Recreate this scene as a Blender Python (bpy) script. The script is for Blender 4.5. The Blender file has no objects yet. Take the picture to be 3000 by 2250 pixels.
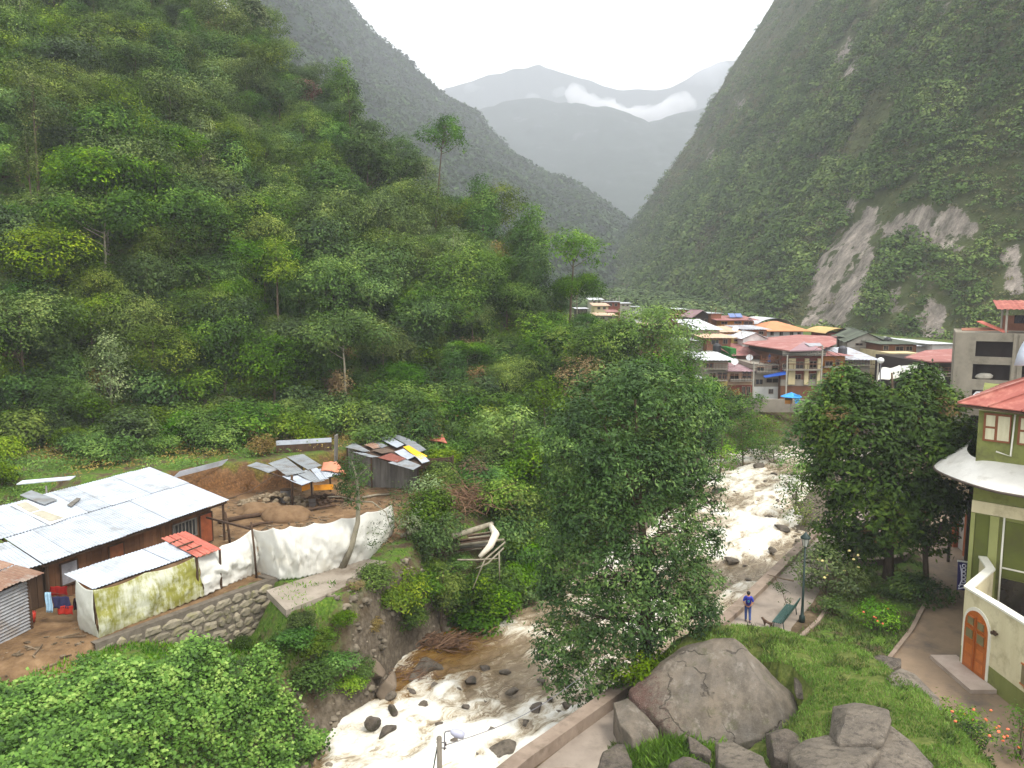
HAZE_D = .00029; EXPO = 1.2
import bpy, bmesh, math, random
import numpy as np
from mathutils import Vector, Matrix, Euler
C = bpy.context.scene.collection
PI = math.pi
random.seed(7)
RNG = np.random.default_rng(7)
# ------------------------------------------------------------ camera geometry
TILT = math.radians(6.7); CAMH = 18.0; FPX = 2250.0
def ray(u, v):
    x = (u-1500)/FPX; z = (1125-v)/FPX
    return x, math.cos(TILT)+z*math.sin(TILT), -math.sin(TILT)+z*math.cos(TILT)
def at_z(u, v, z):
    r = ray(u, v); t = (z-CAMH)/r[2]; return Vector((r[0]*t, r[1]*t, z))
def at_y(u, v, Y):
    r = ray(u, v); t = Y/r[1]; return Vector((r[0]*t, Y, CAMH+r[2]*t))
def px_m(u, v, p):  # metres per photo pixel at point p
    return (p.y*math.cos(TILT)+(CAMH-p.z)*math.sin(TILT))/FPX
# ------------------------------------------------------------ noise (numpy value noise)
def _hash(ix, iy, iz, seed):
    h = (ix.astype(np.int64)*374761393 + iy.astype(np.int64)*668265263 + iz.astype(np.int64)*2147483647 + seed*144269504) & 0xffffffff
    h = ((h ^ (h >> 13))*1274126177) & 0xffffffff
    h = (h ^ (h >> 16)) & 0xffffffff
    return h/4294967295.0
def vnoise(x, y, z=0.0, seed=0):
    x = np.asarray(x, float); y = np.asarray(y, float); z = np.asarray(z, float)+np.zeros_like(x)
    ix, iy, iz = np.floor(x), np.floor(y), np.floor(z)
    fx, fy, fz = x-ix, y-iy, z-iz
    fx = fx*fx*(3-2*fx); fy = fy*fy*(3-2*fy); fz = fz*fz*(3-2*fz)
    r = 0
    for dx in (0, 1):
        for dy in (0, 1):
            for dz in (0, 1):
                w = (fx if dx else 1-fx)*(fy if dy else 1-fy)*(fz if dz else 1-fz)
                r = r + w*_hash(ix+dx, iy+dy, iz+dz, seed)
    return r*2-1
def fbm(x, y, z=0.0, oct=4, seed=0):
    a, s, r, n = 1.0, 1.0, 0, 0
    for i in range(oct):
        r = r + a*vnoise(np.asarray(x)*s+i*17.3, np.asarray(y)*s-i*9.1, np.asarray(z)*s+i*5.7, seed+i); n += a
        a *= .5; s *= 2.03
    return r/n
def sstep(a, b, x):
    t = np.clip((x-a)/(b-a), 0, 1); return t*t*(3-2*t)
# ------------------------------------------------------------ objects
def tag(o, label=None, cat=None, group=None, kind=None):
    if label: o['label'] = label
    if cat: o['category'] = cat
    if group: o['group'] = group
    if kind: o['kind'] = kind
    return o
def empty(name, loc, label=None, cat=None, group=None, rz=0.0):
    o = bpy.data.objects.new(name, None); C.objects.link(o); o.empty_display_size = .3
    o.location = Vector(loc); o.rotation_euler = (0, 0, rz)
    return tag(o, label, cat, group)
def link(name, me, mat=None, parent=None, loc=(0, 0, 0)):
    o = bpy.data.objects.new(name, me); C.objects.link(o)
    if mat is not None and len(me.materials) == 0:
        for m in (mat if isinstance(mat, (list, tuple)) else [mat]): me.materials.append(m)
    if parent is not None: o.parent = parent
    o.location = Vector(loc)
    return o
def mesh_np(name, V, F, smooth=False, mats=None):
    """V (n,3) array, F (m,k) array (all faces the same size)"""
    V = np.asarray(V, np.float32); F = np.asarray(F, np.int32)
    me = bpy.data.meshes.new(name); k = F.shape[1]
    me.vertices.add(len(V)); me.vertices.foreach_set('co', V.ravel())
    me.loops.add(F.size); me.loops.foreach_set('vertex_index', F.ravel())
    me.polygons.add(len(F)); me.polygons.foreach_set('loop_start', np.arange(0, F.size, k, dtype=np.int32))
    me.polygons.foreach_set('loop_total', np.full(len(F), k, np.int32))
    if smooth: me.polygons.foreach_set('use_smooth', np.ones(len(F), bool))
    me.update(calc_edges=True)
    return me
def set_attr(me, name, vals):
    a = me.attributes.new(name, 'FLOAT', 'POINT'); a.data.foreach_set('value', np.asarray(vals, np.float32).ravel())
def grid_faces(nu, nv):
    i = np.arange(nu-1)[:, None]; j = np.arange(nv-1)[None, :]
    a = (i*nv+j).ravel()
    return np.stack([a, a+nv, a+nv+1, a+1], 1)
class MB:
    """collects plain shapes in world coordinates; build() makes ONE mesh object of them"""
    def __init__(s): s.v = []; s.f = []; s.cuts = []
    def add(s, V, F):
        b = len(s.v); s.cuts.append((b, len(s.f))); s.v += [tuple(p) for p in V]; s.f += [tuple(i+b for i in f) for f in F]; return s
    def box(s, c, size, rz=0.0, rot=None):
        hx, hy, hz = size[0]/2, size[1]/2, size[2]/2
        R = rot if rot is not None else Matrix.Rotation(rz, 3, 'Z')
        V = [Vector(c)+R @ Vector((x*hx, y*hy, z*hz)) for x in (-1, 1) for y in (-1, 1) for z in (-1, 1)]
        return s.add(V, [(0, 1, 3, 2), (4, 6, 7, 5), (0, 4, 5, 1), (2, 3, 7, 6), (0, 2, 6, 4), (1, 5, 7, 3)])
    def slab(s, P, t, down=Vector((0, 0, -1))):
        """a quad (or polygon) P thickened by t along down"""
        P = [Vector(p) for p in P]; n = len(P); Q = [p+down*t for p in P]
        F = [tuple(range(n)), tuple(range(2*n-1, n-1, -1))]
        F += [(i, n+i, n+(i+1) % n, (i+1) % n) for i in range(n)]
        return s.add(P+Q, F)
    def bar(s, a, b, w, h=None):
        a, b = Vector(a), Vector(b); h = h or w; d = b-a; L = d.length
        if L < 1e-6: return s
        q = d.to_track_quat('Z', 'Y').to_matrix()
        return s.box((a+b)/2, (w, h, L), rot=q)
    def tube(s, pts, rad, n=8, cap=True):
        pts = [Vector(p) for p in pts]; rad = rad if hasattr(rad, '__len__') else [rad]*len(pts)
        V = []; F = []; prev = None
        for i, p in enumerate(pts):
            d = (pts[min(i+1, len(pts)-1)]-pts[max(i-1, 0)]).normalized()
            if prev is None: x = d.orthogonal().normalized()
            else: x = (prev-d*prev.dot(d)).normalized()
            prev = x; y = d.cross(x)
            V += [p+(x*math.cos(2*PI*k/n)+y*math.sin(2*PI*k/n))*rad[i] for k in range(n)]
        for i in range(len(pts)-1):
            for k in range(n):
                F.append((i*n+k, i*n+(k+1) % n, (i+1)*n+(k+1) % n, (i+1)*n+k))
        if cap: F += [tuple(range(n-1, -1, -1)), tuple((len(pts)-1)*n+k for k in range(n))]
        return s.add(V, F)
    def grid(s, G):
        nu, nv = len(G), len(G[0])
        return s.add([p for r in G for p in r], [tuple(f) for f in grid_faces(nu, nv)])
    def blob(s, c, r, n=10, amp=.15, seed=0, flat=1.0):
        """rounded uneven lump"""
        V = []; F = []; m = n//2+1
        for i in range(m+1):
            th = PI*i/m
            for j in range(n):
                ph = 2*PI*j/n
                d = np.array([math.sin(th)*math.cos(ph), math.sin(th)*math.sin(ph), math.cos(th)])
                k = 1+amp*float(vnoise(d[0]*1.7+seed*3.1, d[1]*1.7, d[2]*1.7, 5))
                V.append((c[0]+d[0]*r[0]*k, c[1]+d[1]*r[1]*k, c[2]+d[2]*r[2]*k))
        for i in range(m):
            for j in range(n):
                F.append((i*n+j, (i+1)*n+j, (i+1)*n+(j+1) % n, i*n+(j+1) % n))
        return s.add(V, F)
    def build_each(s, name, mat, parent, smooth=False):
        """every added shape becomes a part of its own"""
        c = s.cuts+[(len(s.v), len(s.f))]
        for (a, fa), (b, fb) in zip(c[:-1], c[1:]):
            m = MB(); m.v = s.v[a:b]; m.f = [tuple(i-a for i in f) for f in s.f[fa:fb]]; o = m.build(name, mat, parent, smooth)
        return o
    def build(s, name, mat, parent=None, smooth=False, **kw):
        o0 = parent
        org = Vector((0, 0, 0)); p = parent
        if parent is not None:
            org = world_of(parent)
            rz = rot_of(parent)
        V = [Vector(v) for v in s.v]
        if parent is None:
            zmin = min(v.z for v in V); c = sum(V, Vector())/len(V); org = Vector((c.x, c.y, zmin)); rz = 0
        R = Matrix.Rotation(-rz, 3, 'Z')
        me = bpy.data.meshes.new(name)
        me.from_pydata([R @ (v-org) for v in V], [], s.f)
        me.validate()
        bm = bmesh.new(); bm.from_mesh(me); bmesh.ops.recalc_face_normals(bm, faces=bm.faces); bmesh.ops.triangulate(bm, faces=[f for f in bm.faces if len(f.verts) > 4]); bm.to_mesh(me); bm.free()
        if smooth: me.polygons.foreach_set('use_smooth', np.ones(len(me.polygons), bool))
        o = link(name, me, mat, parent)
        if parent is None: o.location = org
        if kw: tag(o, **kw)
        return o
def world_of(o):
    v = Vector((0, 0, 0)); 
    while o is not None: v = v+o.location; o = o.parent
    return v
def rot_of(o):
    r = 0
    while o is not None: r += o.rotation_euler.z; o = o.parent
    return r
def copy_tree(o, parent=None):
    c = o.copy(); C.objects.link(c); c.parent = parent
    for ch in o.children: copy_tree(ch, c)
    return c
# ------------------------------------------------------------ materials
def rgb(c):
    """sRGB 0-255 -> linear"""
    if max(c) > 1.001: return tuple(((x/255)/12.92 if x/255 <= .04045 else ((x/255+.055)/1.055)**2.4) for x in c)+(1,)
    return tuple(c)+(1,)
MATS = {}
class N:
    def __init__(s, name):
        s.m = bpy.data.materials.new(name); s.m.use_nodes = True; s.t = s.m.node_tree; s.t.nodes.clear()
        s.out = s.n('ShaderNodeOutputMaterial')
    def n(s, typ, **kw):
        nd = s.t.nodes.new(typ)
        for k, v in kw.items():
            if k.startswith('i_'):
                key = k[2:]; key = int(key) if key.isdigit() else key.replace('_', ' ')
                nd.inputs[key].default_value = v
            else: setattr(nd, k, v)
        return nd
    def l(s, a, b): s.t.links.new(a, b)
    def ramp(s, fac, stops, interp='LINEAR'):
        r = s.n('ShaderNodeValToRGB'); r.color_ramp.interpolation = interp; e = r.color_ramp.elements
        while len(e) < len(stops): e.new(.5)
        for i, (p, c) in enumerate(stops): e[i].position = p; e[i].color = c if len(c) == 4 else tuple(c)+(1,)
        s.l(fac, r.inputs[0]); return r.outputs[0]
    def mix(s, f, a, b, mode='MIX'):
        m = s.n('ShaderNodeMix', data_type='RGBA', blend_type=mode)
        for i, v in ((0, f), (6, a), (7, b)):
            if hasattr(v, 'node'): s.l(v, m.inputs[i])
            elif isinstance(v, (int, float)): m.inputs[i].default_value = v if i == 0 else (v, v, v, 1)
            else: m.inputs[i].default_value = v
        return m.outputs[2]
    def math(s, op, a, b=0.0):
        m = s.n('ShaderNodeMath', operation=op)
        for sock, v in ((m.inputs[0], a), (m.inputs[1], b)):
            if hasattr(v, 'node'): s.l(v, sock)
            else: sock.default_value = v
        return m.outputs[0]
    def noise(s, scale, detail=4, rough=.6, coord=None, sc=None):
        nz = s.n('ShaderNodeTexNoise'); nz.inputs['Scale'].default_value = scale; nz.inputs['Detail'].default_value = detail; nz.inputs['Roughness'].default_value = rough
        if coord is None: coord = s.coord()
        if sc is not None:
            mp = s.n('ShaderNodeMapping'); mp.inputs['Scale'].default_value = sc; s.l(coord, mp.inputs[0]); coord = mp.outputs[0]
        s.l(coord, nz.inputs['Vector']); return nz.outputs['Fac']
    def coord(s, kind='Object'):
        if not hasattr(s, '_tc'): s._tc = s.n('ShaderNodeTexCoord')
        return s._tc.outputs[kind]
    def world(s):
        if not hasattr(s, '_geo'): s._geo = s.n('ShaderNodeNewGeometry')
        return s._geo.outputs['Position']
    def island(s):
        if not hasattr(s, '_geo'): s._geo = s.n('ShaderNodeNewGeometry')
        return s._geo.outputs['Random Per Island']
    def attr(s, name): return s.n('ShaderNodeAttribute', attribute_name=name).outputs['Fac']
    def bump(s, h, strength=.4, dist=.02):
        b = s.n('ShaderNodeBump'); b.inputs['Strength'].default_value = strength; b.inputs['Distance'].default_value = dist
        s.l(h, b.inputs['Height']); return b.outputs[0]
    def bsdf(s, col, rough=.8, spec=.3, normal=None, metal=0.0):
        p = s.n('ShaderNodeBsdfPrincipled'); p.inputs['Specular IOR Level'].default_value = spec; p.inputs['Metallic'].default_value = metal
        if hasattr(col, 'node'): s.l(col, p.inputs['Base Color'])
        else: p.inputs['Base Color'].default_value = col
        if hasattr(rough, 'node'): s.l(rough, p.inputs['Roughness'])
        else: p.inputs['Roughness'].default_value = rough
        if normal is not None: s.l(normal, p.inputs['Normal'])
        s.l(p.outputs[0], s.out.inputs[0]); return p
def surf(name, c1, c2=None, scale=3.0, rough=.8, spec=.3, bump=.2, bscale=None, isl=.0, dirt=None, metal=0., dist=.02, sc=None, detail=5):
    """general weathered surface: two tones by noise, per-piece tint, optional dirt colour"""
    if name in MATS: return MATS[name]
    k = N(name); c1 = rgb(c1); c2 = rgb(c2) if c2 else tuple(x*.72 for x in c1[:3])+(1,)
    f = k.ramp(k.noise(scale, detail, .65, sc=sc), [(.3, (0, 0, 0)), (.72, (1, 1, 1))])
    col = k.mix(f, c1, c2)
    if dirt:
        f2 = k.ramp(k.noise(scale*.45+.3, 6, .7), [(.5, (0, 0, 0)), (.68, (1, 1, 1))])
        col = k.mix(k.math('MULTIPLY', f2, .8), col, rgb(dirt))
    if isl:
        v = k.math('ADD', k.math('MULTIPLY', k.island(), 2*isl), 1-isl)
        cm = k.n('ShaderNodeCombineColor'); [k.l(v, cm.inputs[i]) for i in range(3)]
        col = k.mix(1.0, col, cm.outputs[0], 'MULTIPLY')
    nm = k.bump(k.noise(bscale or scale*6, 5, .6), bump, dist) if bump else None
    k.bsdf(col, rough, spec, nm, metal)
    MATS[name] = k.m; return k.m
def leafmat(name, ca, cb, cc=None, clump=.5, spec=.25, rough=.55, trans=.25, obj=.25, seedscale=1.0):
    """leaf: tone by leaf, by clump and by plant"""
    if name in MATS: return MATS[name]
    k = N(name); ca, cb = rgb(ca), rgb(cb); cc = rgb(cc) if cc else cb
    oi = k.n('ShaderNodeObjectInfo')
    f = k.math('ADD', k.math('MULTIPLY', k.island(), .45), k.math('MULTIPLY', k.ramp(k.noise(clump, 2, .5, coord=k.world()), [(.35, (0, 0, 0)), (.65, (1, 1, 1))]), .55))
    col = k.ramp(f, [(0.05, ca), (.6, cb), (1, cc)])
    hs = k.n('ShaderNodeHueSaturation'); k.l(col, hs.inputs['Color'])
    r = oi.outputs['Random']
    k.l(k.math('ADD', k.math('MULTIPLY', r, .030*obj/.25), .5-.020*obj/.25), hs.inputs['Hue'])
    k.l(k.math('ADD', k.math('MULTIPLY', k.math('FRACT', k.math('MULTIPLY', r, 7.31)), 2.0*obj), 1-1.0*obj), hs.inputs['Value'])
    k.l(k.math('ADD', k.math('MULTIPLY', k.math('FRACT', k.math('MULTIPLY', r, 3.7)), .3), .8), hs.inputs['Saturation'])
    p = k.n('ShaderNodeBsdfPrincipled'); p.inputs['Roughness'].default_value = rough; p.inputs['Specular IOR Level'].default_value = spec
    k.l(hs.outputs[0], p.inputs['Base Color'])
    if trans:
        tr = k.n('ShaderNodeBsdfTranslucent'); k.l(k.mix(1.0, hs.outputs[0], (1.0, 1.0, .55, 1), 'MULTIPLY'), tr.inputs[0])
        ms = k.n('ShaderNodeMixShader'); ms.inputs[0].default_value = trans
        k.l(p.outputs[0], ms.inputs[1]); k.l(tr.outputs[0], ms.inputs[2]); k.l(ms.outputs[0], k.out.inputs[0])
    else: k.l(p.outputs[0], k.out.inputs[0])
    MATS[name] = k.m; return k.m
# ============================================================ setting: ground
def poly_dist(P, X, Y):
    """distance to the polyline P"""
    D = np.full(X.shape, 1e9)
    for (ax, ay), (bx, by) in zip(P[:-1], P[1:]):
        dx, dy = bx-ax, by-ay; L2 = dx*dx+dy*dy
        t = np.clip(((X-ax)*dx+(Y-ay)*dy)/L2, 0, 1)
        D = np.minimum(D, np.hypot(X-ax-t*dx, Y-ay-t*dy))
    return D
def in_poly(P, X, Y):
    ins = np.zeros(X.shape, bool); n = len(P); j = n-1
    for i in range(n):
        xi, yi = P[i]; xj, yj = P[j]
        c = ((yi > Y) != (yj > Y)) & (X < (xj-xi)*(Y-yi)/((yj-yi)+1e-12)+xi)
        ins ^= c; j = i
    return ins
RIV_L = [(-12.5, 8), (-11, 20), (-9.8, 26), (-9, 30), (-7, 34.5), (-6, 39), (-3.4, 43.8), (1.5, 48), (6, 53), (11, 61), (16, 72), (20, 82), (23, 89), (30, 93), (40, 100), (60, 118), (110, 165), (300, 330)]
RIV_R = [(-9, 8), (-5, 20), (-.6, 26.8), (.1, 27.4), (3.7, 31.6), (7.2, 35.8), (11.6, 40.9), (17.5, 49), (21, 55), (23.4, 62), (27, 72), (32, 80), (38, 87), (46, 93), (66, 110), (118, 158), (305, 322)]
WALL_R = [(-9, 8), (-5, 20), (-.6, 26.8), (.1, 27.4), (3.7, 31.6), (7.2, 35.8), (11.6, 40.9), (18, 49.8), (24, 58.3), (27, 62), (36, 76), (42, 82), (52, 92), (70, 107), (120, 154), (308, 318)]
TERR_L = [(-17, 8), (-15, 20), (-13, 27), (-12, 31), (-9.7, 33.9), (-8.0, 37.1), (-6.6, 40.7), (-5.3, 46), (-2, 54), (3, 63), (9, 75), (13, 85), (18, 98), (28, 104.5), (40, 109), (58, 126), (105, 172), (295, 338)]
P_RIVER = RIV_L+RIV_R[::-1]
P_BANK = TERR_L+RIV_L[::-1]
P_GRAV = RIV_R+WALL_R[::-1]
MOUND = [(4.6, 30.5), (5.0, 33.0), (6.4, 35.6), (9.2, 37.0), (12.6, 36.6), (15.5, 35.2), (17.6, 33.0), (18.6, 29.6), (18.2, 25), (17, 16), (6, 16), (4.0, 24), (3.6, 28)]
WDIR = (.575, .818); WN = (.818, -.575)
def zwater(y): return -2.0+.013*(np.asarray(y)-30)
# hillside ridge and base, given over x
_rp = [(-3400, -2600, 210), (-800, -900, 175), (690, 40, 150), (860, 250, 146), (1000, 380, 142), (1150, 530, 136), (1300, 660, 128), (1500, 780, 118), (1640, 880, 110), (1700, 930, 104)]
HR = [at_y(*p) for p in _rp]
HR = [(v.x, v.y, v.z-2.5) for v in HR]+[(16, 98, 4), (30, 98, 3)]
HRx = [p[0] for p in HR]; HRy = [p[1] for p in HR]; HRz = [p[2] for p in HR]
def base_y(x): return np.interp(x, [-400, -60, -43, -30, -20.8, -7.5, 2, 12, 20], [48, 58, 62, 72, 76, 82, 84, 88, 95])
def hill_h(X, Y):
    """height of the wooded hillside above z=3.2 (left bank)"""
    yr = np.interp(X, HRx, HRy); zr = np.maximum(np.interp(X, HRx, HRz)-3.2, 0); yb = base_y(X)
    t = (Y-yb)/np.maximum(yr-yb, 1)
    up = np.where(t < 1, np.clip(t, 0, 1)**.88, 1-.35*np.clip(t-1, 0, 3))
    h = zr*np.clip(up, 0, 1)
    n = fbm(X/14, Y/14, 0, 4, 11)*3.0+fbm(X/45, Y/45, 0, 2, 12)*4
    return np.maximum(h + n*np.clip(t*3, 0, 1)*np.clip(zr/15, 0, 1), 0)
SCARP = [(-130, 44), (-40, 49), (-29, 51.5), (-24.5, 53.3), (-21.5, 56.2), (-17.5, 58.2), (-13.5, 61.0), (-7, 64.5), (4, 74)]
def gz(X, Y, detail=True):
    X = np.asarray(X, float); Y = np.asarray(Y, float)
    zw = zwater(np.clip(Y, 0, 130))
    # left terrace level
    far = 3.2+np.clip(Y-100, 0, 90)*.045+np.clip(Y-190, 0, 2000)*.018
    s = (X+17.9)*WN[0]+(Y-31.3)*WN[1]; a = (X+17.9)*WDIR[0]+(Y-31.3)*WDIR[1]
    fr = 2.9-2.1*sstep(0, 7, a)
    fr = np.where(a < 0, 2.9, fr)
    k = sstep(-.1, .35, s)*(1-sstep(8.8, 9.1, a))
    zt = far*(1-k)+fr*k
    ds = poly_dist(SCARP, X, Y); ins = in_poly(SCARP+[(4, 110), (-130, 110)], X, Y)
    left = zt+hill_h(X, Y)+2.0*sstep(0, 1.1+.8*sstep(-26, -40, X)*6, ds+.5*fbm(X/1.5, Y/1.5, 0, 3, 15))*ins*(1-sstep(-9, 2, X))
    # pit behind the main shack: cut into the foot of the hillside
    pit = in_poly([(-27, 46), (-22, 56.5), (-15, 60.5), (-12, 57), (-12, 48), (-17, 44)], X, Y)
    # right side level
    right = np.clip(Y-96, 0, 2000)*.03+np.clip(X-75, 0, 400)*.1
    dm = poly_dist(MOUND+[MOUND[0]], X, Y); im = in_poly(MOUND, X, Y)
    mh = 2.5*sstep(0, 2.6, dm)*im + .18*fbm(X/1.5, Y/1.5, 0, 3, 5)*sstep(0, 1, dm)*im
    lowf = np.maximum(.40+.60*sstep(8.8, 11.8, X), sstep(31.4, 33.2, Y)); mh = mh*lowf
    bin_ = in_poly([(4.4, 30.0), (6, 32.2), (9.5, 32.6), (11.8, 30.6), (11.9, 28.6), (10.5, 27.4), (8, 27.2), (5.4, 28)], X, Y); mh = np.where(bin_, np.minimum(mh, .35), mh)
    right = right+mh
    dL = poly_dist(RIV_L, X, Y); dT = poly_dist(TERR_L, X, Y); dR = poly_dist(RIV_R, X, Y); dW = poly_dist(WALL_R, X, Y)
    riv = in_poly(P_RIVER, X, Y); bank = in_poly(P_BANK, X, Y); grav = in_poly(P_GRAV, X, Y)
    rt = in_poly(WALL_R+[(400, 318), (400, 8)], X, Y)
    t = dL/(dL+dT+1e-6)
    bz = zw-.25+(zt+.05-zw)*sstep(-.05, 1.0, t**.85)
    if detail: bz = bz+fbm(X/2.2, Y/2.2, 0, 4, 3)*.45*np.sin(np.clip(t, 0, 1)*PI)
    z = np.where(bank, bz, left)
    LP_ = [(-11.9, 36.9), (-10.5, 34.7), (-9.0, 36.6), (-7.5, 39.3), (-7.2, 41.0), (-9.4, 40.4)]; dl = np.where(in_poly(LP_, X, Y), 0, poly_dist(LP_+[LP_[0]], X, Y)); z = np.where((dl < 4) & (z > -1.2), np.maximum(z, 3.12-1.9*dl), z)
    z = np.where(rt & ~bank, right, z)
    gw = zw+.05+.5*sstep(0, 3, np.minimum(dR, dW))+.25*fbm(X/1.2, Y/1.2, 0, 3, 8)
    z = np.where(grav, gw, z)
    z = np.where(riv, zw-.35-.5*sstep(0, 1.5, np.minimum(dL, dR)), z)
    if detail:
        flatr = rt & ~im & (Y < 70)
        z = z+np.where(flatr | riv, 0, 1)*fbm(X/3, Y/3, 0, 3, 21)*.12
    return z
def at_ground(u, v, zmin=-99):
    """where the sight line through a pixel meets the terrain"""
    Y = np.arange(16, 130, .12); r = ray(u, v); X = r[0]/r[1]*Y; Zr = CAMH+r[2]/r[1]*Y; g = np.maximum(gz(X, Y), zmin); i = int(np.argmax(Zr < g)); return Vector((float(X[i]), float(Y[i]), float(g[i])))
def g1(x, y): return float(gz(np.array([x]), np.array([y]))[0])
def axis(segs):
    out = []
    for a, b, st in segs: out.append(np.arange(a, b, st))
    return np.concatenate(out+[np.array([segs[-1][1]])])
xs = axis([(-1600, -200, 50), (-200, -60, 3), (-60, -30, .8), (-30, 22, .28), (22, 48, .5), (48, 130, 3), (130, 1700, 50)])
ys = axis([(4, 20, 1.5), (20, 48, .28), (48, 66, .32), (70, 110, .9), (110, 220, 4), (220, 5200, 60)])
GX, GY = np.meshgrid(xs, ys, indexing='ij')
GZ = gz(GX, GY)
me = mesh_np('ground', np.stack([GX.ravel(), GY.ravel(), GZ.ravel()], 1), grid_faces(len(xs), len(ys)), smooth=True)
dL = poly_dist(RIV_L, GX, GY); bank = in_poly(P_BANK, GX, GY); grav = in_poly(P_GRAV, GX, GY); riv = in_poly(P_RIVER, GX, GY)
rt = in_poly(WALL_R+[(400, 318), (400, 8)], GX, GY)
im = in_poly(MOUND, GX, GY); hh = hill_h(GX, GY)
GARDEN = [(14.6, 38.6), (17.2, 41), (19.5, 45), (23, 50), (27, 56), (29.5, 56), (27.5, 49), (24.4, 43.5), (21.5, 39.6), (18.6, 36.2), (16.5, 36.2)]
gard = in_poly(GARDEN, GX, GY)
wear = in_poly([(-30, 38), (-24, 56), (-14, 60), (-6, 56), (-5, 48), (-9, 42), (-13, 39), (-18, 31), (-16.5, 28.5), (-24, 20), (-30, 18)], GX, GY)
clay = np.clip(1-np.abs(poly_dist(SCARP, GX, GY)-.3)/1.3, 0, 1)*(GX > -27.5)*(GX < -9)
green = np.where(im, 1.0, 0)+np.where(gard, .55, 0)+np.where(hh > .5, .6, 0)+np.where(bank, .47, 0)
green = green*(1-clay)
green = green+np.where((~bank) & (~rt) & (~wear) & (hh <= .5) & ~riv, .55, 0)
dirt = np.where(wear & ~bank, 1.0, 0)
set_attr(me, 'green', np.clip(green, 0, 1)); set_attr(me, 'mud', dirt); set_attr(me, 'clay', clay); set_attr(me, 'stone', np.clip(np.where(grav | riv, 1.0, 0)+np.where(bank, np.clip(1-dL/3.0, 0, 1)*.9, 0), 0, 1))
def ground_mat():
    k = N('ground_earth')
    w = k.world()
    n1 = k.noise(.9, 6, .7, coord=w); n2 = k.noise(6, 5, .65, coord=w); n3 = k.noise(.22, 3, .6, coord=w)
    dirtc = k.ramp(n1, [(.3, rgb((62, 52, 38))), (.5, rgb((92, 78, 58))), (.7, rgb((128, 110, 88)))])
    grass = k.ramp(n2, [(.3, rgb((48, 66, 22))), (.55, rgb((78, 104, 34))), (.75, rgb((120, 130, 52)))])
    lawn = k.ramp(n2, [(.3, rgb((64, 74, 32))), (.55, rgb((88, 98, 44))), (.75, rgb((112, 108, 66)))])
    mud = k.ramp(n1, [(.3, rgb((74, 58, 42))), (.5, rgb((112, 88, 62))), (.72, rgb((140, 114, 84)))])
    vor = k.n('ShaderNodeTexVoronoi'); vor.inputs['Scale'].default_value = 2.3; k.l(w, vor.inputs['Vector'])
    peb = k.mix(.5, k.ramp(vor.outputs['Distance'], [(.0, rgb((128, 118, 102))), (.5, rgb((66, 58, 46)))]), k.ramp(n2, [(.3, rgb((64, 56, 44))), (.7, rgb((132, 120, 104)))]))
    g = k.attr('green')
    gm = k.ramp(k.math('ADD', g, k.math('MULTIPLY', k.math('SUBTRACT', n1, .5), 1.3)), [(.42, (0, 0, 0)), (.58, (1, 1, 1))])
    lawnf = k.ramp(g, [(.8, (0, 0, 0)), (.97, (1, 1, 1))])
    grs = k.mix(lawnf, grass, lawn)
    c = k.mix(k.attr('mud'), dirtc, mud)
    c = k.mix(gm, c, grs)
    c = k.mix(k.attr('clay'), c, k.ramp(n2, [(.3, rgb((62, 42, 24))), (.55, rgb((104, 72, 42))), (.75, rgb((136, 98, 60)))]))
    sm = k.ramp(k.math('ADD', k.attr('stone'), k.math('MULTIPLY', k.math('SUBTRACT', n1, .5), .9)), [(.4, (0, 0, 0)), (.62, (1, 1, 1))])
    c = k.mix(sm, c, peb)
    h = k.math('ADD', k.math('MULTIPLY', n2, .7), k.math('MULTIPLY', vor.outputs['Distance'], .4))
    k.bsdf(c, .9, .15, k.bump(h, .7, .12)); return k.m
o = link('ground', me, ground_mat()); tag(o, kind='structure')
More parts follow.
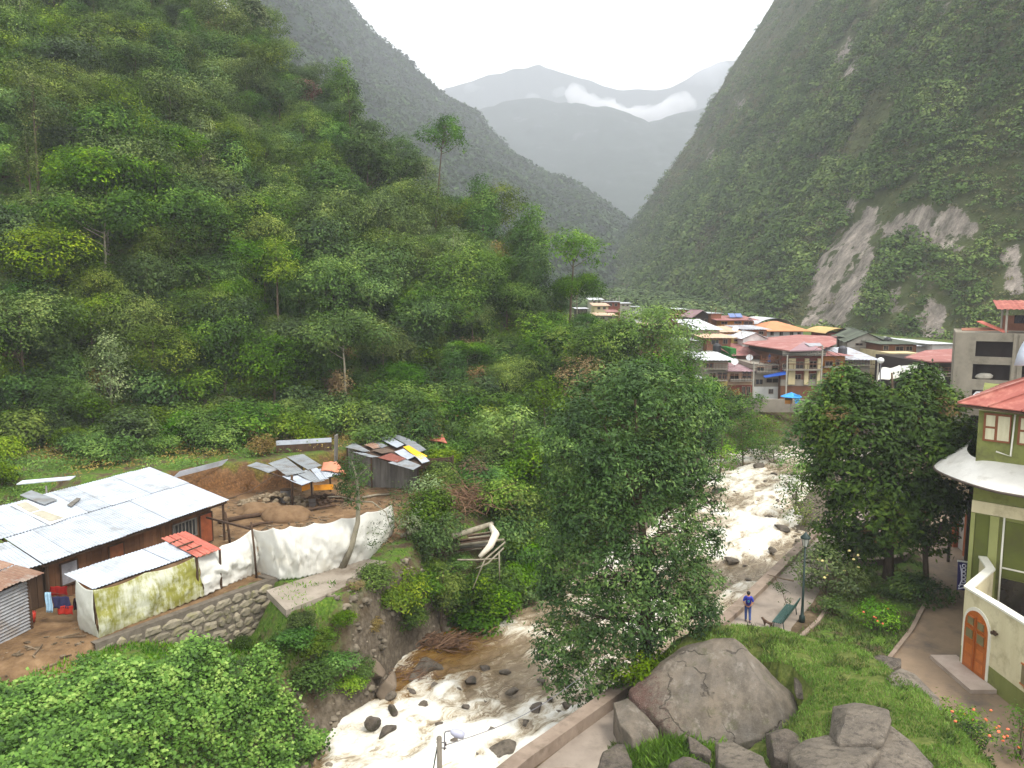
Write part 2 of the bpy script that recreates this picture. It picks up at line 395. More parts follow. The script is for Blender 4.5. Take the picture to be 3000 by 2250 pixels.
# ============================================================ river
def river_mesh():
    yy = axis([(9, 24, .5), (24, 52, .16), (52, 95, .3)])
    L = np.interp(yy, [p[1] for p in RIV_L], [p[0] for p in RIV_L])-1.2
    R = np.interp(yy, [p[1] for p in RIV_R], [p[0] for p in RIV_R])+1.2
    R = np.where(yy < 60, R-.95, R)
    nt = 110; T = np.linspace(0, 1, nt)
    X = L[:, None]*(1-T)+R[:, None]*T; Y = yy[:, None]+0*X
    # flow-aligned coordinates
    S = np.concatenate([[0], np.cumsum(np.hypot(np.diff((L+R)/2), np.diff(yy)))])[:, None]+0*X
    W = (T[None, :]-.5)*(R-L)[:, None]
    f1 = fbm(S/3.6+fbm(X/2.5, Y/2.5, 0, 2, 71)*1.1, W/1.9, 0, 5, 31)
    f2 = fbm(S/1.1+f1*1.2, W/.6, 0, 4, 41); f3 = fbm(X/6, Y/6, 0, 2, 51)
    ridged = 1-np.abs(f1)*2.4
    Z = zwater(Y)+.34*f1+.17*f2+.09*fbm(X/.5, Y/.5, 0, 2, 61)
    Z = Z+.22*np.clip(f3, -1, 1)
    # white water where the flow breaks; calm brown margin by the left bank
    E = np.minimum(T, 1-T)[None, :]+0*X
    foam = .46+.85*f1+.38*f2+.28*f3
    def spot(cx, cy, rx, ry, a):
        return a*np.exp(-(((X-cx)/rx)**2+((Y-cy)/ry)**2))
    foam = foam+spot(-3.5, 31.5, 4.5, 4.0, .55)+spot(-8.5, 23.5, 2.5, 3, -.3)
    foam = foam-spot(-4.3, 41.5, 1.9, 2.6, .9)-spot(-2.2, 38.6, 2.2, 1.3, .35)-spot(-1.0, 46, 4, 1.6, .8)-spot(-8.8, 29.2, 1.1, 1.5, .8)-spot(-6.0, 36.8, 1.0, 2.2, .6)
    foam = foam-spot(-9, 25, 1.4, 3, .7)
    foam = foam+spot(10, 42, 4, 6, .25)+spot(17, 60, 5, 10, .3)+spot(24, 80, 4, 10, .25)-spot(17.5, 54.5, 3.0, 1.6, .35)
    foam = foam-.35*sstep(.07, 0, T)[None, :]
    for (u, v, w) in ((1568, 2075, 62), (1635, 2090, 34), (1535, 2115, 44), (1422, 2064, 60), (1470, 2215, 150), (1400, 2222, 60), (1660, 2070, 40), (1312, 2024, 55), (1245, 2070, 50), (2235, 1460, 24), (2205, 1484, 14), (2290, 1545, 56), (2140, 1644, 60), (2250, 1512, 26), (1500, 2020, 50), (1380, 1985, 60), (1590, 1985, 50), (1440, 2130, 60), (1330, 2160, 80), (2180, 1560, 30), (2120, 1420, 30), (2200, 1720, 50)):
        p = at_z(u, v, -1.8); r = max(.25, w*px_m(u, v, p)*.55); d = (np.hypot((X-p.x)*(.8+.05*(u % 9)), (Y-p.y)*(.7+.04*(v % 7)))/r)*(1+.55*f1+.3*f2)
        up_ = (Y-p.y) > 0; Z = Z+.16*np.exp(-((d-.9)/.5)**2)*up_; foam = foam+.42*np.exp(-((d-1.2)/.4)**2)*(.45+.55*up_)-.35*np.exp(-(np.hypot(X-p.x+.35*r, Y-p.y+1.9*r)/(1.1*r))**2)
    me = mesh_np('river_water', np.stack([X.ravel(), Y.ravel(), Z.ravel()], 1), grid_faces(len(yy), nt), smooth=True)
    set_attr(me, 'foam', foam); set_attr(me, 'gold', np.clip(spot(-4.0, 42, 3.2, 4.5, 1.2)+spot(-9, 27, 1.5, 4, 1.0)+spot(-5.6, 36.5, 1.6, 3, .8), 0, 1)); set_attr(me, 'flow_s', S); set_attr(me, 'flow_w', W)
    # far reach beyond the bend
    return me
def water_mat():
    k = N('white_water')
    cx = k.n('ShaderNodeCombineXYZ'); k.l(k.attr('flow_s'), cx.inputs[0]); k.l(k.attr('flow_w'), cx.inputs[1])
    co = cx.outputs[0]
    wn = k.n('ShaderNodeTexNoise'); wn.inputs['Scale'].default_value = .8; wn.inputs['Detail'].default_value = 3; k.l(co, wn.inputs['Vector'])
    vadd = k.n('ShaderNodeVectorMath', operation='MULTIPLY_ADD'); k.l(wn.outputs['Color'], vadd.inputs[0]); vadd.inputs[1].default_value = (2.2, 2.2, 0); k.l(co, vadd.inputs[2])
    st = k.noise(1.5, 8, .74, coord=vadd.outputs[0], sc=(.45, 1.25, 1))
    fi = k.noise(6, 8, .8, coord=vadd.outputs[0], sc=(.45, 1.3, 1))
    f = k.math('ADD', k.attr('foam'), k.math('ADD', k.math('MULTIPLY', k.math('SUBTRACT', st, .5), 1.9), k.math('MULTIPLY', k.math('SUBTRACT', fi, .5), 1.7)))
    brown = k.mix(k.attr('gold'), k.ramp(st, [(.3, rgb((96, 82, 62))), (.5, rgb((132, 116, 92))), (.7, rgb((160, 148, 124)))]), k.ramp(st, [(.3, rgb((84, 56, 14))), (.5, rgb((124, 90, 34))), (.7, rgb((150, 122, 70)))]))
    ff = k.ramp(f, [(.30, (0, 0, 0)), (.46, (.4, .4, .4)), (.52, (.75, .75, .75)), (.74, (1, 1, 1))])
    foamc = k.ramp(f, [(.3, rgb((160, 142, 112))), (.62, rgb((190, 180, 158))), (1.0, rgb((220, 216, 204)))])
    col = k.mix(ff, brown, foamc)
    rough = k.ramp(ff, [(0, (.12, .12, .12)), (.6, (.8, .8, .8))])
    k.bsdf(col, rough, .5, k.bump(k.math('ADD', st, k.math('MULTIPLY', fi, .5)), .7, .16)); return k.m
WATER = water_mat()
o = link('river', river_mesh(), WATER); tag(o, kind='structure')
# promenade and lane surfaces (thin sheets over the flat right bank)
def sheet(name, P, z, mat, t=.02):
    m = MB(); m.slab([Vector((x, y, z)) for x, y in P], t); o = m.build(name, mat); tag(o, kind='structure'); return o
PAVE = surf('pavement_concrete', (150, 138, 124), (128, 116, 104), .7, .85, .25, .15, 8, dirt=(108, 98, 86))
LANE = surf('lane_concrete', (134, 114, 92), (108, 92, 74), .6, .75, .35, .2, 9, dirt=(82, 74, 66))
def off(P, d):
    """offset a polyline to its right side"""
    out = []
    for i, p in enumerate(P):
        a = P[max(i-1, 0)]; b = P[min(i+1, len(P)-1)]; dx, dy = b[0]-a[0], b[1]-a[1]; L = math.hypot(dx, dy)
        out.append((p[0]+dy/L*d, p[1]-dx/L*d))
    return out
prom = [(.6, 27), (4.1, 31.4), (7.6, 35.6), (12, 40.7), (18.4, 49.6), (24.4, 58.1), (27.4, 61.8), (33, 70)]
sheet('promenade', prom+[(37, 68), (31, 58), (25, 54), (21.0, 48.6), (17.6, 43.2), (15.2, 39.9), (13.6, 36.6), (9, 36.8), (6.2, 35), (5.2, 31), (5.6, 26), (6, 20), (-4, 20)], .012, PAVE)
sheet('lane', [(18.3, 35.8), (21.2, 39.2), (24.2, 43.2), (27.3, 48.7), (29.8, 55.8), (34, 66), (42, 66), (36, 54), (31, 46), (22.3, 35.4), (22.2, 33), (22.2, 18), (17, 18), (18.6, 29)], .016, LANE)
# river wall: top and inner face, standing between promenade and water
def wall_strip(name, P, h0, h1, w, mat, **kw):
    m = MB(); Q = off(P, w); n = len(P)
    h0 = h0 if hasattr(h0, '__len__') else [h0]*n; h1 = h1 if hasattr(h1, '__len__') else [h1]*n
    V = []
    for i in range(n): V += [(P[i][0], P[i][1], h0[i]), (P[i][0], P[i][1], h1[i]), (Q[i][0], Q[i][1], h1[i]), (Q[i][0], Q[i][1], h0[i])]
    F = []
    for i in range(n-1):
        b = i*4
        for k in range(4): F.append((b+k, b+(k+1) % 4, b+4+(k+1) % 4, b+4+k))
    F += [(3, 2, 1, 0), tuple((n-1)*4+k for k in range(4))]
    m.add(V, F); return m.build(name, mat, **kw)
def smooth_path(P, n=6):
    out = []
    for i in range(len(P)-1):
        p0 = P[max(i-1, 0)]; p1 = P[i]; p2 = P[i+1]; p3 = P[min(i+2, len(P)-1)]
        for j in range(n):
            t = j/n; out.append(tuple(.5*((2*p1[k])+(-p0[k]+p2[k])*t+(2*p0[k]-5*p1[k]+4*p2[k]-p3[k])*t*t+(-p0[k]+3*p1[k]-3*p2[k]+p3[k])*t**3) for k in range(2)))
    out.append(P[-1]); return out
CONC = surf('river_wall_concrete', (148, 132, 116), (118, 102, 88), .9, .88, .2, .3, 10, dirt=(92, 80, 66))
wp = smooth_path([(-6, 19), (-.6, 26.6), (1.2, 28.8), (3.7, 31.7), (7.2, 35.8), (11.6, 40.9), (18, 49.8), (24, 58.3), (27, 62), (33, 71)], 5)
hz = [.55 if p[1] < 36 else .55-.25*min(1, (p[1]-36)/4) for p in wp]
wall_strip('river_wall', wp, -3.2, hz, .62, CONC, label='curving concrete river wall between the white water and the paved promenade', cat='wall')
# steps on the near promenade
m = MB()
for i, (dz, e) in enumerate([(.62, 0), (.42, .55), (.22, 1.1)]):
    P = [(-4.3+e*.6, 20.5), (-2.0+e*.5, 24.0+e*.2), (-.55+e*.5, 26.0+e*.4), (1.6+e*.3, 26.5+e*.6), (4.6, 26.0+e*.7), (4.9, 20.5)]
    m.slab([Vector((x, y, .01+dz)) for x, y in P], dz-.005)
m.build('steps', CONC, label='worn concrete steps beside the curving river wall', cat='steps')
# ============================================================ mountains
def loft(name, rows, nu, nv, amp, freq, seed, mat, gully=0.):
    """rows: list of polylines (bottom to top), each a list of 3-D points; makes a noisy surface"""
    def resample(P, n):
        P = np.array(P, float); d = np.concatenate([[0], np.cumsum(np.linalg.norm(np.diff(P, axis=0), axis=1))]); t = np.linspace(0, d[-1], n)
        return np.stack([np.interp(t, d, P[:, k]) for k in range(3)], 1)
    R = np.stack([resample(r, nu) for r in rows], 0)
    tv = np.linspace(0, len(rows)-1, nv); i0 = np.clip(np.floor(tv).astype(int), 0, len(rows)-2); fr = (tv-i0)[:, None, None]
    G = R[i0]*(1-fr)+R[i0+1]*fr
    du = np.gradient(G, axis=1); dv = np.gradient(G, axis=0); n = np.cross(du, dv); n /= np.linalg.norm(n, axis=2, keepdims=True)+1e-9
    d = fbm(G[..., 0]/freq, G[..., 1]/freq, G[..., 2]/freq, 6, seed)*amp
    if gully:
        d = d+gully*(1-np.abs(fbm(G[..., 0]/(freq*.8), G[..., 1]/(freq*.8), G[..., 2]/(freq*3.5), 4, seed+9))*2)
    G = G+n*d[..., None]
    me = mesh_np(name, G.reshape(-1, 3), grid_faces(nv, nu), smooth=True)
    o = link(name, me, mat); tag(o, kind='structure')
    return o, G, n
def mountain_mat(name, green1, green2, rock1, rock2, scale, scar=False, rockamt=.5):
    k = N(name); w = k.world()
    n1 = k.noise(scale, 7, .68, coord=w); n2 = k.noise(scale*5, 5, .7, coord=w)
    g = k.ramp(n2, [(.3, rgb(green1)), (.7, rgb(green2))])
    r = k.ramp(k.noise(scale*3, 6, .7, coord=w, sc=(1, 1, .35)), [(.3, rgb(rock1)), (.7, rgb(rock2))])
    f = k.ramp(n1, [(rockamt, (0, 0, 0)), (rockamt+.08, (1, 1, 1))])
    if scar:
        a = k.attr('scar')
        f = k.math('MULTIPLY', f, .75)
        fs = k.ramp(k.math('ADD', a, k.math('MULTIPLY', k.math('SUBTRACT', n2, .5), 2.6)), [(.46, (0, 0, 0)), (.62, (1, 1, 1))])
        c = k.mix(f, g, r)
        pale = k.ramp(k.noise(scale*6, 8, .78, coord=w, sc=(1, 1, .14)), [(.30, rgb((70, 66, 54))), (.42, rgb((100, 94, 84))), (.54, rgb((138, 128, 118))), (.72, rgb((184, 172, 158)))])
        c = k.mix(fs, c, pale)
    else: c = k.mix(f, g, r)
    k.bsdf(c, .95, .1, k.bump(n2, .5, 2.0)); return k.m
# right-hand mountain: a steep face whose foot runs behind the town
BR = [(96, 900), (97, 750), (96, 600), (94, 430), (90, 320), (88, 250), (98, 200), (112, 165), (135, 135), (180, 108), (270, 90)]
def right_rows():
    P = np.array(BR, float); rows = []
    d = np.gradient(P, axis=0); L = np.linalg.norm(d, axis=1, keepdims=True); nrm = np.stack([-d[:, 1], d[:, 0]], 1)/L
    nrm = np.where(nrm[:, :1] < 0, -nrm, nrm)
    for z in (-8, 10, 30, 70, 130, 200, 290, 400):
        sl = 1.62 if z > 30 else 1.35
        offs = z/sl if z <= 30 else 30/1.35+(z-30)/1.62
        Q = P+nrm*offs
        zb = np.interp(P[:, 1], [100, 900], [3, 20])
        rows.append([(q[0], q[1], z+b) for q, b in zip(Q, zb)])
    return rows
MT_R = mountain_mat('right_mountain_rock', (54, 62, 34), (82, 88, 50), (98, 88, 68), (132, 120, 100), .035, scar=True, rockamt=.60)
oR, GR, nR = loft('mountain', right_rows(), 300, 260, 7.0, 60, 101, MT_R, gully=5.0)
def project(G):
    X, Y, Z = G[..., 0], G[..., 1], G[..., 2]-CAMH
    zc = Y*math.cos(TILT)-Z*math.sin(TILT); yc = Y*math.sin(TILT)+Z*math.cos(TILT)
    return 1500+FPX*X/zc, 1125-FPX*yc/zc
# landslide scars: bare patches on the face, laid out where they lie on the mountain (x along the foot, z up)
U, Vv = project(GR)
def pgon(P, soft=14):
    ins = in_poly(P, U, Vv); d = poly_dist(P+[P[0]], U, Vv); return np.where(ins, .5+np.clip(d/soft, 0, 1)*.5, .5-np.clip(d/soft, 0, 1)*.5)
SC = [[(2540, 600), (2590, 600), (2520, 740), (2450, 850), (2400, 960), (2350, 960), (2385, 780), (2430, 720)],
      [(2530, 700), (2580, 720), (2560, 790), (2520, 880), (2480, 960), (2400, 970), (2440, 860), (2500, 760)],
      [(2580, 660), (2700, 600), (2760, 620), (2830, 590), (2870, 690), (2840, 740), (2720, 740), (2640, 690), (2590, 700)],
      [(2490, 580), (2530, 580), (2500, 640), (2460, 640)], [(2440, 170), (2500, 110), (2490, 170), (2455, 210)],
      [(2480, 190), (2510, 180), (2500, 240), (2470, 230)], [(2270, 390), (2290, 390), (2280, 430), (2265, 420)],
      [(2100, 880), (2150, 850), (2135, 900)], [(2690, 920), (2740, 850), (2780, 920), (2760, 990), (2690, 990)], [(2930, 730), (3000, 720), (3000, 900), (2960, 860)], [(2660, 800), (2720, 780), (2720, 860), (2680, 870)],
      [(2580, 850), (2640, 830), (2650, 910), (2600, 920)], [(2760, 10), (2775, 10), (2770, 60), (2755, 60)], [(2150, 300), (2180, 280), (2175, 330)], [(2080, 440), (2100, 440), (2090, 490), (2070, 480)]]
scar = np.zeros(U.shape)
for p in SC: scar = np.maximum(scar, pgon(p))
scar = np.where(scar > .01, scar, 0)
scar_all = scar*.85+.75*fbm(GR[..., 0]/7, GR[..., 1]/7, GR[..., 2]/34, 5, 77)*(scar > .05)
set_attr(oR.data, 'scar', np.clip(scar_all, 0, 1))
# far left mountain
def ridge(pts): return [at_y(*p) for p in pts]
FL = [(600, -420, 1150), (760, -250, 1250), (940, -30, 1350), (1050, 118, 1400), (1180, 208, 1420), (1300, 294, 1440), (1400, 337, 1420), (1480, 402, 1380), (1560, 467, 1330), (1700, 564, 1240), (1800, 640, 1160), (1870, 680, 1100), (1900, 720, 1060), (1905, 770, 1040), (1880, 850, 1040)]
def left_rows():
    top = ridge(FL); rows = []
    back = [Vector((p.x-60, p.y+260, p.z-120)) for p in top]
    foot = [Vector((max(p.x, -640)*.2+60*(i/len(top)), 340+i*34, 6)) for i, p in enumerate(top)]
    for t in (0, .2, .4, .6, .8, 1.0):
        rows.append([tuple(f.lerp(p, t)+Vector((0, 0, -18*math.sin(t*PI)))) for f, p in zip(foot, top)])
    rows.append([tuple(b) for b in back]); return rows
MT_F = mountain_mat('far_mountain_forest', (26, 38, 32), (42, 56, 44), (60, 64, 64), (88, 90, 88), .012, rockamt=.6)
oL, GL, nL = loft('mountain', left_rows(), 300, 260, 26, 240, 202, MT_F, gully=18)
# two farther ranges up the valley
def range_rows(pts, dz, drop):
    top = ridge(pts)
    foot = [Vector((p.x*.8, p.y-drop, 20)) for p in top]; mid = [f.lerp(p, .5)+Vector((0, 0, -10)) for f, p in zip(foot, top)]
    back = [Vector((p.x*1.1, p.y+900, p.z-450)) for p in top]
    return [[tuple(a) for a in foot], [tuple(a) for a in mid], [tuple(a) for a in top], [tuple(a) for a in back]]
loft('mountain', range_rows([(1150, 420, 2850), (1400, 335, 2850), (1458, 322, 2850), (1560, 300, 2850), (1709, 308, 2812), (1763, 328, 2755), (1900, 385, 2660), (2000, 350, 2698), (2110, 318, 2755), (2300, 290, 2755), (2700, 240, 2850)], 0, 1100), 180, 90, 20, 330, 303, MT_F, gully=30)
loft('mountain', range_rows([(1200, 330, 3758), (1376, 256, 3758), (1437, 222, 3758), (1505, 208, 3758), (1614, 220, 3839), (1695, 246, 3839), (1803, 266, 3839), (1966, 262, 3839), (2100, 215, 3921), (2300, 180, 3921)], 0, 900), 160, 60, 34, 560, 404, MT_F, gully=40)
# ============================================================ vegetation
def unit(a): return a/(np.linalg.norm(a, axis=1, keepdims=True)+1e-9)
def leaves(P, Nn, size, asp, rng, flat=False):
    """pointed leaf quads at P with normals Nn"""
    n = len(P); r = unit(rng.normal(size=(n, 3))); t = unit(np.cross(Nn, r)); b = np.cross(Nn, t)
    s = (size*rng.uniform(.65, 1.35, n))[:, None] if np.isscalar(size) else size[:, None]
    w = s*asp
    V = np.stack([P-t*s*.5, P+b*w*.5-t*s*.02, P+t*s*.5, P-b*w*.5-t*s*.02], 1).reshape(-1, 3)
    return V, np.arange(4*n).reshape(n, 4)
def crown_pts(lobes, n_clump, per, rc, rng, up=.45, fill=.25, jitter=.9, dens=None):
    """leaf positions and normals in clumps over the shells of ellipsoid lobes (x,y,z,rx,ry,rz)"""
    L = np.array(lobes, float); A = (L[:, 3]*L[:, 4]+L[:, 3]*L[:, 5]+L[:, 4]*L[:, 5])
    idx = rng.choice(len(L), n_clump, p=A/A.sum())
    d = unit(rng.normal(size=(n_clump, 3))); d[:, 2] = np.where((d[:, 2] < -.3) & (rng.random(n_clump) < .6), -d[:, 2], d[:, 2])
    k = np.where(rng.random(n_clump) < fill, rng.uniform(.25, .8, n_clump), rng.uniform(.8, 1.06, n_clump))
    c = L[idx, :3]+d*L[idx, 3:]*k[:, None]
    # drop clumps buried deep inside another lobe
    keep = np.ones(n_clump, bool)
    for q in L:
        keep &= ((((c-q[:3])/q[3:])**2).sum(1) > .33) | (rng.random(n_clump) < .18)
    c = c[keep]; d = d[keep]; m = len(c)
    o = rng.normal(size=(m, per, 3))*(rc*rng.uniform(.6, 1.3, (m, 1, 1)))*np.array([1, 1, .55])
    P = (c[:, None, :]+o).reshape(-1, 3)
    dn = np.repeat(d, per, 0)
    Nn = unit(unit(o.reshape(-1, 3))*.6+dn*.9+np.array([0, 0, up*2])+rng.normal(size=P.shape)*jitter*.45)
    return P, Nn
def crown_mesh(name, lobes, n_clump, per, rc, leaf, asp, seed, mat, **kw):
    rng = np.random.default_rng(seed); P, Nn = crown_pts(lobes, n_clump, per, rc, rng, **kw)
    V, F = leaves(P, Nn, leaf, asp, rng); me = mesh_np(name, V, F); me.materials.append(mat); return me
BARK = surf('bark_brown', (104, 90, 74), (66, 54, 42), 4, .9, .15, .5, 20, sc=(1, 1, .3))
BARKP = surf('bark_pale', (150, 142, 122), (104, 98, 82), 3, .9, .15, .4, 16, sc=(1, 1, .3))
def trunk_shape(lobes, h0, r0, seed, lean=(0, 0), low=0.0, branches=8, sub=3):
    rng = random.Random(seed); m = MB()
    top = max(l[2] for l in lobes); cx = sum(l[0] for l in lobes)/len(lobes); cy = sum(l[1] for l in lobes)/len(lobes)
    n = 7; pts = []
    for i in range(n):
        t = i/(n-1); pts.append((cx*t**1.4+lean[0]*math.sin(t*3)+rng.uniform(-.06, .06)*r0*8*t, cy*t**1.4+lean[1]*math.sin(t*3), low+(top-low)*t))
    m.tube(pts, [r0*(1-.8*(i/(n-1)))*(1.35 if i == 0 else 1) for i in range(n)], 8)
    for k in range(min(branches, len(lobes)*2)):
        l = lobes[k % len(lobes)]
        zt = min(max(h0, l[2]-l[5]*.8-rng.uniform(.2, 1)), top*.9); t = (zt-low)/(top-low)
        a = Vector((cx*t**1.4, cy*t**1.4, zt)); b = Vector((l[0]+rng.uniform(-.4, .4)*l[3], l[1]+rng.uniform(-.4, .4)*l[4], l[2]+rng.uniform(-.1, .5)*l[5]))
        mid = a.lerp(b, .5)+Vector((0, 0, -.08*(b-a).length))
        rb = r0*.42*(1-.5*t)
        m.tube([a, mid, b], [rb, rb*.65, rb*.25], 6)
        for q in range(sub):
            e = b.lerp(mid, rng.uniform(0, .8)); f = e+Vector((rng.uniform(-1, 1)*l[3], rng.uniform(-1, 1)*l[4], rng.uniform(-.2, .9)*l[5]))*.75
            m.tube([e, e.lerp(f, .5)+Vector((0, 0, .05)), f], [rb*.35, rb*.22, rb*.08], 4)
    return m
def tree(name, loc, lobes, crown_kw, mat, h0, r0, seed, label, cat='tree', group=None, bark=None, lean=(0, 0), rz=0, branches=8, sub=3):
    t = empty(name, loc, label, cat, group, rz)
    tm = trunk_shape(lobes, h0, r0, seed, lean, low=-.3, branches=branches, sub=sub)
    me = bpy.data.meshes.new('trunk'); me.from_pydata([Vector(v) for v in tm.v], [], tm.f); me.polygons.foreach_set('use_smooth', np.ones(len(me.polygons), bool))
    link('trunk', me, bark or BARK, t)
    link('crown', crown_mesh('crown', lobes, seed=seed, mat=mat, **crown_kw), None, t)
    return t
def rand_lobes(seed, R, H, z0, n, kind='round'):
    r = random.Random(seed); L = []
    for i in range(n):
        a = r.uniform(0, 2*PI); q = (i/n)
        if kind == 'round':
            d = R*.62*math.sqrt(r.random()) if i else 0; z = z0+(H-z0)*(.35+.5*r.random()) if i else z0+(H-z0)*.6
            s = R*r.uniform(.38, .58)
        elif kind == 'tall':
            z = z0+(H-z0)*(.1+.85*(i+.5)/n); d = R*.45*(1-.6*q)*r.random(); s = R*(.75-.45*q)*r.uniform(.8, 1.15)
        elif kind == 'bush':
            z = z0+(H-z0)*(.22+.5*r.random()); d = R*.62*math.sqrt(r.random()) if i else 0; s = R*r.uniform(.36, .55)
            L.append((d*math.cos(a), d*math.sin(a), z*(1-.35*d/R), s, s, min(s*.9, (H-z0)*.38))); continue
        elif kind == 'flat':
            d = R*.75*math.sqrt(r.random()); z = z0+(H-z0)*(.7+.25*r.random()); s = R*r.uniform(.28, .42)
        L.append((d*math.cos(a), d*math.sin(a), z, s, s, s*r.uniform(.62, .85)))
    return L
# tones of leaf
LF_OLIVE = leafmat('leaves_olive', (34, 52, 10), (86, 112, 30), (142, 158, 58), .25, .1, .7, .25, .2)
LF_GREEN = leafmat('leaves_green', (26, 50, 8), (70, 108, 24), (122, 152, 48), .25, .12, .65, .25, .2)
LF_DARK = leafmat('leaves_dark', (22, 42, 16), (60, 86, 30), (114, 136, 62), .45, .2, .55, .18, .18)
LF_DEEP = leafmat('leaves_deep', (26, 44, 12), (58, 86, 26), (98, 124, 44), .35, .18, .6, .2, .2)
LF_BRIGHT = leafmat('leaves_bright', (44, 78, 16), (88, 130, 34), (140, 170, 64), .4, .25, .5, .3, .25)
LF_BROAD = leafmat('leaves_broad', (30, 60, 12), (82, 128, 36), (142, 174, 78), 1.0, .2, .5, .25, .2)
LF_BROWN = leafmat('leaves_brown', (62, 40, 28), (110, 74, 50), (140, 110, 70), .5, .15, .7, .15, .25)
LF_DRY = leafmat('leaves_dry', (84, 66, 36), (128, 108, 62), (150, 140, 84), .4, .15, .7, .2, .25)
LF_PALE = leafmat('leaves_pale', (56, 78, 34), (100, 122, 62), (146, 160, 100), .5, .3, .5, .25, .25)
LF_FAR = leafmat('leaves_far', (28, 44, 24), (50, 74, 36), (76, 100, 50), .03, .1, .8, .1, .0)
# ---- hillside forest: prototypes, then copies
PROTO = []
def proto(kind, seed, R, H, z0, n, mat, n_clump, per, rc, leaf, asp, name='forest_tree', label='', bark=None, up=.5, r0=.14, branches=6):
    lobes = rand_lobes(seed, R, H, z0, n, kind)
    t = tree(name, (0, 0, 0), lobes, dict(n_clump=n_clump, per=per, rc=rc, leaf=leaf, asp=asp, up=up), mat, z0*.7, r0, seed, label, 'tree', 'trees covering the left hillside', bark, branches=branches, sub=2)
    return t
HILL_L = ['rounded mid-green broadleaf tree in the forest over the left hillside', 'olive feathery-topped tree in the forest over the left hillside',
          'dark dense tree in the forest over the left hillside', 'tall narrow green tree in the forest over the left hillside',
          'yellow-green spreading tree in the forest over the left hillside', 'pale-leaved open tree in the forest over the left hillside', 'dry brownish bushy tree in the forest over the left hillside', 'slender tree with a long bare trunk in the hillside forest']
for i, a in enumerate([
    ('round', 1, 3.9, 6.4, 1.2, 11, LF_GREEN, 800, 17, .40, .24, .55), ('round', 2, 4.3, 7.0, 1.4, 13, LF_OLIVE, 875, 17, .43, .23, .5),
    ('round', 3, 3.7, 6.0, 1.0, 10, LF_DEEP, 750, 17, .42, .24, .55), ('tall', 4, 2.9, 8.5, 1.0, 10, LF_GREEN, 700, 17, .42, .24, .5),
    ('flat', 5, 4.2, 6.4, 1.6, 13, LF_OLIVE, 750, 17, .45, .23, .5), ('tall', 6, 3.0, 7.6, 1.4, 9, LF_PALE, 500, 15, .43, .22, .5),
    ('round', 7, 3.0, 5.0, 1.0, 8, LF_DRY, 300, 15, .45, .27, .35), ('round', 8, 4.5, 7.6, 1.4, 14, LF_OLIVE, 925, 17, .45, .24, .5),
    ('flat', 9, 3.9, 7.0, 1.8, 11, LF_GREEN, 700, 17, .42, .24, .55), ('round', 10, 4.1, 7.0, 1.2, 12, LF_GREEN, 825, 17, .42, .24, .55), ('tall', 21, 1.9, 11.5, 6.6, 7, LF_OLIVE, 287, 16, .36, .21, .45)]):
    PROTO.append(proto(*a, label=HILL_L[{7: 1, 8: 0, 9: 2, 10: 7}.get(i, i)], bark=BARKP if i in (5, 8) else BARK))
def hill_spots():
    rng = np.random.default_rng(3); pts = []
    N_ = 16000; X = rng.uniform(-118, 16, N_); Y = rng.uniform(60, 168, N_)
    h = hill_h(X, Y); Z = gz(X, Y); yr = np.interp(X, HRx, HRy)
    u, v = project(np.stack([X, Y, Z+5], 1))
    ok = (h > 1.2) & (Y < yr+5) & (u > -140) & (v > -170) & (u < 2000)
    for x, y, z in zip(X[ok], Y[ok], Z[ok]):
        m = 2.5+.017*y
        if all((x-a)**2+(y-b)**2+(z-c)**2 > m*m for a, b, c in pts): pts.append((x, y, z))
        if len(pts) >= 290: break
    return pts
SP = hill_spots()
print('hill trees', len(SP))
rr = random.Random(5); used = set()
for x, y, z in SP:
    n = float(fbm(x/18, y/18, z/18, 2, 55))
    w = [3, 5, 2.0, 2, 2, 1.2, .7, 4.5, 2, 2.5, .7]
    if n > .15: w = [2, 6, .6, 2, 4, 2, .6, 5, 2, .8, .9]
    if n < -.15: w = [3, 2, 4, 2, 1, .6, .8, 2, 2, 5, .5]
    i = rr.choices(range(11), w)[0]
    if i in used: o = copy_tree(PROTO[i])
    else: o = PROTO[i]; used.add(i)
    s = rr.uniform(.7, 1.45)*(1.0 if z > 12 else .9); o.location = (x, y, z-.3); o.rotation_euler.z = rr.uniform(0, 6.28); o.scale = (s, s, s*rr.uniform(.85, 1.15))
for i in range(11):
    if i not in used: PROTO[i].location = (-60-i, 120, g1(-60-i, 120))
# undergrowth between the trees
def scatter_on(fn_xy, n, rng):
    X, Y = fn_xy(n, rng); return X, Y
def undergrowth(name, X, Y, hmax, leaf, asp, mat, rng, lump=3.0, per=10, rc=.35, label=None, seed=1, up=.5):
    Z = gz(X, Y); n1 = np.clip(fbm(X/lump, Y/lump, 0, 3, seed)*.9+.45, 0, 1)
    c = np.stack([X, Y, Z+hmax*n1*rng.uniform(.55, 1.0, len(X))], 1)
    o = rng.normal(size=(len(X), per, 3))*rc*np.array([1, 1, .6]); P = (c[:, None]+o).reshape(-1, 3)
    Nn = unit(o.reshape(-1, 3)*.8+np.array([0, -.15, up*2])+rng.normal(size=P.shape)*.5)
    V, F = leaves(P, Nn, leaf, asp, rng); me = mesh_np(name, V, F)
    ob = link(name, me, mat); tag(ob, kind='stuff'); return ob
rng = np.random.default_rng(12)
X = rng.uniform(-115, 18, 60000); Y = rng.uniform(58, 165, 60000)
h = hill_h(X, Y); u, v = project(np.stack([X, Y, gz(X, Y)], 1)); yr = np.interp(X, HRx, HRy)
ok = (h > .2) & (u > -200) & (v > -200) & (Y < yr+6)
X, Y = X[ok], Y[ok]; sel = rng.random(len(X)); q = fbm(X/12, Y/12, 0, 3, 91)
a = (sel < .62) & (q < .25); b = (~a)
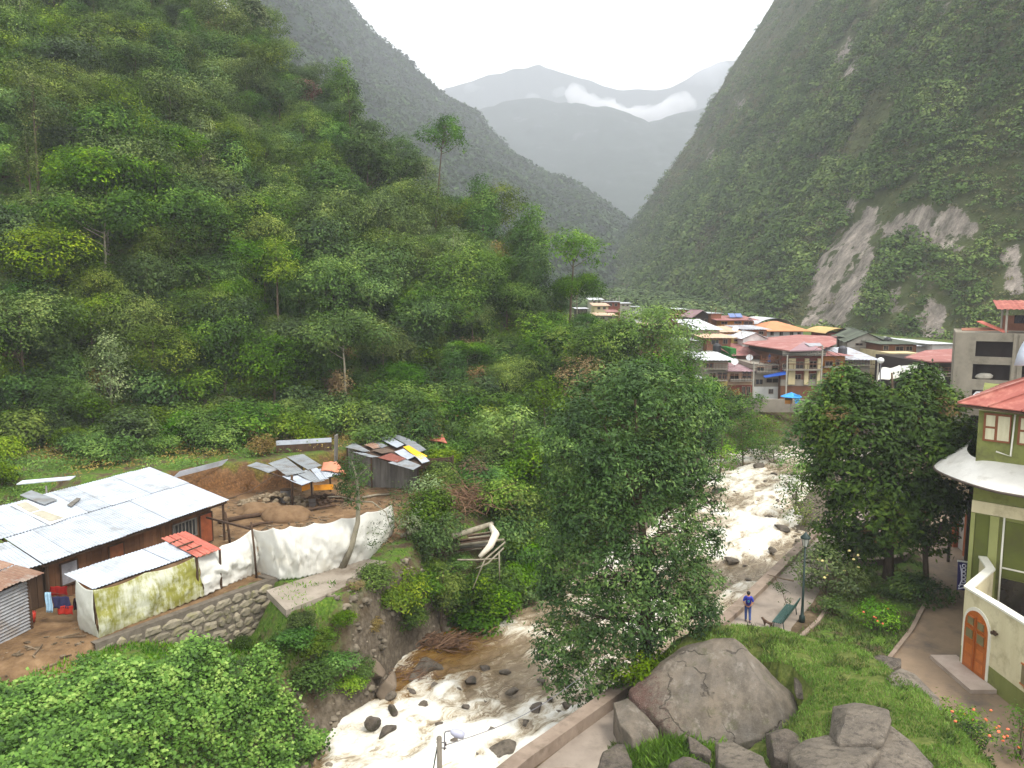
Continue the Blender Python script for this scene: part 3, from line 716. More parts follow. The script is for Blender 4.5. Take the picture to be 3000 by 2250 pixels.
undergrowth('undergrowth', X[a][:9000], Y[a][:9000], 2.2, .36, .5, LF_DEEP, rng, 4, 11, .5)
undergrowth('undergrowth', X[b][:7000], Y[b][:7000], 2.4, .34, .45, LF_OLIVE, rng, 4, 11, .5, seed=4)
# weeds along the foot of the hillside and the back of the terrace
X = rng.uniform(-62, 6, 30000); Y = rng.uniform(46, 96, 30000); h = hill_h(X, Y)
ok = (h < 3.5) & ~in_poly([(-27, 42), (-23, 58), (-15, 62), (-4, 56), (-4, 46), (-12, 40)], X, Y) & ~in_poly(P_BANK, X, Y) & ~in_poly(P_RIVER, X, Y) & (X < np.interp(Y, [46, 96], [-5, 16])) & ~((X > -30) & (X < -5) & (Y < 55))
X, Y = X[ok], Y[ok]; q = fbm(X/5, Y/5, 0, 3, 92)
undergrowth('weeds', X[q > .05][:4500], Y[q > .05][:4500], .7, .22, .4, LF_BRIGHT, rng, 3, 8, .35)
undergrowth('weeds', X[q <= .05][:4500], Y[q <= .05][:4500], .8, .22, .35, LF_DRY, rng, 3, 7, .35, seed=6)
# ---- forests on the far slopes
def slope_forest(name, G, nrm, n, rmin, rmax, per, leaf, mat, seed, mask=None, cap=None, wfun=None):
    rng = np.random.default_rng(seed); nv, nu = G.shape[:2]
    A = np.linalg.norm(np.cross(G[1:, :-1]-G[:-1, :-1], G[:-1, 1:]-G[:-1, :-1]), axis=2)
    Cn = G[:-1, :-1]; uu, vv = project(Cn); vis = (uu > -150) & (uu < 3150) & (vv > -150) & (vv < 1300) & (Cn[..., 1] > 0)
    w = A*vis
    if wfun is not None: w = w*wfun(Cn)
    if mask is not None: w = w*mask[:-1, :-1]
    p = w.ravel()/w.sum(); idx = rng.choice(p.size, n, p=p); i, j = np.unravel_index(idx, A.shape)
    a, b = rng.random(n)[:, None], rng.random(n)[:, None]
    c = G[i, j]*(1-a)*(1-b)+G[i+1, j]*a*(1-b)+G[i, j+1]*(1-a)*b+G[i+1, j+1]*a*b
    R = rng.uniform(rmin, rmax, n)*(.75+.5*rng.random(n))
    if cap is not None: R = R*cap(c)
    R = np.maximum(R, .3)
    d = unit(rng.normal(size=(n*per, 3))); d[:, 2] = np.abs(d[:, 2])*.9+.05
    P = np.repeat(c, per, 0)+d*np.repeat(R, per)[:, None]*rng.uniform(.55, 1.05, (n*per, 1))+np.array([0, 0, 1.0])*np.repeat(R*.35, per)[:, None]
    Nn = unit(d+np.array([0, 0, .5])+rng.normal(size=P.shape)*.35)
    V, F = leaves(P, Nn, np.repeat(R, per)*leaf*rng.uniform(.6, 1.3, n*per), .75, rng)
    ob = link(name, mesh_np(name, V, F), mat); tag(ob, kind='stuff'); return ob
LF_FARR = leafmat('leaves_right_slope', (52, 72, 34), (84, 108, 50), (128, 144, 78), .045, .1, .85, .12, .0)
LF_FARB = leafmat('leaves_right_scrub', (76, 76, 46), (98, 100, 60), (128, 122, 82), .05, .1, .85, .12, .0)
rockn = fbm(GR[..., 0]/22, GR[..., 1]/22, GR[..., 2]/40, 5, 131)
scm = np.clip(1-scar_all*1.6, 0, 1)
greenband = np.clip(.55+1.3*fbm(GR[..., 0]/60, GR[..., 1]/60, GR[..., 2]/45, 4, 141)+.5*np.exp(-((GR[..., 2]-75)/45)**2), .12, 1.4)
near_w = lambda c: (300/np.clip(c[..., 1], 100, 900))**1.3
hz_cap = lambda c: np.clip(1.15-c[:, 2]/420, .5, 1.1)*np.clip(c[:, 1]/330, .45, 1.5)
slope_forest('forest', GR, nR, 9500, 2.0, 4.8, 72, .28, LF_FARR, 21, scm**2*greenband*(rockn < .3), hz_cap, near_w)
slope_forest('scrub', GR, nR, 15000, .9, 2.4, 22, .42, LF_FARB, 22, scm**3*(1.5-greenband*.7), hz_cap, near_w)
slope_forest('forest', GL, nL, 22000, 2.8, 6.5, 7, .8, LF_FAR, 23, None, None, None)
# ---- valley floor trees beyond the town, at the foot of the right mountain
def floor_forest():
    rng = np.random.default_rng(31); n = 1500
    Y = rng.uniform(190, 640, n); X = rng.uniform(.02, .30, n)*Y+rng.uniform(-10, 10, n)
    edge = np.interp(Y, [90, 200, 320, 600, 900], [110, 92, 86, 92, 92]); ok = (X > edge-26-Y*.03) | (Y > 330); X, Y = X[ok], Y[ok]; n = len(X)
    Z = gz(X, Y, False); R = rng.uniform(2.2, 4.2, n)*np.clip(Y/300, .8, 1.4); per = 40
    d = unit(rng.normal(size=(n*per, 3))); d[:, 2] = np.abs(d[:, 2])
    P = np.repeat(np.stack([X, Y, Z+R*.5], 1), per, 0)+d*np.repeat(R, per)[:, None]
    V, F = leaves(P, unit(d+np.array([0, 0, .6])), np.repeat(R, per)*.45, .7, rng)
    tag(link('forest', mesh_np('forest', V, F), LF_FARR), kind='stuff')
floor_forest()
# ---- the big dark tree between river wall and mound
def px_lobes(base, Y, L, depth=.9):
    out = []
    for q in L:
        u, v, r = q[:3]; dy = q[3] if len(q) > 3 else 0; rz = q[4] if len(q) > 4 else 1.0
        p = at_y(u, v, Y+dy); m = px_m(u, v, p)*r
        out.append((p.x-base[0], p.y-base[1], p.z-base[2], m, m*depth, m*rz))
    return out
b = (6.2, 33.6, g1(6.2, 33.6)-.2)
Ld = px_lobes(b, 34, [(1800, 1165, 130, .5, .8), (1900, 1190, 150, 0, .8), (1730, 1300, 150, -.5), (2040, 1230, 80, .6), (1660, 1380, 70, .3), (1650, 1540, 55, .2), (1600, 1740, 45, 0), (2060, 1420, 60, .4), (2060, 1780, 45, .2), (1930, 1370, 150, .3, .9), (1840, 1400, 150, -1, .9), (2010, 1310, 85, .6),
     (1690, 1430, 95, 0), (1740, 1520, 130, -.8, .9), (1900, 1560, 160, -.6, .9), (2030, 1480, 85, .4), (1670, 1620, 115, 0, .8), (1800, 1660, 140, -1.2, .9), (1960, 1690, 120, -.2, .9), (2035, 1600, 75, .4),
     (1730, 1770, 130, -.8, .8), (1860, 1790, 150, -1, .8), (1990, 1790, 110, 0, .8), (2050, 1810, 60, .3, .6), (1660, 1870, 100, -.6, .8), (1760, 1880, 130, -.8, .8), (1900, 1850, 90, -1, .7), (1640, 1930, 75, -.8, .8), (1710, 1970, 95, -1, .8), (1640, 2010, 50, -.8, .6), (1780, 2000, 60, -.9, .7), (1660, 1700, 90, -.3, .9),
     (2080, 1590, 40, .2, .6), (2110, 1570, 30, .2, 1.0), (2090, 1700, 45, .2, .6)])
DT = tree('river_tree', b, Ld, dict(n_clump=6200, per=15, rc=.20, leaf=.20, asp=.40, up=.45, fill=.25, jitter=1.0), LF_DARK, 1.8, .30, 77, 'tall dark glossy-leaved tree standing beside the huge boulder at the river wall', branches=24, sub=5)
rng = np.random.default_rng(8)
P, Nn = crown_pts(px_lobes(b, 33.2, [(1890, 1330, 60), (1930, 1390, 35), (1770, 1610, 55), (1850, 1640, 50), (1790, 1590, 40), (1900, 1700, 30), (1830, 1770, 30), (2030, 1690, 60), (2040, 1730, 50), (1640, 1800, 35), (1930, 1280, 40), (1850, 1530, 25), (1700, 1520, 25)]), 150, 14, .16, rng, up=.7)
V, F = leaves(P, Nn, .20, .5, rng); link('young_leaves', mesh_np('young_leaves', V, F), LF_BRIGHT, DT)
# ---- the broad tree in the garden beside the lane
b = (24.0, 47.2, .0)
Lr = px_lobes(b, 47.5, [(2480, 1140, 62, 0), (2560, 1205, 80, 0), (2690, 1145, 68, 0), (2640, 1250, 115, -1), (2755, 1220, 85, 0), (2800, 1300, 65, .5), (2530, 1290, 120, -1.2), (2440, 1210, 70, 0), (2700, 1340, 130, -1.5, .9), (2600, 1400, 130, -1.6, .9), (2480, 1390, 95, -1, .9), (2790, 1390, 75, 0), (2430, 1300, 60, .5), (2395, 1400, 40, .3), (2850, 1350, 35, 0), (2420, 1560, 40, 0), (2800, 1470, 40, 0), (2720, 1090, 32, 0), (2520, 1120, 32, 0), (2380, 1250, 40, 0),
     (2560, 1500, 120, -1.4, .8), (2680, 1480, 125, -1.4, .8), (2750, 1500, 65, -.3, .9), (2470, 1500, 60, -.6, .9), (2610, 1570, 95, -1, .6), (2740, 1580, 55, -.2, .8), (2510, 1580, 60, -.8, .8)])
GT = tree('garden_tree', b, Lr, dict(n_clump=4300, per=13, rc=.26, leaf=.33, asp=.42, up=.5, fill=.3, jitter=1.0), LF_DEEP, 1.6, .30, 78, 'broad dark green tree shading the riverside garden beside the lane', branches=20, sub=4)
P, Nn = crown_pts(px_lobes(b, 46.0, [(2560, 1560, 35), (2620, 1560, 45), (2700, 1530, 35), (2660, 1250, 35), (2770, 1200, 40), (2450, 1220, 30), (2500, 1260, 25), (2740, 1190, 30), (2630, 1530, 30)]), 110, 12, .2, rng)
V, F = leaves(P, Nn, .24, .45, rng); link('rusty_leaves', mesh_np('rusty_leaves', V, F), LF_DRY, GT)
m = MB(); m.tube([(25.9, 46.2, -.2), (25.8, 46.4, 2), (25.3, 46.6, 4.4)], [.2, .16, .1]); m.tube([(25.8, 46.4, 2), (26.6, 46.4, 3.4), (27.3, 46.8, 4.6)], [.12, .1, .05]); m.build('stem', BARK, GT, smooth=True)
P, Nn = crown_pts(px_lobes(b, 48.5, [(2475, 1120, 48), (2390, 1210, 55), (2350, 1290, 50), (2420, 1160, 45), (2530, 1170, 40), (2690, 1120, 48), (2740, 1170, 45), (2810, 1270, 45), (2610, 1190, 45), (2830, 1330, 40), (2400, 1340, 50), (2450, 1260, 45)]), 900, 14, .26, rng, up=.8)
V, F = leaves(P, Nn, .27, .45, rng); link('leaves_painted_sunlit', mesh_np('leaves_painted_sunlit', V, F), LF_BRIGHT, GT)  # brighter leaf colour paints sunlight onto the crown's top and left rim
# ---- single trees with a place of their own
def ptree(name, u, vb, vt, Y, wpx, kind, n, mat, label, seed, dens=1.0, leaf=.3, cat='tree', group=None, gap=.35, bark=None, r0=None, zb=None, asp=.45, rc=.4):
    p = at_y(u, vb, Y); z = g1(p.x, Y) if zb is None else zb
    top = at_y(u, vt, Y).z; H = max(top-z, 1.0); R = wpx*px_m(u, vt, at_y(u, vt, Y))/2
    if ('bush' in name or 'shrub' in name) and kind == 'round': kind = 'bush'; gap = 0.0
    lobes = rand_lobes(seed, R, H, H*gap, n, kind)
    area = sum(l[3]**2 for l in lobes)
    if Y < 62 and rc == .4: rc = .26
    if name.startswith('bank_tree'): dens *= 1.4
    nc = int(area*11*dens/(rc/.4)**2)
    return tree(name, (p.x, Y, z-.1), lobes, dict(n_clump=nc, per=12, rc=rc, leaf=leaf, asp=asp, up=.5), mat, H*gap*.7, r0 or max(.05, H*.016), seed, label, cat, group, bark, branches=max(6, n), sub=3)
ptree('slender_tree', 1035, 640, 235, 130, 110, 'tall', 7, LF_DEEP, 'tall slender tree with a tufted crown rising above the hillside ridge', 301, 1.1, .42, gap=.6, r0=.22, asp=.35)
ptree('slender_tree', 1275, 760, 345, 122, 190, 'flat', 15, LF_GREEN, 'tall open tree with a wide ragged crown on the hillside ridge', 302, .9, .4, gap=.35, r0=.2, asp=.35)
ptree('leaning_tree', 1670, 900, 690, 106, 230, 'flat', 10, LF_BRIGHT, 'bright green tree at the low right end of the wooded ridge', 303, .8, .4, gap=.3)
ptree('brown_tree', 880, 360, 225, 138, 120, 'round', 7, LF_BROWN, 'reddish-brown leaved tree on the upper hillside ridge', 304, .8, .5, gap=.2)
ptree('hillside_tree', 800, 260, 150, 146, 90, 'tall', 6, LF_DARK, 'bluish dark tree just above the reddish-brown one on the ridge', 305, .8, .5, gap=.2)
ptree('hillside_tree', 740, 160, -20, 148, 140, 'tall', 8, LF_PALE, 'tall pale tree at the top edge of the wooded ridge', 306, .6, .5, gap=.3)
# bank trees in front of the town (left bank of the bend)
NB = 'trees along the left river bank'
for q in [('bank_tree', 1790, 1150, 900, 92, 270, 'round', 10, LF_GREEN, 'tree with a dark forked trunk before the far roofs', 311, 1.0, .34),
          ('bank_tree', 1900, 1150, 868, 88, 270, 'round', 11, LF_BRIGHT, 'tallest bright green tree in front of the town roofs', 312, 1.0, .34),
          ('bank_tree', 2010, 1180, 920, 80, 200, 'tall', 10, LF_BRIGHT, 'fresh green tree overlapping the left end of the town row', 313, 1.0, .34),
          ('bank_tree', 1950, 1250, 1020, 74, 240, 'round', 12, LF_GREEN, 'leafy tree with small bright leaves behind the dark river tree', 314, 1.0, .3),
          ('bank_tree', 1830, 1280, 1050, 70, 240, 'round', 12, LF_DEEP, 'blue-green tree behind the top of the dark river tree', 315, 1.0, .3),
          ('bank_tree', 2060, 1300, 1090, 72, 150, 'round', 9, LF_GREEN, 'rounded tree on the bank above the first rapids', 316, 1.0, .3),
          ('bank_tree', 1720, 1180, 960, 84, 260, 'round', 10, LF_OLIVE, 'olive tree between the ridge end and the far roofs', 317, 1.0, .34),
          ('bank_tree', 1620, 1160, 900, 92, 240, 'round', 9, LF_GREEN, 'mid-green tree at the foot of the ridge end', 318, 1.0, .34),
          ('twiggy_tree', 1690, 1230, 1040, 76, 190, 'round', 9, LF_DRY, 'greyish twiggy half-bare tree in the middle of the bank wood', 319, .75, .24),
          ('bank_tree', 1600, 1250, 1080, 72, 170, 'round', 9, LF_OLIVE, 'small olive tree just left of the twiggy one', 320, 1.0, .3),
          ('bank_bush', 1500, 1330, 1130, 60, 230, 'round', 9, LF_BRIGHT, 'bright yellow-green bushy tree above the wood pile', 321, 1.0, .28),
          ('bank_bush', 1620, 1340, 1140, 56, 220, 'round', 9, LF_BRIGHT, 'second yellow-green bushy tree, nearest the dark river tree top', 322, 1.0, .28),
          ('bank_bush', 1420, 1400, 1270, 62, 170, 'round', 8, LF_GREEN, 'low green bush at the right edge of the terrace', 323, 1.0, .26),
          ('bank_bush', 1560, 1420, 1240, 57, 230, 'round', 10, LF_GREEN, 'wide green bush above the brushwood heap', 324, 1.0, .26),
          ('bank_bush', 1700, 1440, 1260, 55, 170, 'round', 9, LF_DEEP, 'dark green bush against the left edge of the river tree', 325, 1.0, .26),
          ('dry_bush', 1400, 1480, 1320, 55, 150, 'round', 8, LF_DRY, 'brown straggly bush behind the brushwood heap', 326, 1.0, .22),
          ('bank_bush', 1530, 1560, 1380, 52, 200, 'round', 10, LF_OLIVE, 'olive bush just behind the stacked poles', 327, 1.0, .24),
          ('bank_bush', 1250, 1480, 1350, 50, 150, 'round', 9, LF_PALE, 'pale open bush beside the plank shed', 328, .8, .2),
          ('bank_bush', 1190, 1560, 1420, 45, 130, 'round', 8, LF_PALE, 'pale-leaved shrub behind the far end of the white tarpaulin', 329, .8, .2),
          ('bank_bush', 1570, 1690, 1560, 50, 150, 'round', 9, LF_BRIGHT, 'bright green bush on the slope right of the pole stack', 330, 1.0, .22),
          ('bank_bush', 1640, 1620, 1450, 50, 150, 'round', 9, LF_GREEN, 'green bush on the slope touching the river tree', 331, 1.0, .22),
          ('bank_bush', 1480, 1790, 1660, 45, 170, 'round', 9, LF_GREEN, 'green bush low on the slope above the brown pool', 332, 1.0, .22),
          ('bank_bush', 1380, 1760, 1620, 44, 150, 'round', 9, LF_OLIVE, 'olive bush halfway down the slope below the pole stack', 333, 1.0, .22),
          ('bank_bush', 1550, 1800, 1700, 47, 120, 'round', 8, LF_BRIGHT, 'bright bush at the water edge by the brown pool', 334, 1.0, .22),
          ('bank_bush', 1290, 1700, 1560, 43, 130, 'round', 8, LF_OLIVE, 'olive bush on the slope right of the tarpaulin end', 335, 1.0, .2),
          ('bank_bush', 1180, 1760, 1640, 40.5, 190, 'round', 10, LF_OLIVE, 'spreading olive shrub hanging over the edge below the bent tree', 336, .9, .18),
          ('bank_bush', 2180, 1300, 1170, 86, 180, 'round', 9, LF_GREEN, 'rounded shrub on the bank below the town wall', 337, 1.0, .28),
          ('bank_bush', 2270, 1330, 1200, 87, 150, 'round', 9, LF_DEEP, 'dark shrub at the bend of the river below the town', 338, 1.0, .28),
          ('bank_bush', 2110, 1340, 1220, 80, 120, 'round', 8, LF_BRIGHT, 'light shrub where the rapids come out from behind the trees', 339, 1.0, .28),
          ('bank_bush', 2220, 1260, 1180, 92, 200, 'round', 9, LF_OLIVE, 'olive shrub directly under the town retaining wall', 340, 1.0, .28)]:
    ptree(q[0], *q[1:10], seed=q[10], dens=q[11], leaf=q[12], cat='bush' if 'bush' in q[0] else 'tree', group=NB, gap=.08 if 'bush' in q[0] else .3)
# bushes and small trees filling the river bank and the foot of the hillside
BP = []
for i, (R, H, mat, nc, leaf) in enumerate([(2.0, 3.0, LF_GREEN, 420, .22), (1.8, 2.6, LF_OLIVE, 380, .2), (2.2, 3.6, LF_DEEP, 460, .22), (1.7, 2.4, LF_BRIGHT, 340, .2), (1.6, 2.2, LF_DRY, 260, .18)]):
    t = tree('bank_bush', (0, 0, 0), rand_lobes(400+i, R, H, 0, 9, 'bush'), dict(n_clump=nc, per=11, rc=.24, leaf=leaf, asp=.5, up=.5), mat, .3, .06, 400+i, ['leafy green bush in the thicket on the left river bank', 'olive bush in the thicket on the left river bank', 'dark bush in the thicket on the left river bank', 'yellow-green bush in the thicket on the left river bank', 'dry brown bush in the thicket on the left river bank'][i], 'bush', 'thicket bushes on the left bank', sub=2)
    BP.append(t)
def bank_spots():
    rng = np.random.default_rng(33); pts = []; N_ = 6000
    X = rng.uniform(-16, 30, N_); Y = rng.uniform(42, 104, N_)
    d = poly_dist(RIV_L, X, Y); h = hill_h(X, Y); inb = in_poly(P_BANK, X, Y)
    ter = (~inb) & (~in_poly(P_RIVER, X, Y)) & (X < np.interp(Y, [42, 104], [-5, 20])) & (X > np.interp(Y, [42, 56, 70, 104], [-6.2, -4.5, -9, -2])) & (h < 6)
    ok = (inb & (d > 1.3)) | ter
    ok &= ~((X < -4.5) & (Y < 44.5))
    ok &= (np.hypot(X+2.6, Y-46.6) > 2.6) & (np.hypot(X+3.0, Y-50) > 2.6) & ~((X > -6) & (X < 0) & (Y < 46))
    for x, y in zip(X[ok], Y[ok]):
        m = 1.7+.006*y
        if all((x-a)**2+(y-b)**2 > m*m for a, b in pts): pts.append((x, y))
        if len(pts) >= 250: break
    return pts
FOOT = []
rng = np.random.default_rng(44); X = rng.uniform(-75, 2, 4000); Y = rng.uniform(55, 100, 4000); h = hill_h(X, Y)
for x, y, q in zip(X, Y, h):
    if (.3 < q < 15 or (q <= .3 and y > 60.5+.0*x and x < -8 and y > 62+.35*(x+26))) and all((x-a)**2+(y-b)**2 > 2.7**2 for a, b in FOOT) and len(FOOT) < 150: FOOT.append((float(x), float(y)))
used = set()
for x, y in bank_spots()+[(-4.6, 45.2), (-1.2, 46.2), (.6, 48.3), (-.2, 50.2), (1.8, 50.6), (-2.2, 44.3), (2.6, 53.0), (4.0, 54.6), (1.2, 53.5), (-3.4, 43.6+1.2), (-5.6, 47.6), (-20, 60.5), (-24, 61.5), (-16.5, 63), (-28, 60), (-12, 63.5), (-8, 65), (-31, 57), (-34, 60), (-38, 57), (-36, 53), (-41, 60), (-26, 65), (-19, 66), (-13, 68), (-44, 57), (-47, 61), (-32, 64)]+FOOT:
    n = float(fbm(x/7, y/7, 0, 2, 57)); i = rr.choices(range(5), [3, 3 if n < .1 else 1, 2, 2.5 if n > 0 else .6, 1 if n < 0 else .4])[0]
    if y < 58 and x > -7: i = rr.choice([0, 3, 3, 0, 1, 1])
    o = copy_tree(BP[i]) if i in used else BP[i]; used.add(i)
    s = rr.uniform(.6, 1.0)*((.86+.008*y) if (x, y) not in FOOT else 1.5); o.location = (x, y, g1(x, y)-.2); o.rotation_euler.z = rr.uniform(0, 6.28); o.scale = (s, s, s*rr.uniform(.8, 1.2))
# right bank greenery
NG = 'shrubs of the riverside garden and right bank'
for q in [('garden_shrub', 2330, 1480, 1340, 66, 140, 'round', 8, LF_DEEP, 'shrub on the far right bank left of the broad garden tree', 351, 1.0, .26),
          ('garden_shrub', 2400, 1300, 1120, 78, 190, 'round', 9, LF_GREEN, 'leafy tree on the far right bank below the orange house', 352, 1.0, .3),
          ('garden_shrub', 2350, 1380, 1260, 74, 130, 'round', 8, LF_BRIGHT, 'light green shrub near the rocks of the far rapids', 353, 1.0, .26),
          ('garden_shrub', 2360, 1530, 1470, 63, 130, 'round', 7, LF_OLIVE, 'low shrub growing over the gravel beside the wall', 354, 1.0, .22),
          ('angel_trumpet_shrub', 2420, 1800, 1590, 44.5, 220, 'round', 11, LF_PALE, 'yellow-green shrub with hanging leaves behind the bench', 355, 1.1, .2),
          ('garden_shrub', 2480, 1740, 1540, 47.5, 190, 'round', 10, LF_GREEN, 'dense green shrub between the lamp and the broad tree', 356, 1.0, .22),
          ('flower_shrub', 2560, 1880, 1760, 39.6, 170, 'round', 9, LF_BRIGHT, 'bright green flowering shrub at the garden corner near the mound', 357, 1.2, .16),
          ('garden_shrub', 2690, 1790, 1650, 43.5, 190, 'round', 9, LF_DARK, 'dark shrub in the shade under the broad tree', 358, 1.1, .2),
          ('garden_shrub', 2620, 1800, 1700, 44, 120, 'round', 8, LF_DEEP, 'small deep green shrub left of the dark shaded one', 359, 1.1, .2),
          ('garden_shrub', 2440, 1860, 1740, 41.5, 130, 'round', 8, LF_GREEN, 'low green shrub in the garden bed right of the bench', 360, 1.1, .18),
          ('flower_shrub', 2830, 2180, 2010, 28.5, 190, 'round', 9, LF_BRIGHT, 'leafy rose shrub with orange blooms at the lower right', 361, 1.4, .13),
          ('flower_shrub', 2840, 2250, 2110, 26.5, 170, 'round', 8, LF_GREEN, 'lower shrub just in front of the orange-bloomed one', 362, 1.3, .13),
          ('flower_shrub', 2990, 2190, 2010, 28, 130, 'round', 8, LF_BRIGHT, 'leafy shrub at the wall foot in the lower right corner', 363, 1.3, .13),
          ('mound_shrub', 1870, 2000, 1900, 32.2, 190, 'round', 8, LF_OLIVE, 'grassy overhanging shrub on the left shoulder of the big boulder', 364, 1.5, .2)]:
    o = ptree(q[0], *q[1:10], seed=q[10], dens=q[11], leaf=q[12], cat='shrub', group=NG, gap=.06, rc=.4 if q[4] > 60 else .22, zb=None if q[0] != 'mound_shrub' else 1.4)
def blooms(par, n, col, r, hgt, size, seed):
    rr = random.Random(seed); m = MB()
    for i in range(n):
        a = rr.uniform(0, 6.28); d = r*math.sqrt(rr.random()); c = world_of(par)+Vector((d*math.cos(a), d*math.sin(a)-r*.3, hgt*rr.uniform(.55, 1.0)))
        m.blob(c, (size, size, size*.7), 6, .3, i)
    m.build('blossom', surf('blossom%s' % str(col[0]), col, None, 9, .6, .2, 0), par)
for o in list(C.objects):
    if o.name.startswith('flower_shrub'):
        s = int(o.location.x*10); blooms(o, 7, (236, 120, 84), 1.0, 1.5, .06, s)
    if o.name.startswith('angel_trumpet'): blooms(o, 12, (232, 214, 140), 1.6, 3.0, .09, 5)
# bent tree in front of the tarpaulin
p0 = at_z(1000, 1665, 3.2); bt = empty('bent_tree', p0, 'small bent tree growing up in front of the white tarpaulin', 'tree')
pts = [at_y(1000, 1670, p0.y), at_y(1030, 1600, p0.y), at_y(1048, 1530, p0.y+.1), at_y(1050, 1470, p0.y+.1), at_y(1045, 1400, p0.y), at_y(1030, 1350, p0.y)]
m = MB(); m.tube(pts, [.20, .16, .13, .11, .08, .03], 8); m.tube([pts[3], at_y(1090, 1470, p0.y), at_y(1130, 1500, p0.y), at_y(1150, 1560, p0.y)], [.06, .04, .03, .02], 5)
m.tube([pts[3], at_y(1000, 1455, p0.y), at_y(960, 1455, p0.y)], [.05, .03, .02], 5); m.tube([pts[4], at_y(1075, 1370, p0.y)], [.05, .02], 5)
m.build('trunk', BARKP, bt, smooth=True)
Lb = px_lobes(p0, p0.y, [(1030, 1365, 38), (1045, 1410, 42), (1015, 1430, 30), (1040, 1460, 32), (1060, 1390, 30), (1000, 1390, 22)])
me = crown_mesh('crown', Lb, 230, 12, .14, .15, .4, 55, LF_GREEN, up=.5); link('crown', me, None, bt)
Lb = px_lobes(p0, p0.y, [(1110, 1560, 42), (1140, 1600, 36), (1150, 1530, 30), (1090, 1590, 24), (1160, 1480, 40), (1180, 1440, 40)])
me = crown_mesh('spray', Lb, 110, 10, .2, .13, .4, 56, LF_DARK, up=.4, fill=.6); link('foliage', me, None, bt)
# ---- broad-leaved ground cover in the near left corner
def ground_cover():
    rng = np.random.default_rng(61); n = 12500; X = rng.uniform(-22, -6.8, n); Y = rng.uniform(17, 33, n)
    wall_s = (X+17.9)*WN[0]+(Y-31.3)*WN[1]; d = poly_dist(RIV_L, X, Y)
    lim = np.interp(X, [-22, -17.5, -15.6, -13.6, -12, -10.4, -9.4, -8], [24.2, 26.2, 27.8, 29.4, 30.4, 31.4, 32.0, 32.4])
    n1 = fbm(X/1.8, Y/1.8, 0, 3, 62)
    ok = (wall_s > 1.3-1.2*n1) & (Y < lim+1.2*n1) & ((X < np.interp(Y, [17, 28, 30, 33], [-9.8, -9.4, -8.3, -7.6])) ) & ~in_poly(P_RIVER, X, Y)
    X, Y, d, n1 = X[ok], Y[ok], d[ok], n1[ok]
    hgt = (.3+.8*sstep(.2, 2.5, d))*(.7+1.0*n1)
    c = np.stack([X, Y, np.maximum(gz(X, Y), -1.6)+hgt], 1); per = 15
    o = rng.normal(size=(len(X), per, 3))*np.array([.22, .22, .15]); P = (c[:, None]+o).reshape(-1, 3)
    Nn = unit(np.array([.1, -.25, 1.0])+rng.normal(size=P.shape)*.42)
    V, F = leaves(P, Nn, .145, .85, rng); ob = link('leafy_ground_cover', mesh_np('leafy_ground_cover', V, F), LF_BROAD); tag(ob, kind='stuff')
    # stems below
    c2 = c.copy(); c2[:, 2] -= .35; P = (c2[:, None]+rng.normal(size=(len(X), 4, 3))*.2).reshape(-1, 3)
    V, F = leaves(P, unit(rng.normal(size=P.shape)+np.array([0, 0, .6])), .22, .5, rng); tag(link('leafy_ground_cover', mesh_np('leafy_ground_cover', V, F), LF_DEEP), kind='stuff')
ground_cover()
# creeping shrubs and weeds draped down the near slope
for j, (u, v, s, i) in enumerate([(860, 1890, .55, 3), (905, 1930, .6, 1), (960, 1900, .5, 3), (990, 1960, .6, 3), (930, 2010, .65, 0), (1015, 2040, .55, 3), (1060, 1990, .4, 0), (880, 1840, .45, 1), (1000, 1840, .4, 1), (1110, 1740, .7, 1), (1160, 1790, .75, 1), (1230, 1760, .8, 0), (1290, 1800, .7, 1), (1200, 1850, .5, 2), (1330, 1760, .8, 0), (1380, 1830, .6, 3), (1450, 1850, .5, 0), (800, 1930, .5, 0), (750, 1960, .45, 3), (700, 1900, .35, 1), (1330, 1690, .7, 3), (1270, 1690, .6, 1), (1040, 1730, .3, 4), (1100, 1850, .35, 4), (1520, 1760, .7, 3), (1580, 1730, .8, 0), (1440, 1720, .8, 0), (1500, 1660, .8, 3)]):
    p = at_ground(u, v); o = copy_tree(BP[i]); o.location = (p.x, p.y, p.z-.12); s = s*1.05; o.rotation_euler.z = j*1.7; o.scale = (s, s, s*.8)
    o['label'] = 'low shrub draped down the earth slope below the concrete ledge'; o['group'] = 'shrubs draped over the near earth slope'
# ---- grass on the mound and on patches of the terrace
def grass(name, X, Y, h, w, mat, rng, droop=.5, z=None):
    n = len(X); Z = (gz(X, Y) if z is None else z)-.02; a = rng.uniform(0, 2*PI, n); t = rng.uniform(0, 2*PI, n); hh = h*rng.uniform(.5, 1.4, n); b = np.stack([X, Y, Z], 1)
    sd = np.stack([np.cos(a), np.sin(a), 0*a], 1)*w*.5; ln = np.stack([np.cos(t), np.sin(t), 0*t], 1)*(hh*droop*rng.random(n))[:, None]; up = np.stack([0*a, 0*a, hh], 1)
    V = np.stack([b-sd, b+sd, b+ln*.4+up*.6+sd*.6, b+ln+up], 1).reshape(-1, 3)
    ob = link(name, mesh_np(name, V, np.arange(4*n).reshape(n, 4)), mat); tag(ob, kind='stuff'); return ob
LF_LAWN = leafmat('lawn_blades', (72, 104, 28), (106, 142, 46), (150, 172, 82), .6, .15, .7, .15, .0)
LF_TUFT = leafmat('tuft_blades', (50, 74, 22), (92, 112, 40), (140, 140, 70), .8, .15, .7, .3, .0)
rng = np.random.default_rng(71); n = 110000; X = rng.uniform(3, 19, n); Y = rng.uniform(19, 37.5, n); ok = in_poly(MOUND, X, Y); n1 = fbm(X/.9, Y/.9, 0, 3, 72); ok &= n1 > -.22
X, Y = X[ok], Y[ok]; grass('lawn_grass', X, Y, .13, .035, LF_LAWN, rng, .9)
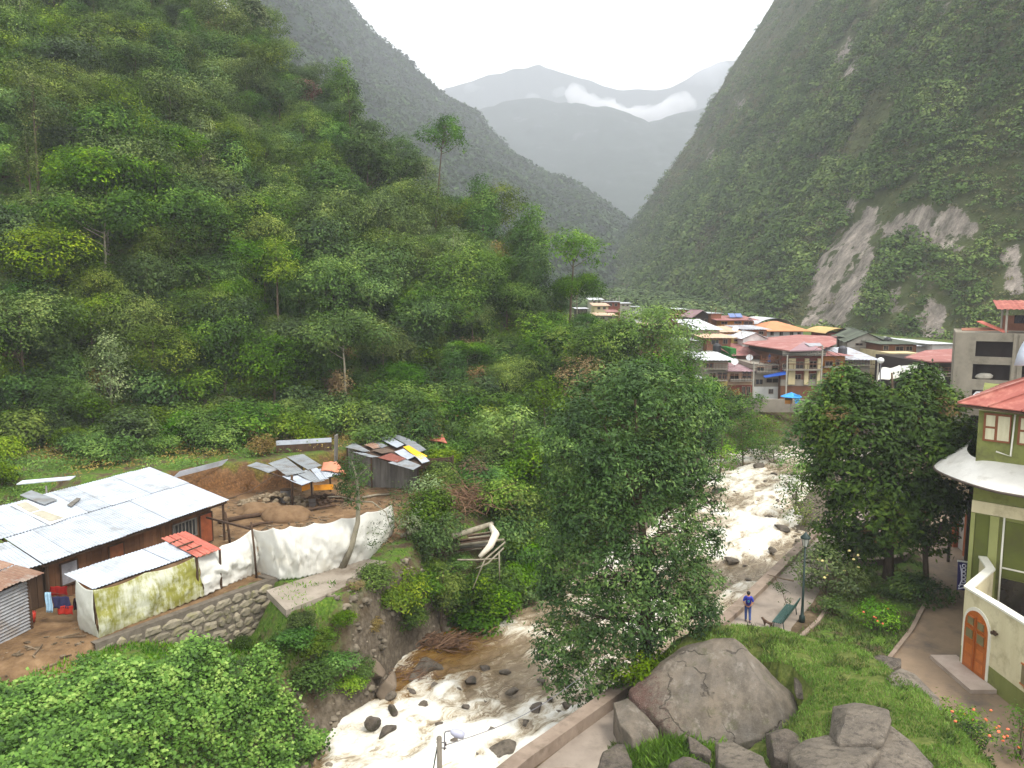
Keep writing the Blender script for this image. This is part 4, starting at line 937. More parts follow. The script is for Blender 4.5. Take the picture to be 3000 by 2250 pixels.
wn_ = fbm(X/.7, Y/.7, 0, 2, 75) > .32; grass('lawn_weeds', X[wn_][::2], Y[wn_][::2], .2, .07, LF_TUFT, rng, 1.2)
k = rng.random(len(X)) < .10; d = poly_dist(MOUND+[MOUND[0]], X, Y); grass('lawn_grass', X[k & (d < 1.2)], Y[k & (d < 1.2)], .34, .04, LF_TUFT, rng, .9)
X = rng.uniform(14, 30, 26000); Y = rng.uniform(36, 56, 26000); ok = in_poly(GARDEN, X, Y) & (fbm(X/1.2, Y/1.2, 0, 3, 73) > -.15); grass('garden_grass', X[ok], Y[ok], .2, .07, LF_TUFT, rng, .9)
def bank_weeds(name, n, mat, seed, th, h, leaf):
    rng = np.random.default_rng(seed); X = rng.uniform(-17, 45, n); Y = rng.uniform(20, 110, n)
    ok = in_poly(P_BANK, X, Y) & (poly_dist(RIV_L, X, Y) > 1.2) & (fbm(X/2.4, Y/2.4, 0, 3, seed+1) > np.where((Y > 36) & (Y < 43) & (X < -4), th+.12, th)-np.where(Y > 43, .25, 0))
    X, Y = X[ok], Y[ok]; undergrowth(name, X, Y, h, leaf, .45, mat, rng, 2.0, 8, .2, seed=seed)
bank_weeds('bank_weeds', 16000, LF_OLIVE, 81, .05, .7, .15); bank_weeds('bank_weeds', 15000, LF_GREEN, 84, .08, .8, .16); bank_weeds('bank_weeds', 9000, LF_DRY, 87, .05, .5, .13)
rng = np.random.default_rng(90); X = rng.uniform(-24, -9, 26000); Y = rng.uniform(20, 38, 26000)
s_ = (X+17.9)*WN[0]+(Y-31.3)*WN[1]; ok = (s_ > .3) & ~in_poly(P_BANK, X, Y) & (fbm(X/1.6, Y/1.6, 0, 3, 91) > -.1); grass('verge_grass', X[ok], Y[ok], .2, .06, LF_BRIGHT, rng, .9)
# ============================================================ left bank settlement
ZT = 3.22
TIN = surf('tin_sheet', (196, 202, 210), (168, 174, 182), 1.2, .42, .5, .12, 6, isl=.10, dirt=(150, 150, 148), metal=.25)
TING = surf('tin_sheet_grey', (150, 154, 156), (116, 120, 122), 1.6, .5, .45, .2, 8, isl=.22, dirt=(110, 98, 84), metal=.2)
TINR = surf('tin_sheet_red', (196, 110, 92), (170, 88, 72), 1.5, .6, .3, .15, 8, isl=.12, dirt=(150, 96, 82))
RUST = surf('tin_sheet_rusty', (120, 84, 66), (146, 120, 100), 1.8, .7, .25, .2, 8, isl=.2, dirt=(160, 158, 150))
PLANK = surf('plank_brown', (112, 78, 52), (78, 54, 38), 2.4, .85, .2, .35, 16, isl=.25, sc=(1, 1, .2))
PLANKG = surf('plank_grey', (118, 114, 106), (84, 80, 74), 2.4, .88, .2, .35, 16, isl=.25, sc=(1, 1, .2))
TIMBER = surf('timber_dark', (86, 66, 50), (56, 44, 34), 3, .85, .2, .4, 16, sc=(1, 1, .2))
TARPW = surf('tarp_white', (206, 204, 194), (180, 178, 168), .8, .6, .35, .15, 5, dirt=(196, 190, 172))
DARKIN = surf('dark_interior', (34, 30, 28), (22, 20, 18), 2, .9, .1, 0)
def corr(A, B, D, nu, nv, jit=.02, pitch=.16, amp=.018, over=.06, seed=1, skip=()):
    """corrugated sheets: A corner, A-B along the eave, A-D up the slope; returns an MB"""
    A, B, D = Vector(A), Vector(B), Vector(D); eu, ev = B-A, D-A; n = eu.cross(ev).normalized()
    if n.z < 0: n = -n
    rr = random.Random(seed); m = MB(); Lu = eu.length/nu; nw = max(4, int(Lu/pitch)*4)
    for i in range(nu):
        for j in range(nv):
            if (i, j) in skip: continue
            o = A+eu*(i/nu)+ev*(j/nv); a = eu/nu*(1+over/Lu); b = ev/nv*(1.04); lift = n*(.012*(nv-j)+.004*(i % 2)+rr.uniform(0, jit)); sh = ev.normalized()*rr.uniform(-jit*2.5, jit*2.5)
            G = []
            for p in range(nw+1):
                w = n*(amp*math.sin(p/4*2*PI)); G.append([o+a*(p/nw)+b*q+w+lift+sh for q in (0, 1)])
            m.grid(G); m.grid([[p-n*.012 for p in r] for r in G])
    return m
def stand(u, v, u2=None, v2=None, z=ZT, Y=None):
    """ground point under pixel (u,v) at level z, and the point above it seen at (u2,v2)"""
    b = at_z(u, v, z) if Y is None else at_y(u, v, Y)
    if u2 is None: return b
    return b, at_y(u2, v2, b.y)
# ---- the long shack
sh = empty('long_shack', at_z(300, 1640, ZT), 'long wooden shack under a large pale corrugated tin roof', 'shack')
F1, F2 = at_z(128, 1653, 5.5), at_z(668, 1466, 5.6); B2 = at_z(440, 1371, 6.35); e = F2-F1
M2 = F2.lerp(B2, .49); M1 = M2-e; B1 = B2-e
ext = e*.55
r1 = corr(F1, F2, M1, 8, 1, seed=3); r1.build('roof', TIN, sh)
r2 = corr(M1-ext+Vector((0, 0, .03)), M2+Vector((0, 0, .03)), B1-ext, 13, 1, seed=4); r2.build('roof', TIN, sh)
r3 = corr(F1-ext*.0-e*.0, F1+e*.001, M1, 1, 1, seed=5)
m = corr(F1-e*.55+(B2-F2)*.08, F1-e*.012, M1-e*.55, 5, 1, seed=6); m.build('roof', TIN, sh)
inn = (B2-F2).normalized(); al = e.normalized()
wf1, wf2 = F1+inn*.7+al*.5, F2+inn*.7-al*.9; zt = 5.25
def planks(P, Q, z0, z1, w=.28, th=.05, seed=1):
    rr = random.Random(seed); m = MB(); L = (Vector((Q.x, Q.y, 0))-Vector((P.x, P.y, 0))).length; n = max(1, int(L/w)); d = (Q-P); d.z = 0; d.normalize(); ang = math.atan2(d.y, d.x)
    for i in range(n):
        c = Vector((P.x, P.y, 0))+d*((i+.5)*L/n); h = z1-z0+rr.uniform(-.06, .02)
        m.box((c.x+rr.uniform(-.01, .01), c.y+rr.uniform(-.012, .012), z0+h/2), (L/n*.97, th, h), ang)
    return m
planks(wf1, wf2, ZT, zt, seed=2).build('plank_wall', PLANK, sh)
w0 = wf1-al*.02; planks(w0, w0+inn*4.6-al*.0, ZT, zt, seed=3).build('plank_wall', TIMBER, sh)
planks(w0-al*.3, w0-al*6+inn*.3, ZT, zt, seed=8).build('plank_wall', TIMBER, sh)
planks(wf2, wf2+inn*4.6, ZT, zt, seed=4).build('plank_wall', PLANK, sh)
def panel(P, d, w, z0, z1, out, mat, name, parent, t=.05, frame=None):
    """upright panel centred at P along d, standing OUT in front of the wall"""
    ang = math.atan2(d.y, d.x); c = Vector((P.x, P.y, (z0+z1)/2))+out
    p = MB().box(c, (w, t, z1-z0), ang).build(name, mat, parent)
    if frame:
        m = MB(); f = .06; o2 = out.normalized()*(t*.5+.012) if out.length else Vector()
        for dx, dz, ww, hh in ((-w/2, 0, f, z1-z0+f), (w/2, 0, f, z1-z0+f), (0, (z1-z0)/2, w, f), (0, -(z1-z0)/2, w, f)): m.box(c+d*dx+Vector((0, 0, dz))+o2, (ww, .06, hh), ang)
        m.build('frame', frame, p)
    return p
out = -inn*.06
wn = panel(wf1.lerp(wf2, .80), al, 1.7, 4.0, 5.0, out, surf('window_dark_glass', (58, 60, 60), (40, 42, 42), 3, .25, .5, 0), 'window', sh, frame=PLANKG)
m = MB()
for i in range(7): m.box(wf1.lerp(wf2, .80)+out*2.2+al*(-.75+i*.25)+Vector((0, 0, 4.5-wf1.lerp(wf2, .80).z)), (.05, .03, 1.0), math.atan2(al.y, al.x))
m.build('window_bars', PLANKG, wn)
panel(wf1.lerp(wf2, .955), al, .95, ZT+.05, 5.05, out, surf('door_orange_brown', (150, 82, 50), (118, 62, 38), 3, .6, .3, .1), 'door', sh, frame=TIMBER)
panel(wf1.lerp(wf2, .36), al, .9, ZT+.05, 5.05, out, surf('door_plain_brown', (128, 76, 48), (96, 58, 38), 3, .7, .3, .1), 'door', sh, frame=TIMBER)
panel(wf1.lerp(wf2, .10), al, .9, 3.9, 5.0, out, surf('window_pale_cloth', (150, 148, 150), (110, 108, 112), 3, .8, .2, .1), 'window', sh, frame=TIMBER)
m = MB()
for t in (0, .33, .66, 1): m.bar(F1.lerp(F2, t)+(B2-F2)*.02-Vector((0, 0, .12)), F1.lerp(F2, t)+(B2-F2)*.9-Vector((0, 0, .14)), .08)
m.bar(F1+inn*.2-Vector((0, 0, .18)), F2+inn*.2-Vector((0, 0, .18)), .09)
for t in (.02, .98): m.bar(F1.lerp(F2, t)+inn*.25-Vector((0, 0, .2)), Vector((F1.lerp(F2, t)+inn*.25).to_2d().to_3d())+Vector((0, 0, ZT-.1)), .11)
m.build_each('roof_beam', TIMBER, sh)
def on_roof(u, v, z): return at_z(u, v, z)
# skylight, loose board and loose tin on the roof
def roofpt(u, v):
    """point on the roof plane under a pixel"""
    n = (F2-F1).cross(B2-F2).normalized(); r = Vector(ray(u, v)); o = Vector((0, 0, CAMH)); t = (F1-o).dot(n)/r.dot(n); return o+r*t
up = Vector((0, 0, 1))
SKYL = surf('skylight_panel', (176, 170, 152), (150, 144, 126), 2, .5, .4, .05)
q = [roofpt(*p)+up*.10 for p in ((30, 1484), (80, 1470), (200, 1520), (145, 1542))]
sk = MB().slab(q, .03).build('skylight', surf('skylight_rim', (230, 230, 226), (214, 214, 210), 2, .5, .3, 0), sh)
q = [roofpt(*p)+up*.135 for p in ((48, 1484), (76, 1476), (118, 1498), (88, 1507))]; MB().slab(q, .02).build('pane', SKYL, sk)
q = [roofpt(*p)+up*.135 for p in ((94, 1510), (124, 1501), (186, 1523), (148, 1534))]; MB().slab(q, .02).build('pane', SKYL, sk)
q = [roofpt(*p)+up*.14 for p in ((58, 1457), (92, 1443), (168, 1470), (130, 1485))]
MB().slab(q, .03).build('roof_sheet', TING, label='loose grey sheet lying at the back edge of the long roof', cat='roof sheet')
q = [roofpt(*p)+up*.17 for p in ((197, 1487), (226, 1466), (237, 1468), (210, 1491))]
MB().slab(q, .05).build('board', PLANKG, label='short weathered board lying loose on the long tin roof', cat='board')
# ---- left-hand store shed
ls = empty('store_shed', at_z(40, 1850, ZT), 'corrugated store shed with a rusty tin roof at the left edge', 'shed')
g0, g1_ = at_z(-220, 1995, ZT), at_z(92, 1836, ZT); m = MB(); d = (g1_-g0); L = d.length; d.normalize(); G = []
nrm = Vector((d.y, -d.x, 0)); H_ = at_y(92, 1692, g1_.y).z-ZT
for q in range(int(H_/.15*4)+1):
    z = ZT-.1+q*.15/4; w = nrm*(.035*math.sin(q/4*2*PI)); G.append([g0+d*t*L+w+Vector((0, 0, z-ZT)) for t in (0, .5, 1)])
m.grid(G); m.grid([[p-nrm*.02 for p in r] for r in G]); m.build('corrugated_wall', surf('corrugated_zinc', (150, 150, 150), (118, 118, 118), 2, .5, .4, .1, dirt=(120, 104, 84)), ls)
side = g1_-nrm*2.4; planks(g1_+d*.02, side, ZT, ZT+H_-.05, .3, seed=5).build('plank_wall', TIMBER, ls)
zr = ZT+H_+.05; A = g0+nrm*.35+Vector((0, 0, zr-ZT)); B = g1_+nrm*.35+d*.45+Vector((0, 0, zr-ZT)); D = A-nrm*2.9+Vector((0, 0, .5))
corr(A, B, D, 5, 2, seed=8, jit=.04).build('roof', RUST, ls)
m = MB(); m.bar(g1_+Vector((0, 0, -.1)), g1_+Vector((0, 0, H_)), .12); m.build('corner_post', TIMBER, ls)
# ---- lean-to behind the stained tarpaulin
lt = empty('lean_to', at_z(420, 1760, ZT), 'low lean-to with a pale tin roof above the stained tarpaulin', 'shed')
A, B = at_z(272, 1727, 5.15), at_z(572, 1624, 5.2); D = at_z(190, 1684, 5.35)
corr(A, B, D, 4, 1, seed=9).build('roof', TIN, lt)
m = MB()
for p in (A, B, A.lerp(B, .5)): m.bar(Vector((p.x-.12, p.y+.15, ZT-.1)), Vector((p.x-.12, p.y+.15, 5.12)), .09)
m.bar(A+Vector((-.1, .12, -.07)), B+Vector((-.1, .12, -.07)), .08); m.build_each('post', TIMBER, lt)
q = [roofq for roofq in (at_z(455, 1655, 5.33), at_z(478, 1640, 5.33), at_z(540, 1632, 5.33), at_z(522, 1642, 5.33))]
rt_ = empty('red_lean_to', at_z(580, 1690, ZT), 'small lean-to roofed with salmon-red corrugated sheets', 'shed')
A, B = at_z(578, 1634, 5.25), at_z(646, 1611, 5.25); D = at_z(476, 1580, 5.5)
corr(A, B, D, 3, 1, seed=11, amp=.03).build('roof', TINR, rt_)
m = MB()
for p, q in (((496, 1592), (530, 1579)), ((520, 1603), (566, 1586)), ((548, 1614), (590, 1598))): m.bar(at_z(*p, 5.48), at_z(*q, 5.48), .09, .05)
m.build_each('roof_batten', TIMBER, rt_)
m = MB()
for p in (A, B): m.bar(Vector((p.x-.1, p.y+.15, ZT-.1)), Vector((p.x-.1, p.y+.15, 5.22)), .09)
m.build_each('post', TIMBER, rt_)
# ---- tarpaulins
def stained_tarp():
    k = N('tarp_stained'); n = k.noise(.7, 5, .7, sc=(1, 1, 1.2)); n2 = k.noise(4.5, 5, .7, sc=(1, 1, .18))
    f = k.ramp(k.math('ADD', k.math('MULTIPLY', n, .9), k.math('MULTIPLY', n2, .6)), [(.62, (0, 0, 0)), (.82, (1, 1, 1))])
    c = k.mix(f, rgb((186, 186, 164)), rgb((128, 126, 56))); k.bsdf(c, .6, .3, k.bump(n2, .2, .03)); return k.m
STAIN = stained_tarp()
def tarp(name, pts, mat, seed, label, bulge=.25, fold=.10, nz=34, per=16, z=ZT, cat='tarpaulin'):
    """pts: (u_bottom, v_bottom, u_top, v_top) along the cloth; hung between them"""
    cols = []
    for i in range(len(pts)-1):
        a = stand(*pts[i], z=z); b = stand(*pts[i+1], z=z)
        for j in range(per+(1 if i == len(pts)-2 else 0)):
            t = j/per; cols.append((a[0].lerp(b[0], t)+Vector((0, 0, .05*math.sin(j*2.1+seed))), a[1].lerp(b[1], t)-Vector((0, 0, .15*math.sin(PI*t)))))
    G = []; n = len(cols); ax = (cols[-1][0]-cols[0][0]).normalized(); nn = Vector((ax.y, -ax.x, 0))
    for i, (b, t) in enumerate(cols):
        row = []
        for j in range(nz+1):
            s = j/nz; p = b.lerp(t, s)
            w = float(fbm(i/5.0+seed*7, s*1.6, seed, 3, 5))*fold*2*math.sin(PI*min(1, s*1.1+.05))+float(1-abs(fbm(i/3.5+s*2.2, s*2.4-i*.16, seed, 3, 6))*3)*fold*.55*math.sin(PI*min(1, s+.08))
            row.append(p+nn*(bulge*math.sin(PI*s)*(.6+.4*math.sin(PI*i/n))+w))
        G.append(row)
    m = MB(); m.grid(G); o = m.build(name, mat, smooth=True, label=label, cat=cat)
    md = o.modifiers.new('thick', 'SOLIDIFY'); md.thickness = .008
    return o
tarp('tarpaulin', [(232, 1842, 222, 1698), (290, 1872, 272, 1729)], surf('tarp_greyish', (196, 196, 184), (172, 174, 160), .8, .6, .3, .15, 5, dirt=(160, 160, 130)), 1, 'pale grey tarpaulin covering the short end of the lean-to', .12, .06, per=14)
tarp('tarpaulin', [(290, 1872, 272, 1729), (450, 1806, 425, 1678), (600, 1745, 574, 1630)], STAIN, 2, 'yellow-green stained tarpaulin hanging along the front of the lean-to', .2, .14, per=20)
tarp('tarpaulin', [(600, 1745, 576, 1632), (690, 1704, 650, 1598), (752, 1680, 738, 1550)], TARPW, 3, 'slack white tarpaulin between the red roof and the tall post', .25, .2, per=14)
tarp('tarpaulin', [(752, 1676, 737, 1549), (820, 1698, 800, 1546), (880, 1694, 850, 1541), (940, 1680, 920, 1532), (1010, 1660, 1000, 1518), (1082, 1638, 1075, 1500), (1150, 1565, 1148, 1478)], TARPW, 4, 'long clean white tarpaulin fencing the muddy yard', .3, .2, per=14)
def post(u, v, u2, v2, r, label, mat=TIMBER, z=ZT):
    b, t = stand(u, v, u2, v2, z=z); m = MB(); m.tube([b-Vector((0, 0, .2)), b.lerp(t, .5)+Vector((.02, 0, 0)), t], [r, r*.95, r*.85], 7); return m.build('post', mat, smooth=True, label=label, cat='post')
post(752, 1690, 736, 1530, .06, 'thin dark post at the seam between the two white tarpaulins')
post(675, 1592, 660, 1500, .07, 'dark post below the right corner of the long tin roof')
m = MB(); m.bar(at_y(606, 1516, 44.0), at_y(738, 1551, 41.0), .10); m.build('rail', TIMBER, label='dark timber rail running from the long roof to the tarpaulin post', cat='rail')
# ---- laundry
def cloth(pu, pv, w, h, col, label, Y, seed, name='garment', cat='clothes', shirt=False):
    p = at_y(pu, pv, Y); m = MB(); G = []
    for i in range(9):
        t = i/8-.5; row = []
        for j in range(9):
            s = j/8; ww = w*(1+.35*(s < .3) if shirt else 1); row.append(p+Vector((t*ww+.02*math.sin(s*6+seed), .05*math.sin(i*1.7+seed+s*2), -s*h-(.25*h*abs(t) if shirt and s < .3 else 0))))
        G.append(row)
    m.grid(G); o = m.build(name, surf('cloth_%d_%d_%d' % col, col, None, 6, .85, .1, .2), smooth=True, label=label, cat=cat, group='washing hung out by the shacks'); md = o.modifiers.new('thick', 'SOLIDIFY'); md.thickness = .012; return o
yl = stand(230, 1842).y+.6
for a in [(142, 1735, .28, .95, (170, 205, 226), 'pale blue towel hanging between the shed and the lean-to', 0), (180, 1748, .75, .55, (54, 54, 84), 'navy striped cloth hanging beside the pale blue towel', 0), (190, 1775, .7, .4, (176, 52, 40), 'red cloth hanging below the navy one', 0),
          (222, 1752, .25, .55, (40, 24, 30), 'dark garment between the navy cloth and the green shirt', 0), (243, 1752, .34, .68, (20, 104, 60), 'green shirt pegged at the corner of the lean-to', 1), (172, 1718, .8, .42, (150, 36, 30), 'red sheet stretched behind the washing', 0)]:
    cloth(*a[:5], a[5], yl+(.5 if a[1] < 1730 else .0), a[0], shirt=bool(a[6]))
l0, l1 = at_y(120, 1730, yl), at_y(262, 1750, yl); m = MB(); m.tube([l0, l0.lerp(l1, .5)-Vector((0, 0, .05)), l1], .012, 4); m.build('clothesline', TIMBER, label='sagging clothesline carrying washing at the lean-to corner', cat='clothesline')
for i, a in enumerate([(196, 1686, .9, .3, (196, 40, 70), 'crimson garment on the line under the long eave'), (216, 1668, .5, .28, (190, 190, 196), 'white garment on the line under the long eave'), (240, 1664, .45, .25, (214, 150, 40), 'orange garment on the line under the long eave'), (262, 1658, .5, .28, (44, 60, 110), 'dark blue garment on the line under the long eave'),
          (250, 1676, .5, .25, (90, 150, 200), 'light blue garment on the line under the long eave'), (298, 1640, .7, .4, (206, 196, 206), 'pinkish white sheet on the line under the long eave'), (400, 1612, .8, .22, (140, 110, 160), 'lilac garment near the red lean-to'), (432, 1600, .5, .22, (212, 96, 130), 'pink garment near the red lean-to'), (470, 1588, .8, .25, (170, 50, 120), 'magenta garment beside the red lean-to')]):
    cloth(*a[:5], a[5], 36.6+i*.62 if i < 6 else 41.0+(i-6)*.9, i)
# person-sized bucket and tub beside the shed
bk = empty('bucket', at_z(92, 1822, ZT), 'red plastic bucket at the shed corner', 'bucket'); p = world_of(bk)
m = MB(); m.tube([p, p+Vector((0, 0, .45))], [.16, .22], 12); m.build('tub', surf('red_plastic', (190, 60, 44), None, 3, .5, .4, 0), bk, smooth=True)
m = MB(); m.tube([p+Vector((.22*math.cos(a), .22*math.sin(a)*.2, .45+.2*math.sin(a))) for a in [PI*i/8 for i in range(9)]], .012, 5); m.build('handle', TIMBER, bk)
# ---- dry-stone retaining wall
def stone_wall():
    w = empty('stone_wall', (-14.5, 36, .8), 'mortared rough stone retaining wall below the tarpaulins', 'wall'); rr = random.Random(9)
    A = Vector((-17.9, 31.2, 0))+Vector((WN[0], WN[1], 0))*.25; D = Vector((WDIR[0], WDIR[1], 0)); Nn = Vector((WN[0], WN[1], 0)); L = 8.95
    m = MB(); back = MB(); a = 0.0
    def zb(a): return float(2.9-2.1*sstep(0, 7, a))-.35
    V = []
    for i in range(13):
        t = L*i/12; p = A+D*t; V.append([p-Nn*.35+Vector((0, 0, ZT+.04)), p+Nn*.02+Vector((0, 0, ZT+.04)), p+Nn*.16+Vector((0, 0, zb(t)))])
    back.grid(V); back.grid([[v[0], v[0]-Vector((0, 0, 2.5))] for v in V]); back.build('mortar', surf('mortar_grey', (112, 104, 92), (84, 76, 66), 3, .95, .1, .4, 20), w)
    z = -.1; row = 0
    while z < ZT-.02:
        h = rr.uniform(.3, .55); x = rr.uniform(-.2, .1)
        while x < L:
            ww = rr.uniform(.36, 1.05)
            if z+h > zb(x+ww/2)+.1 and z < ZT-.1:
                dz = rr.uniform(-.06, .06); zc = min(z+h/2+dz, ZT-h*.42); c = A+D*(x+ww/2)+Nn*(.05+.13*(1-(zc/ZT)))+Vector((0, 0, zc)); R = Matrix(((D.x, Nn.x, 0), (D.y, Nn.y, 0), (0, 0, 1))) @ Matrix.Rotation(rr.uniform(-.12, .12), 3, 'Y')
                V = []; F = []; nx, ny = 7, 5; sx, sz = ww*rr.uniform(.49, .54), h*rr.uniform(.5, .56); dp = rr.uniform(.06, .13); sd = rr.random()*50
                for i in range(nx):
                    for j in range(ny):
                        a_, b_ = -1+2*i/(nx-1), -1+2*j/(ny-1); k = (1-abs(a_)**8)*(1-abs(b_)**8); cut = 1-.18*(abs(a_)*abs(b_))**2*1.6
                        V.append(c+R @ Vector((a_*sx*cut*(1+.12*math.sin(b_*3+sd)), dp*min(1, k*2.2)+.02*math.sin(a_*5+sd)*math.cos(b_*4+sd)-.03, b_*sz*cut*(1+.12*math.sin(a_*3+sd)))))
                m.add(V, [tuple(f) for f in grid_faces(nx, ny)])
            x += ww+.02
        z += h+.015; row += 1
    m.build('stones', surf('wall_stone', (142, 132, 112), (104, 98, 84), 3.2, .9, .2, .35, 14, isl=.28, dirt=(122, 118, 72)), w)
    # return corner at the right end
    m = MB(); E_ = A+D*L
    m.slab([E_+Vector((0, 0, ZT+.06)), E_-Nn*1.0+Vector((0, 0, ZT+.06)), E_-Nn*1.0+D*.5+Vector((0, 0, ZT+.06)), E_+D*.5+Nn*.12+Vector((0, 0, ZT+.06))], 3.0); m.build('end_pier', surf('mortar_grey', (112, 104, 92)), w)
    for i, (a_, s_) in enumerate([(-.5, .34), (.2, .3), (1.0, .26), (.5, .24)]): pass
stone_wall()
def rock(name, c, r, seed, mat, label, cat='rock', group=None, rz=0, cuts=4, sub=4, amp=.16, parent=None):
    """faceted boulder: icosphere trimmed by random planes and roughened"""
    bm = bmesh.new(); bmesh.ops.create_icosphere(bm, subdivisions=sub, radius=1); rr = random.Random(seed)
    pl = [(Vector((rr.uniform(-1, 1), rr.uniform(-1, 1), rr.uniform(-.4, 1))).normalized(), rr.uniform(.32, .72)) for _ in range(cuts+6)]
    co = np.array([v.co[:] for v in bm.verts])
    for n, d in pl:
        nn = np.array(n[:]); q = co @ nn; co = co-np.outer(np.maximum(q-d, 0)*.97, nn)
    nz = fbm(co[:, 0]*1.3+seed, co[:, 1]*1.3, co[:, 2]*1.3, 5, seed % 97)*amp+fbm(co[:, 0]*5+seed, co[:, 1]*5, co[:, 2]*5, 4, 3)*amp*.35
    co = co*(1+nz[:, None])
    for v, p in zip(bm.verts, co): v.co = (p[0]*r[0], p[1]*r[1], p[2]*r[2])
    me = bpy.data.meshes.new(name); bm.to_mesh(me); bm.free(); me.polygons.foreach_set('use_smooth', np.ones(len(me.polygons), bool))
    o = link(name, me, mat, parent, c); o.rotation_euler = (0, 0, rz); tag(o, label, cat, group); return o
def rockmat(name, a, b, dk, moss=None, scale=1.0):
    k = N(name); n1 = k.noise(.8*scale, 7, .7); n2 = k.noise(2.6*scale, 8, .78); n3 = k.noise(28*scale, 3, .7)
    c = k.mix(k.ramp(n1, [(.4, (0, 0, 0)), (.6, (1, 1, 1))]), rgb(a), rgb(b))
    c = k.mix(k.math('MULTIPLY', k.ramp(n2, [(.48, (0, 0, 0)), (.62, (1, 1, 1))]), .8), c, rgb(dk))
    c = k.mix(k.math('MULTIPLY', k.ramp(n3, [(.58, (0, 0, 0)), (.7, (1, 1, 1))]), .35), c, rgb((196, 190, 180)))
    if moss: c = k.mix(k.math('MULTIPLY', k.ramp(k.noise(1.4*scale, 5, .7), [(.56, (0, 0, 0)), (.68, (1, 1, 1))]), .8), c, rgb(moss))
    k.bsdf(c, .88, .25, k.bump(k.math('ADD', k.math('MULTIPLY', n2, 1.6), k.math('MULTIPLY', n3, .4)), .8, .10)); MATS[name] = k.m; return k.m
ROCK = rockmat('boulder_granite', (124, 114, 100), (98, 90, 80), (66, 60, 52), None)
ROCKD = rockmat('boulder_dark', (104, 94, 82), (80, 72, 64), (50, 46, 40), (78, 78, 48))
ROCKW = rockmat('river_rock', (116, 106, 92), (90, 82, 70), (60, 52, 42), None, 1.6)
rock('loose_stone', at_z(300, 1905, 2.6)+Vector((0, 0, .0)), (.42, .3, .22), 5, ROCK, 'flat angular stone at the low left end of the stone wall', 'stone')
rock('loose_stone', at_z(268, 1915, 2.6), (.5, .35, .2), 6, ROCKD, 'rounded stone half buried at the foot of the stone wall', 'stone')
rock('loose_stone', at_z(305, 1870, 3.0), (.45, .3, .16), 7, ROCK, 'flat brown slab of stone at the tarpaulin corner', 'stone')
# ---- concrete ledge between wall and bent tree
m = MB(); m.slab([Vector((x, y, ZT+.03)) for x, y in ((-12.3, 37.0), (-10.6, 34.55), (-9.0, 36.6), (-7.5, 39.3), (-7.0, 41.2), (-8.2, 41.6), (-9.4, 40.4))], .35)
m.build('concrete_ledge', surf('ledge_concrete', (150, 140, 126), (122, 112, 98), 1.0, .9, .15, .25, 8, dirt=(96, 84, 70)), label='bare concrete ledge below the white tarpaulin at the tree foot', cat='ledge')
# ---- yard shelters
def zq(z, pts, Z0=(650, 1200), s=3.16): return [at_z(Z0[0]+x/s, Z0[1]+y/s, z) for x, y in pts]
def patch(q, mat, name, parent, seed):
    """one bent tin sheet from four corner points (A, B along the edge, C, D)"""
    A, B, Cc, D = q; rr = random.Random(seed); m = MB(); G = []
    n = (B-A).cross(D-A).normalized(); n = n if n.z > 0 else -n
    nw = max(8, int((B-A).length/.16)*4)
    for p in range(nw+1):
        t = p/nw; G.append([(A.lerp(B, t)).lerp(D.lerp(Cc, t), s)+n*(.016*math.sin(p/4*2*PI)+.05*math.sin(PI*s+seed)*rr.uniform(.9, 1)) for s in (0, .5, 1)])
    m.grid(G); m.grid([[x-n*.012 for x in r] for r in G]); return m.build(name, mat, parent)
st = empty('open_shelter', at_z(860, 1490, ZT), 'open shelter of grey tin sheets on posts over the muddy yard', 'shelter')
zs = 5.35
for i, (pts, mat, dz) in enumerate([([(430, 585), (530, 550), (320, 485), (230, 520)], TING, .0), ([(600, 622), (770, 590), (590, 445), (430, 497)], TING, .04), ([(800, 572), (925, 530), (755, 415), (600, 440)], TING, .08), ([(740, 697), (835, 662), (690, 590), (560, 612)], TIN, -.03),
        ([(855, 672), (955, 655), (800, 560), (680, 592)], TING, .02), ([(905, 652), (990, 640), (880, 548), (820, 562)], TIN, .05), ([(960, 640), (1120, 600), (1000, 545), (900, 560)], TIN, .07)]):
    patch([p+Vector((0, 0, dz)) for p in zq(zs, pts)], mat, 'roof_sheet', st, i)
m = MB(); b, t = stand(857, 1492, 855, 1392); m.tube([b-Vector((0, 0, .1)), t], .09, 7)
b2, t2 = stand(915, 1478, 912, 1412); m.tube([b2-Vector((0, 0, .1)), t2], .07, 7)
for (x, y) in ((740, 520), (1000, 520)):
    p = zq(5.2, [(x, y)])[0]; m.tube([Vector((p.x, p.y, ZT-.1)), p], .07, 7)
m.build_each('post', TIMBER, st, smooth=True)
m = MB(); m.bar(zq(5.24, [(260, 520)])[0], zq(5.24, [(740, 690)])[0], .09); m.bar(zq(5.24, [(740, 690)])[0], zq(5.24, [(1100, 600)])[0], .09); m.bar(zq(5.22, [(500, 480)])[0], zq(5.22, [(900, 650)])[0], .08); m.build_each('roof_beam', TIMBER, st)
ORB = surf('orange_board', (214, 146, 40), (184, 120, 34), 3, .7, .25, .1)
for i, (a, b, h) in enumerate([((738, 712), (815, 690), .35), ((850, 700), (1030, 690), .38)]):
    p, q = zq(4.95, [a])[0], zq(4.95, [b])[0]; MB().slab([p, q, q-Vector((0, 0, h)), p-Vector((0, 0, h))], .03, Vector((0, 1, 0))).build('board', ORB, st)
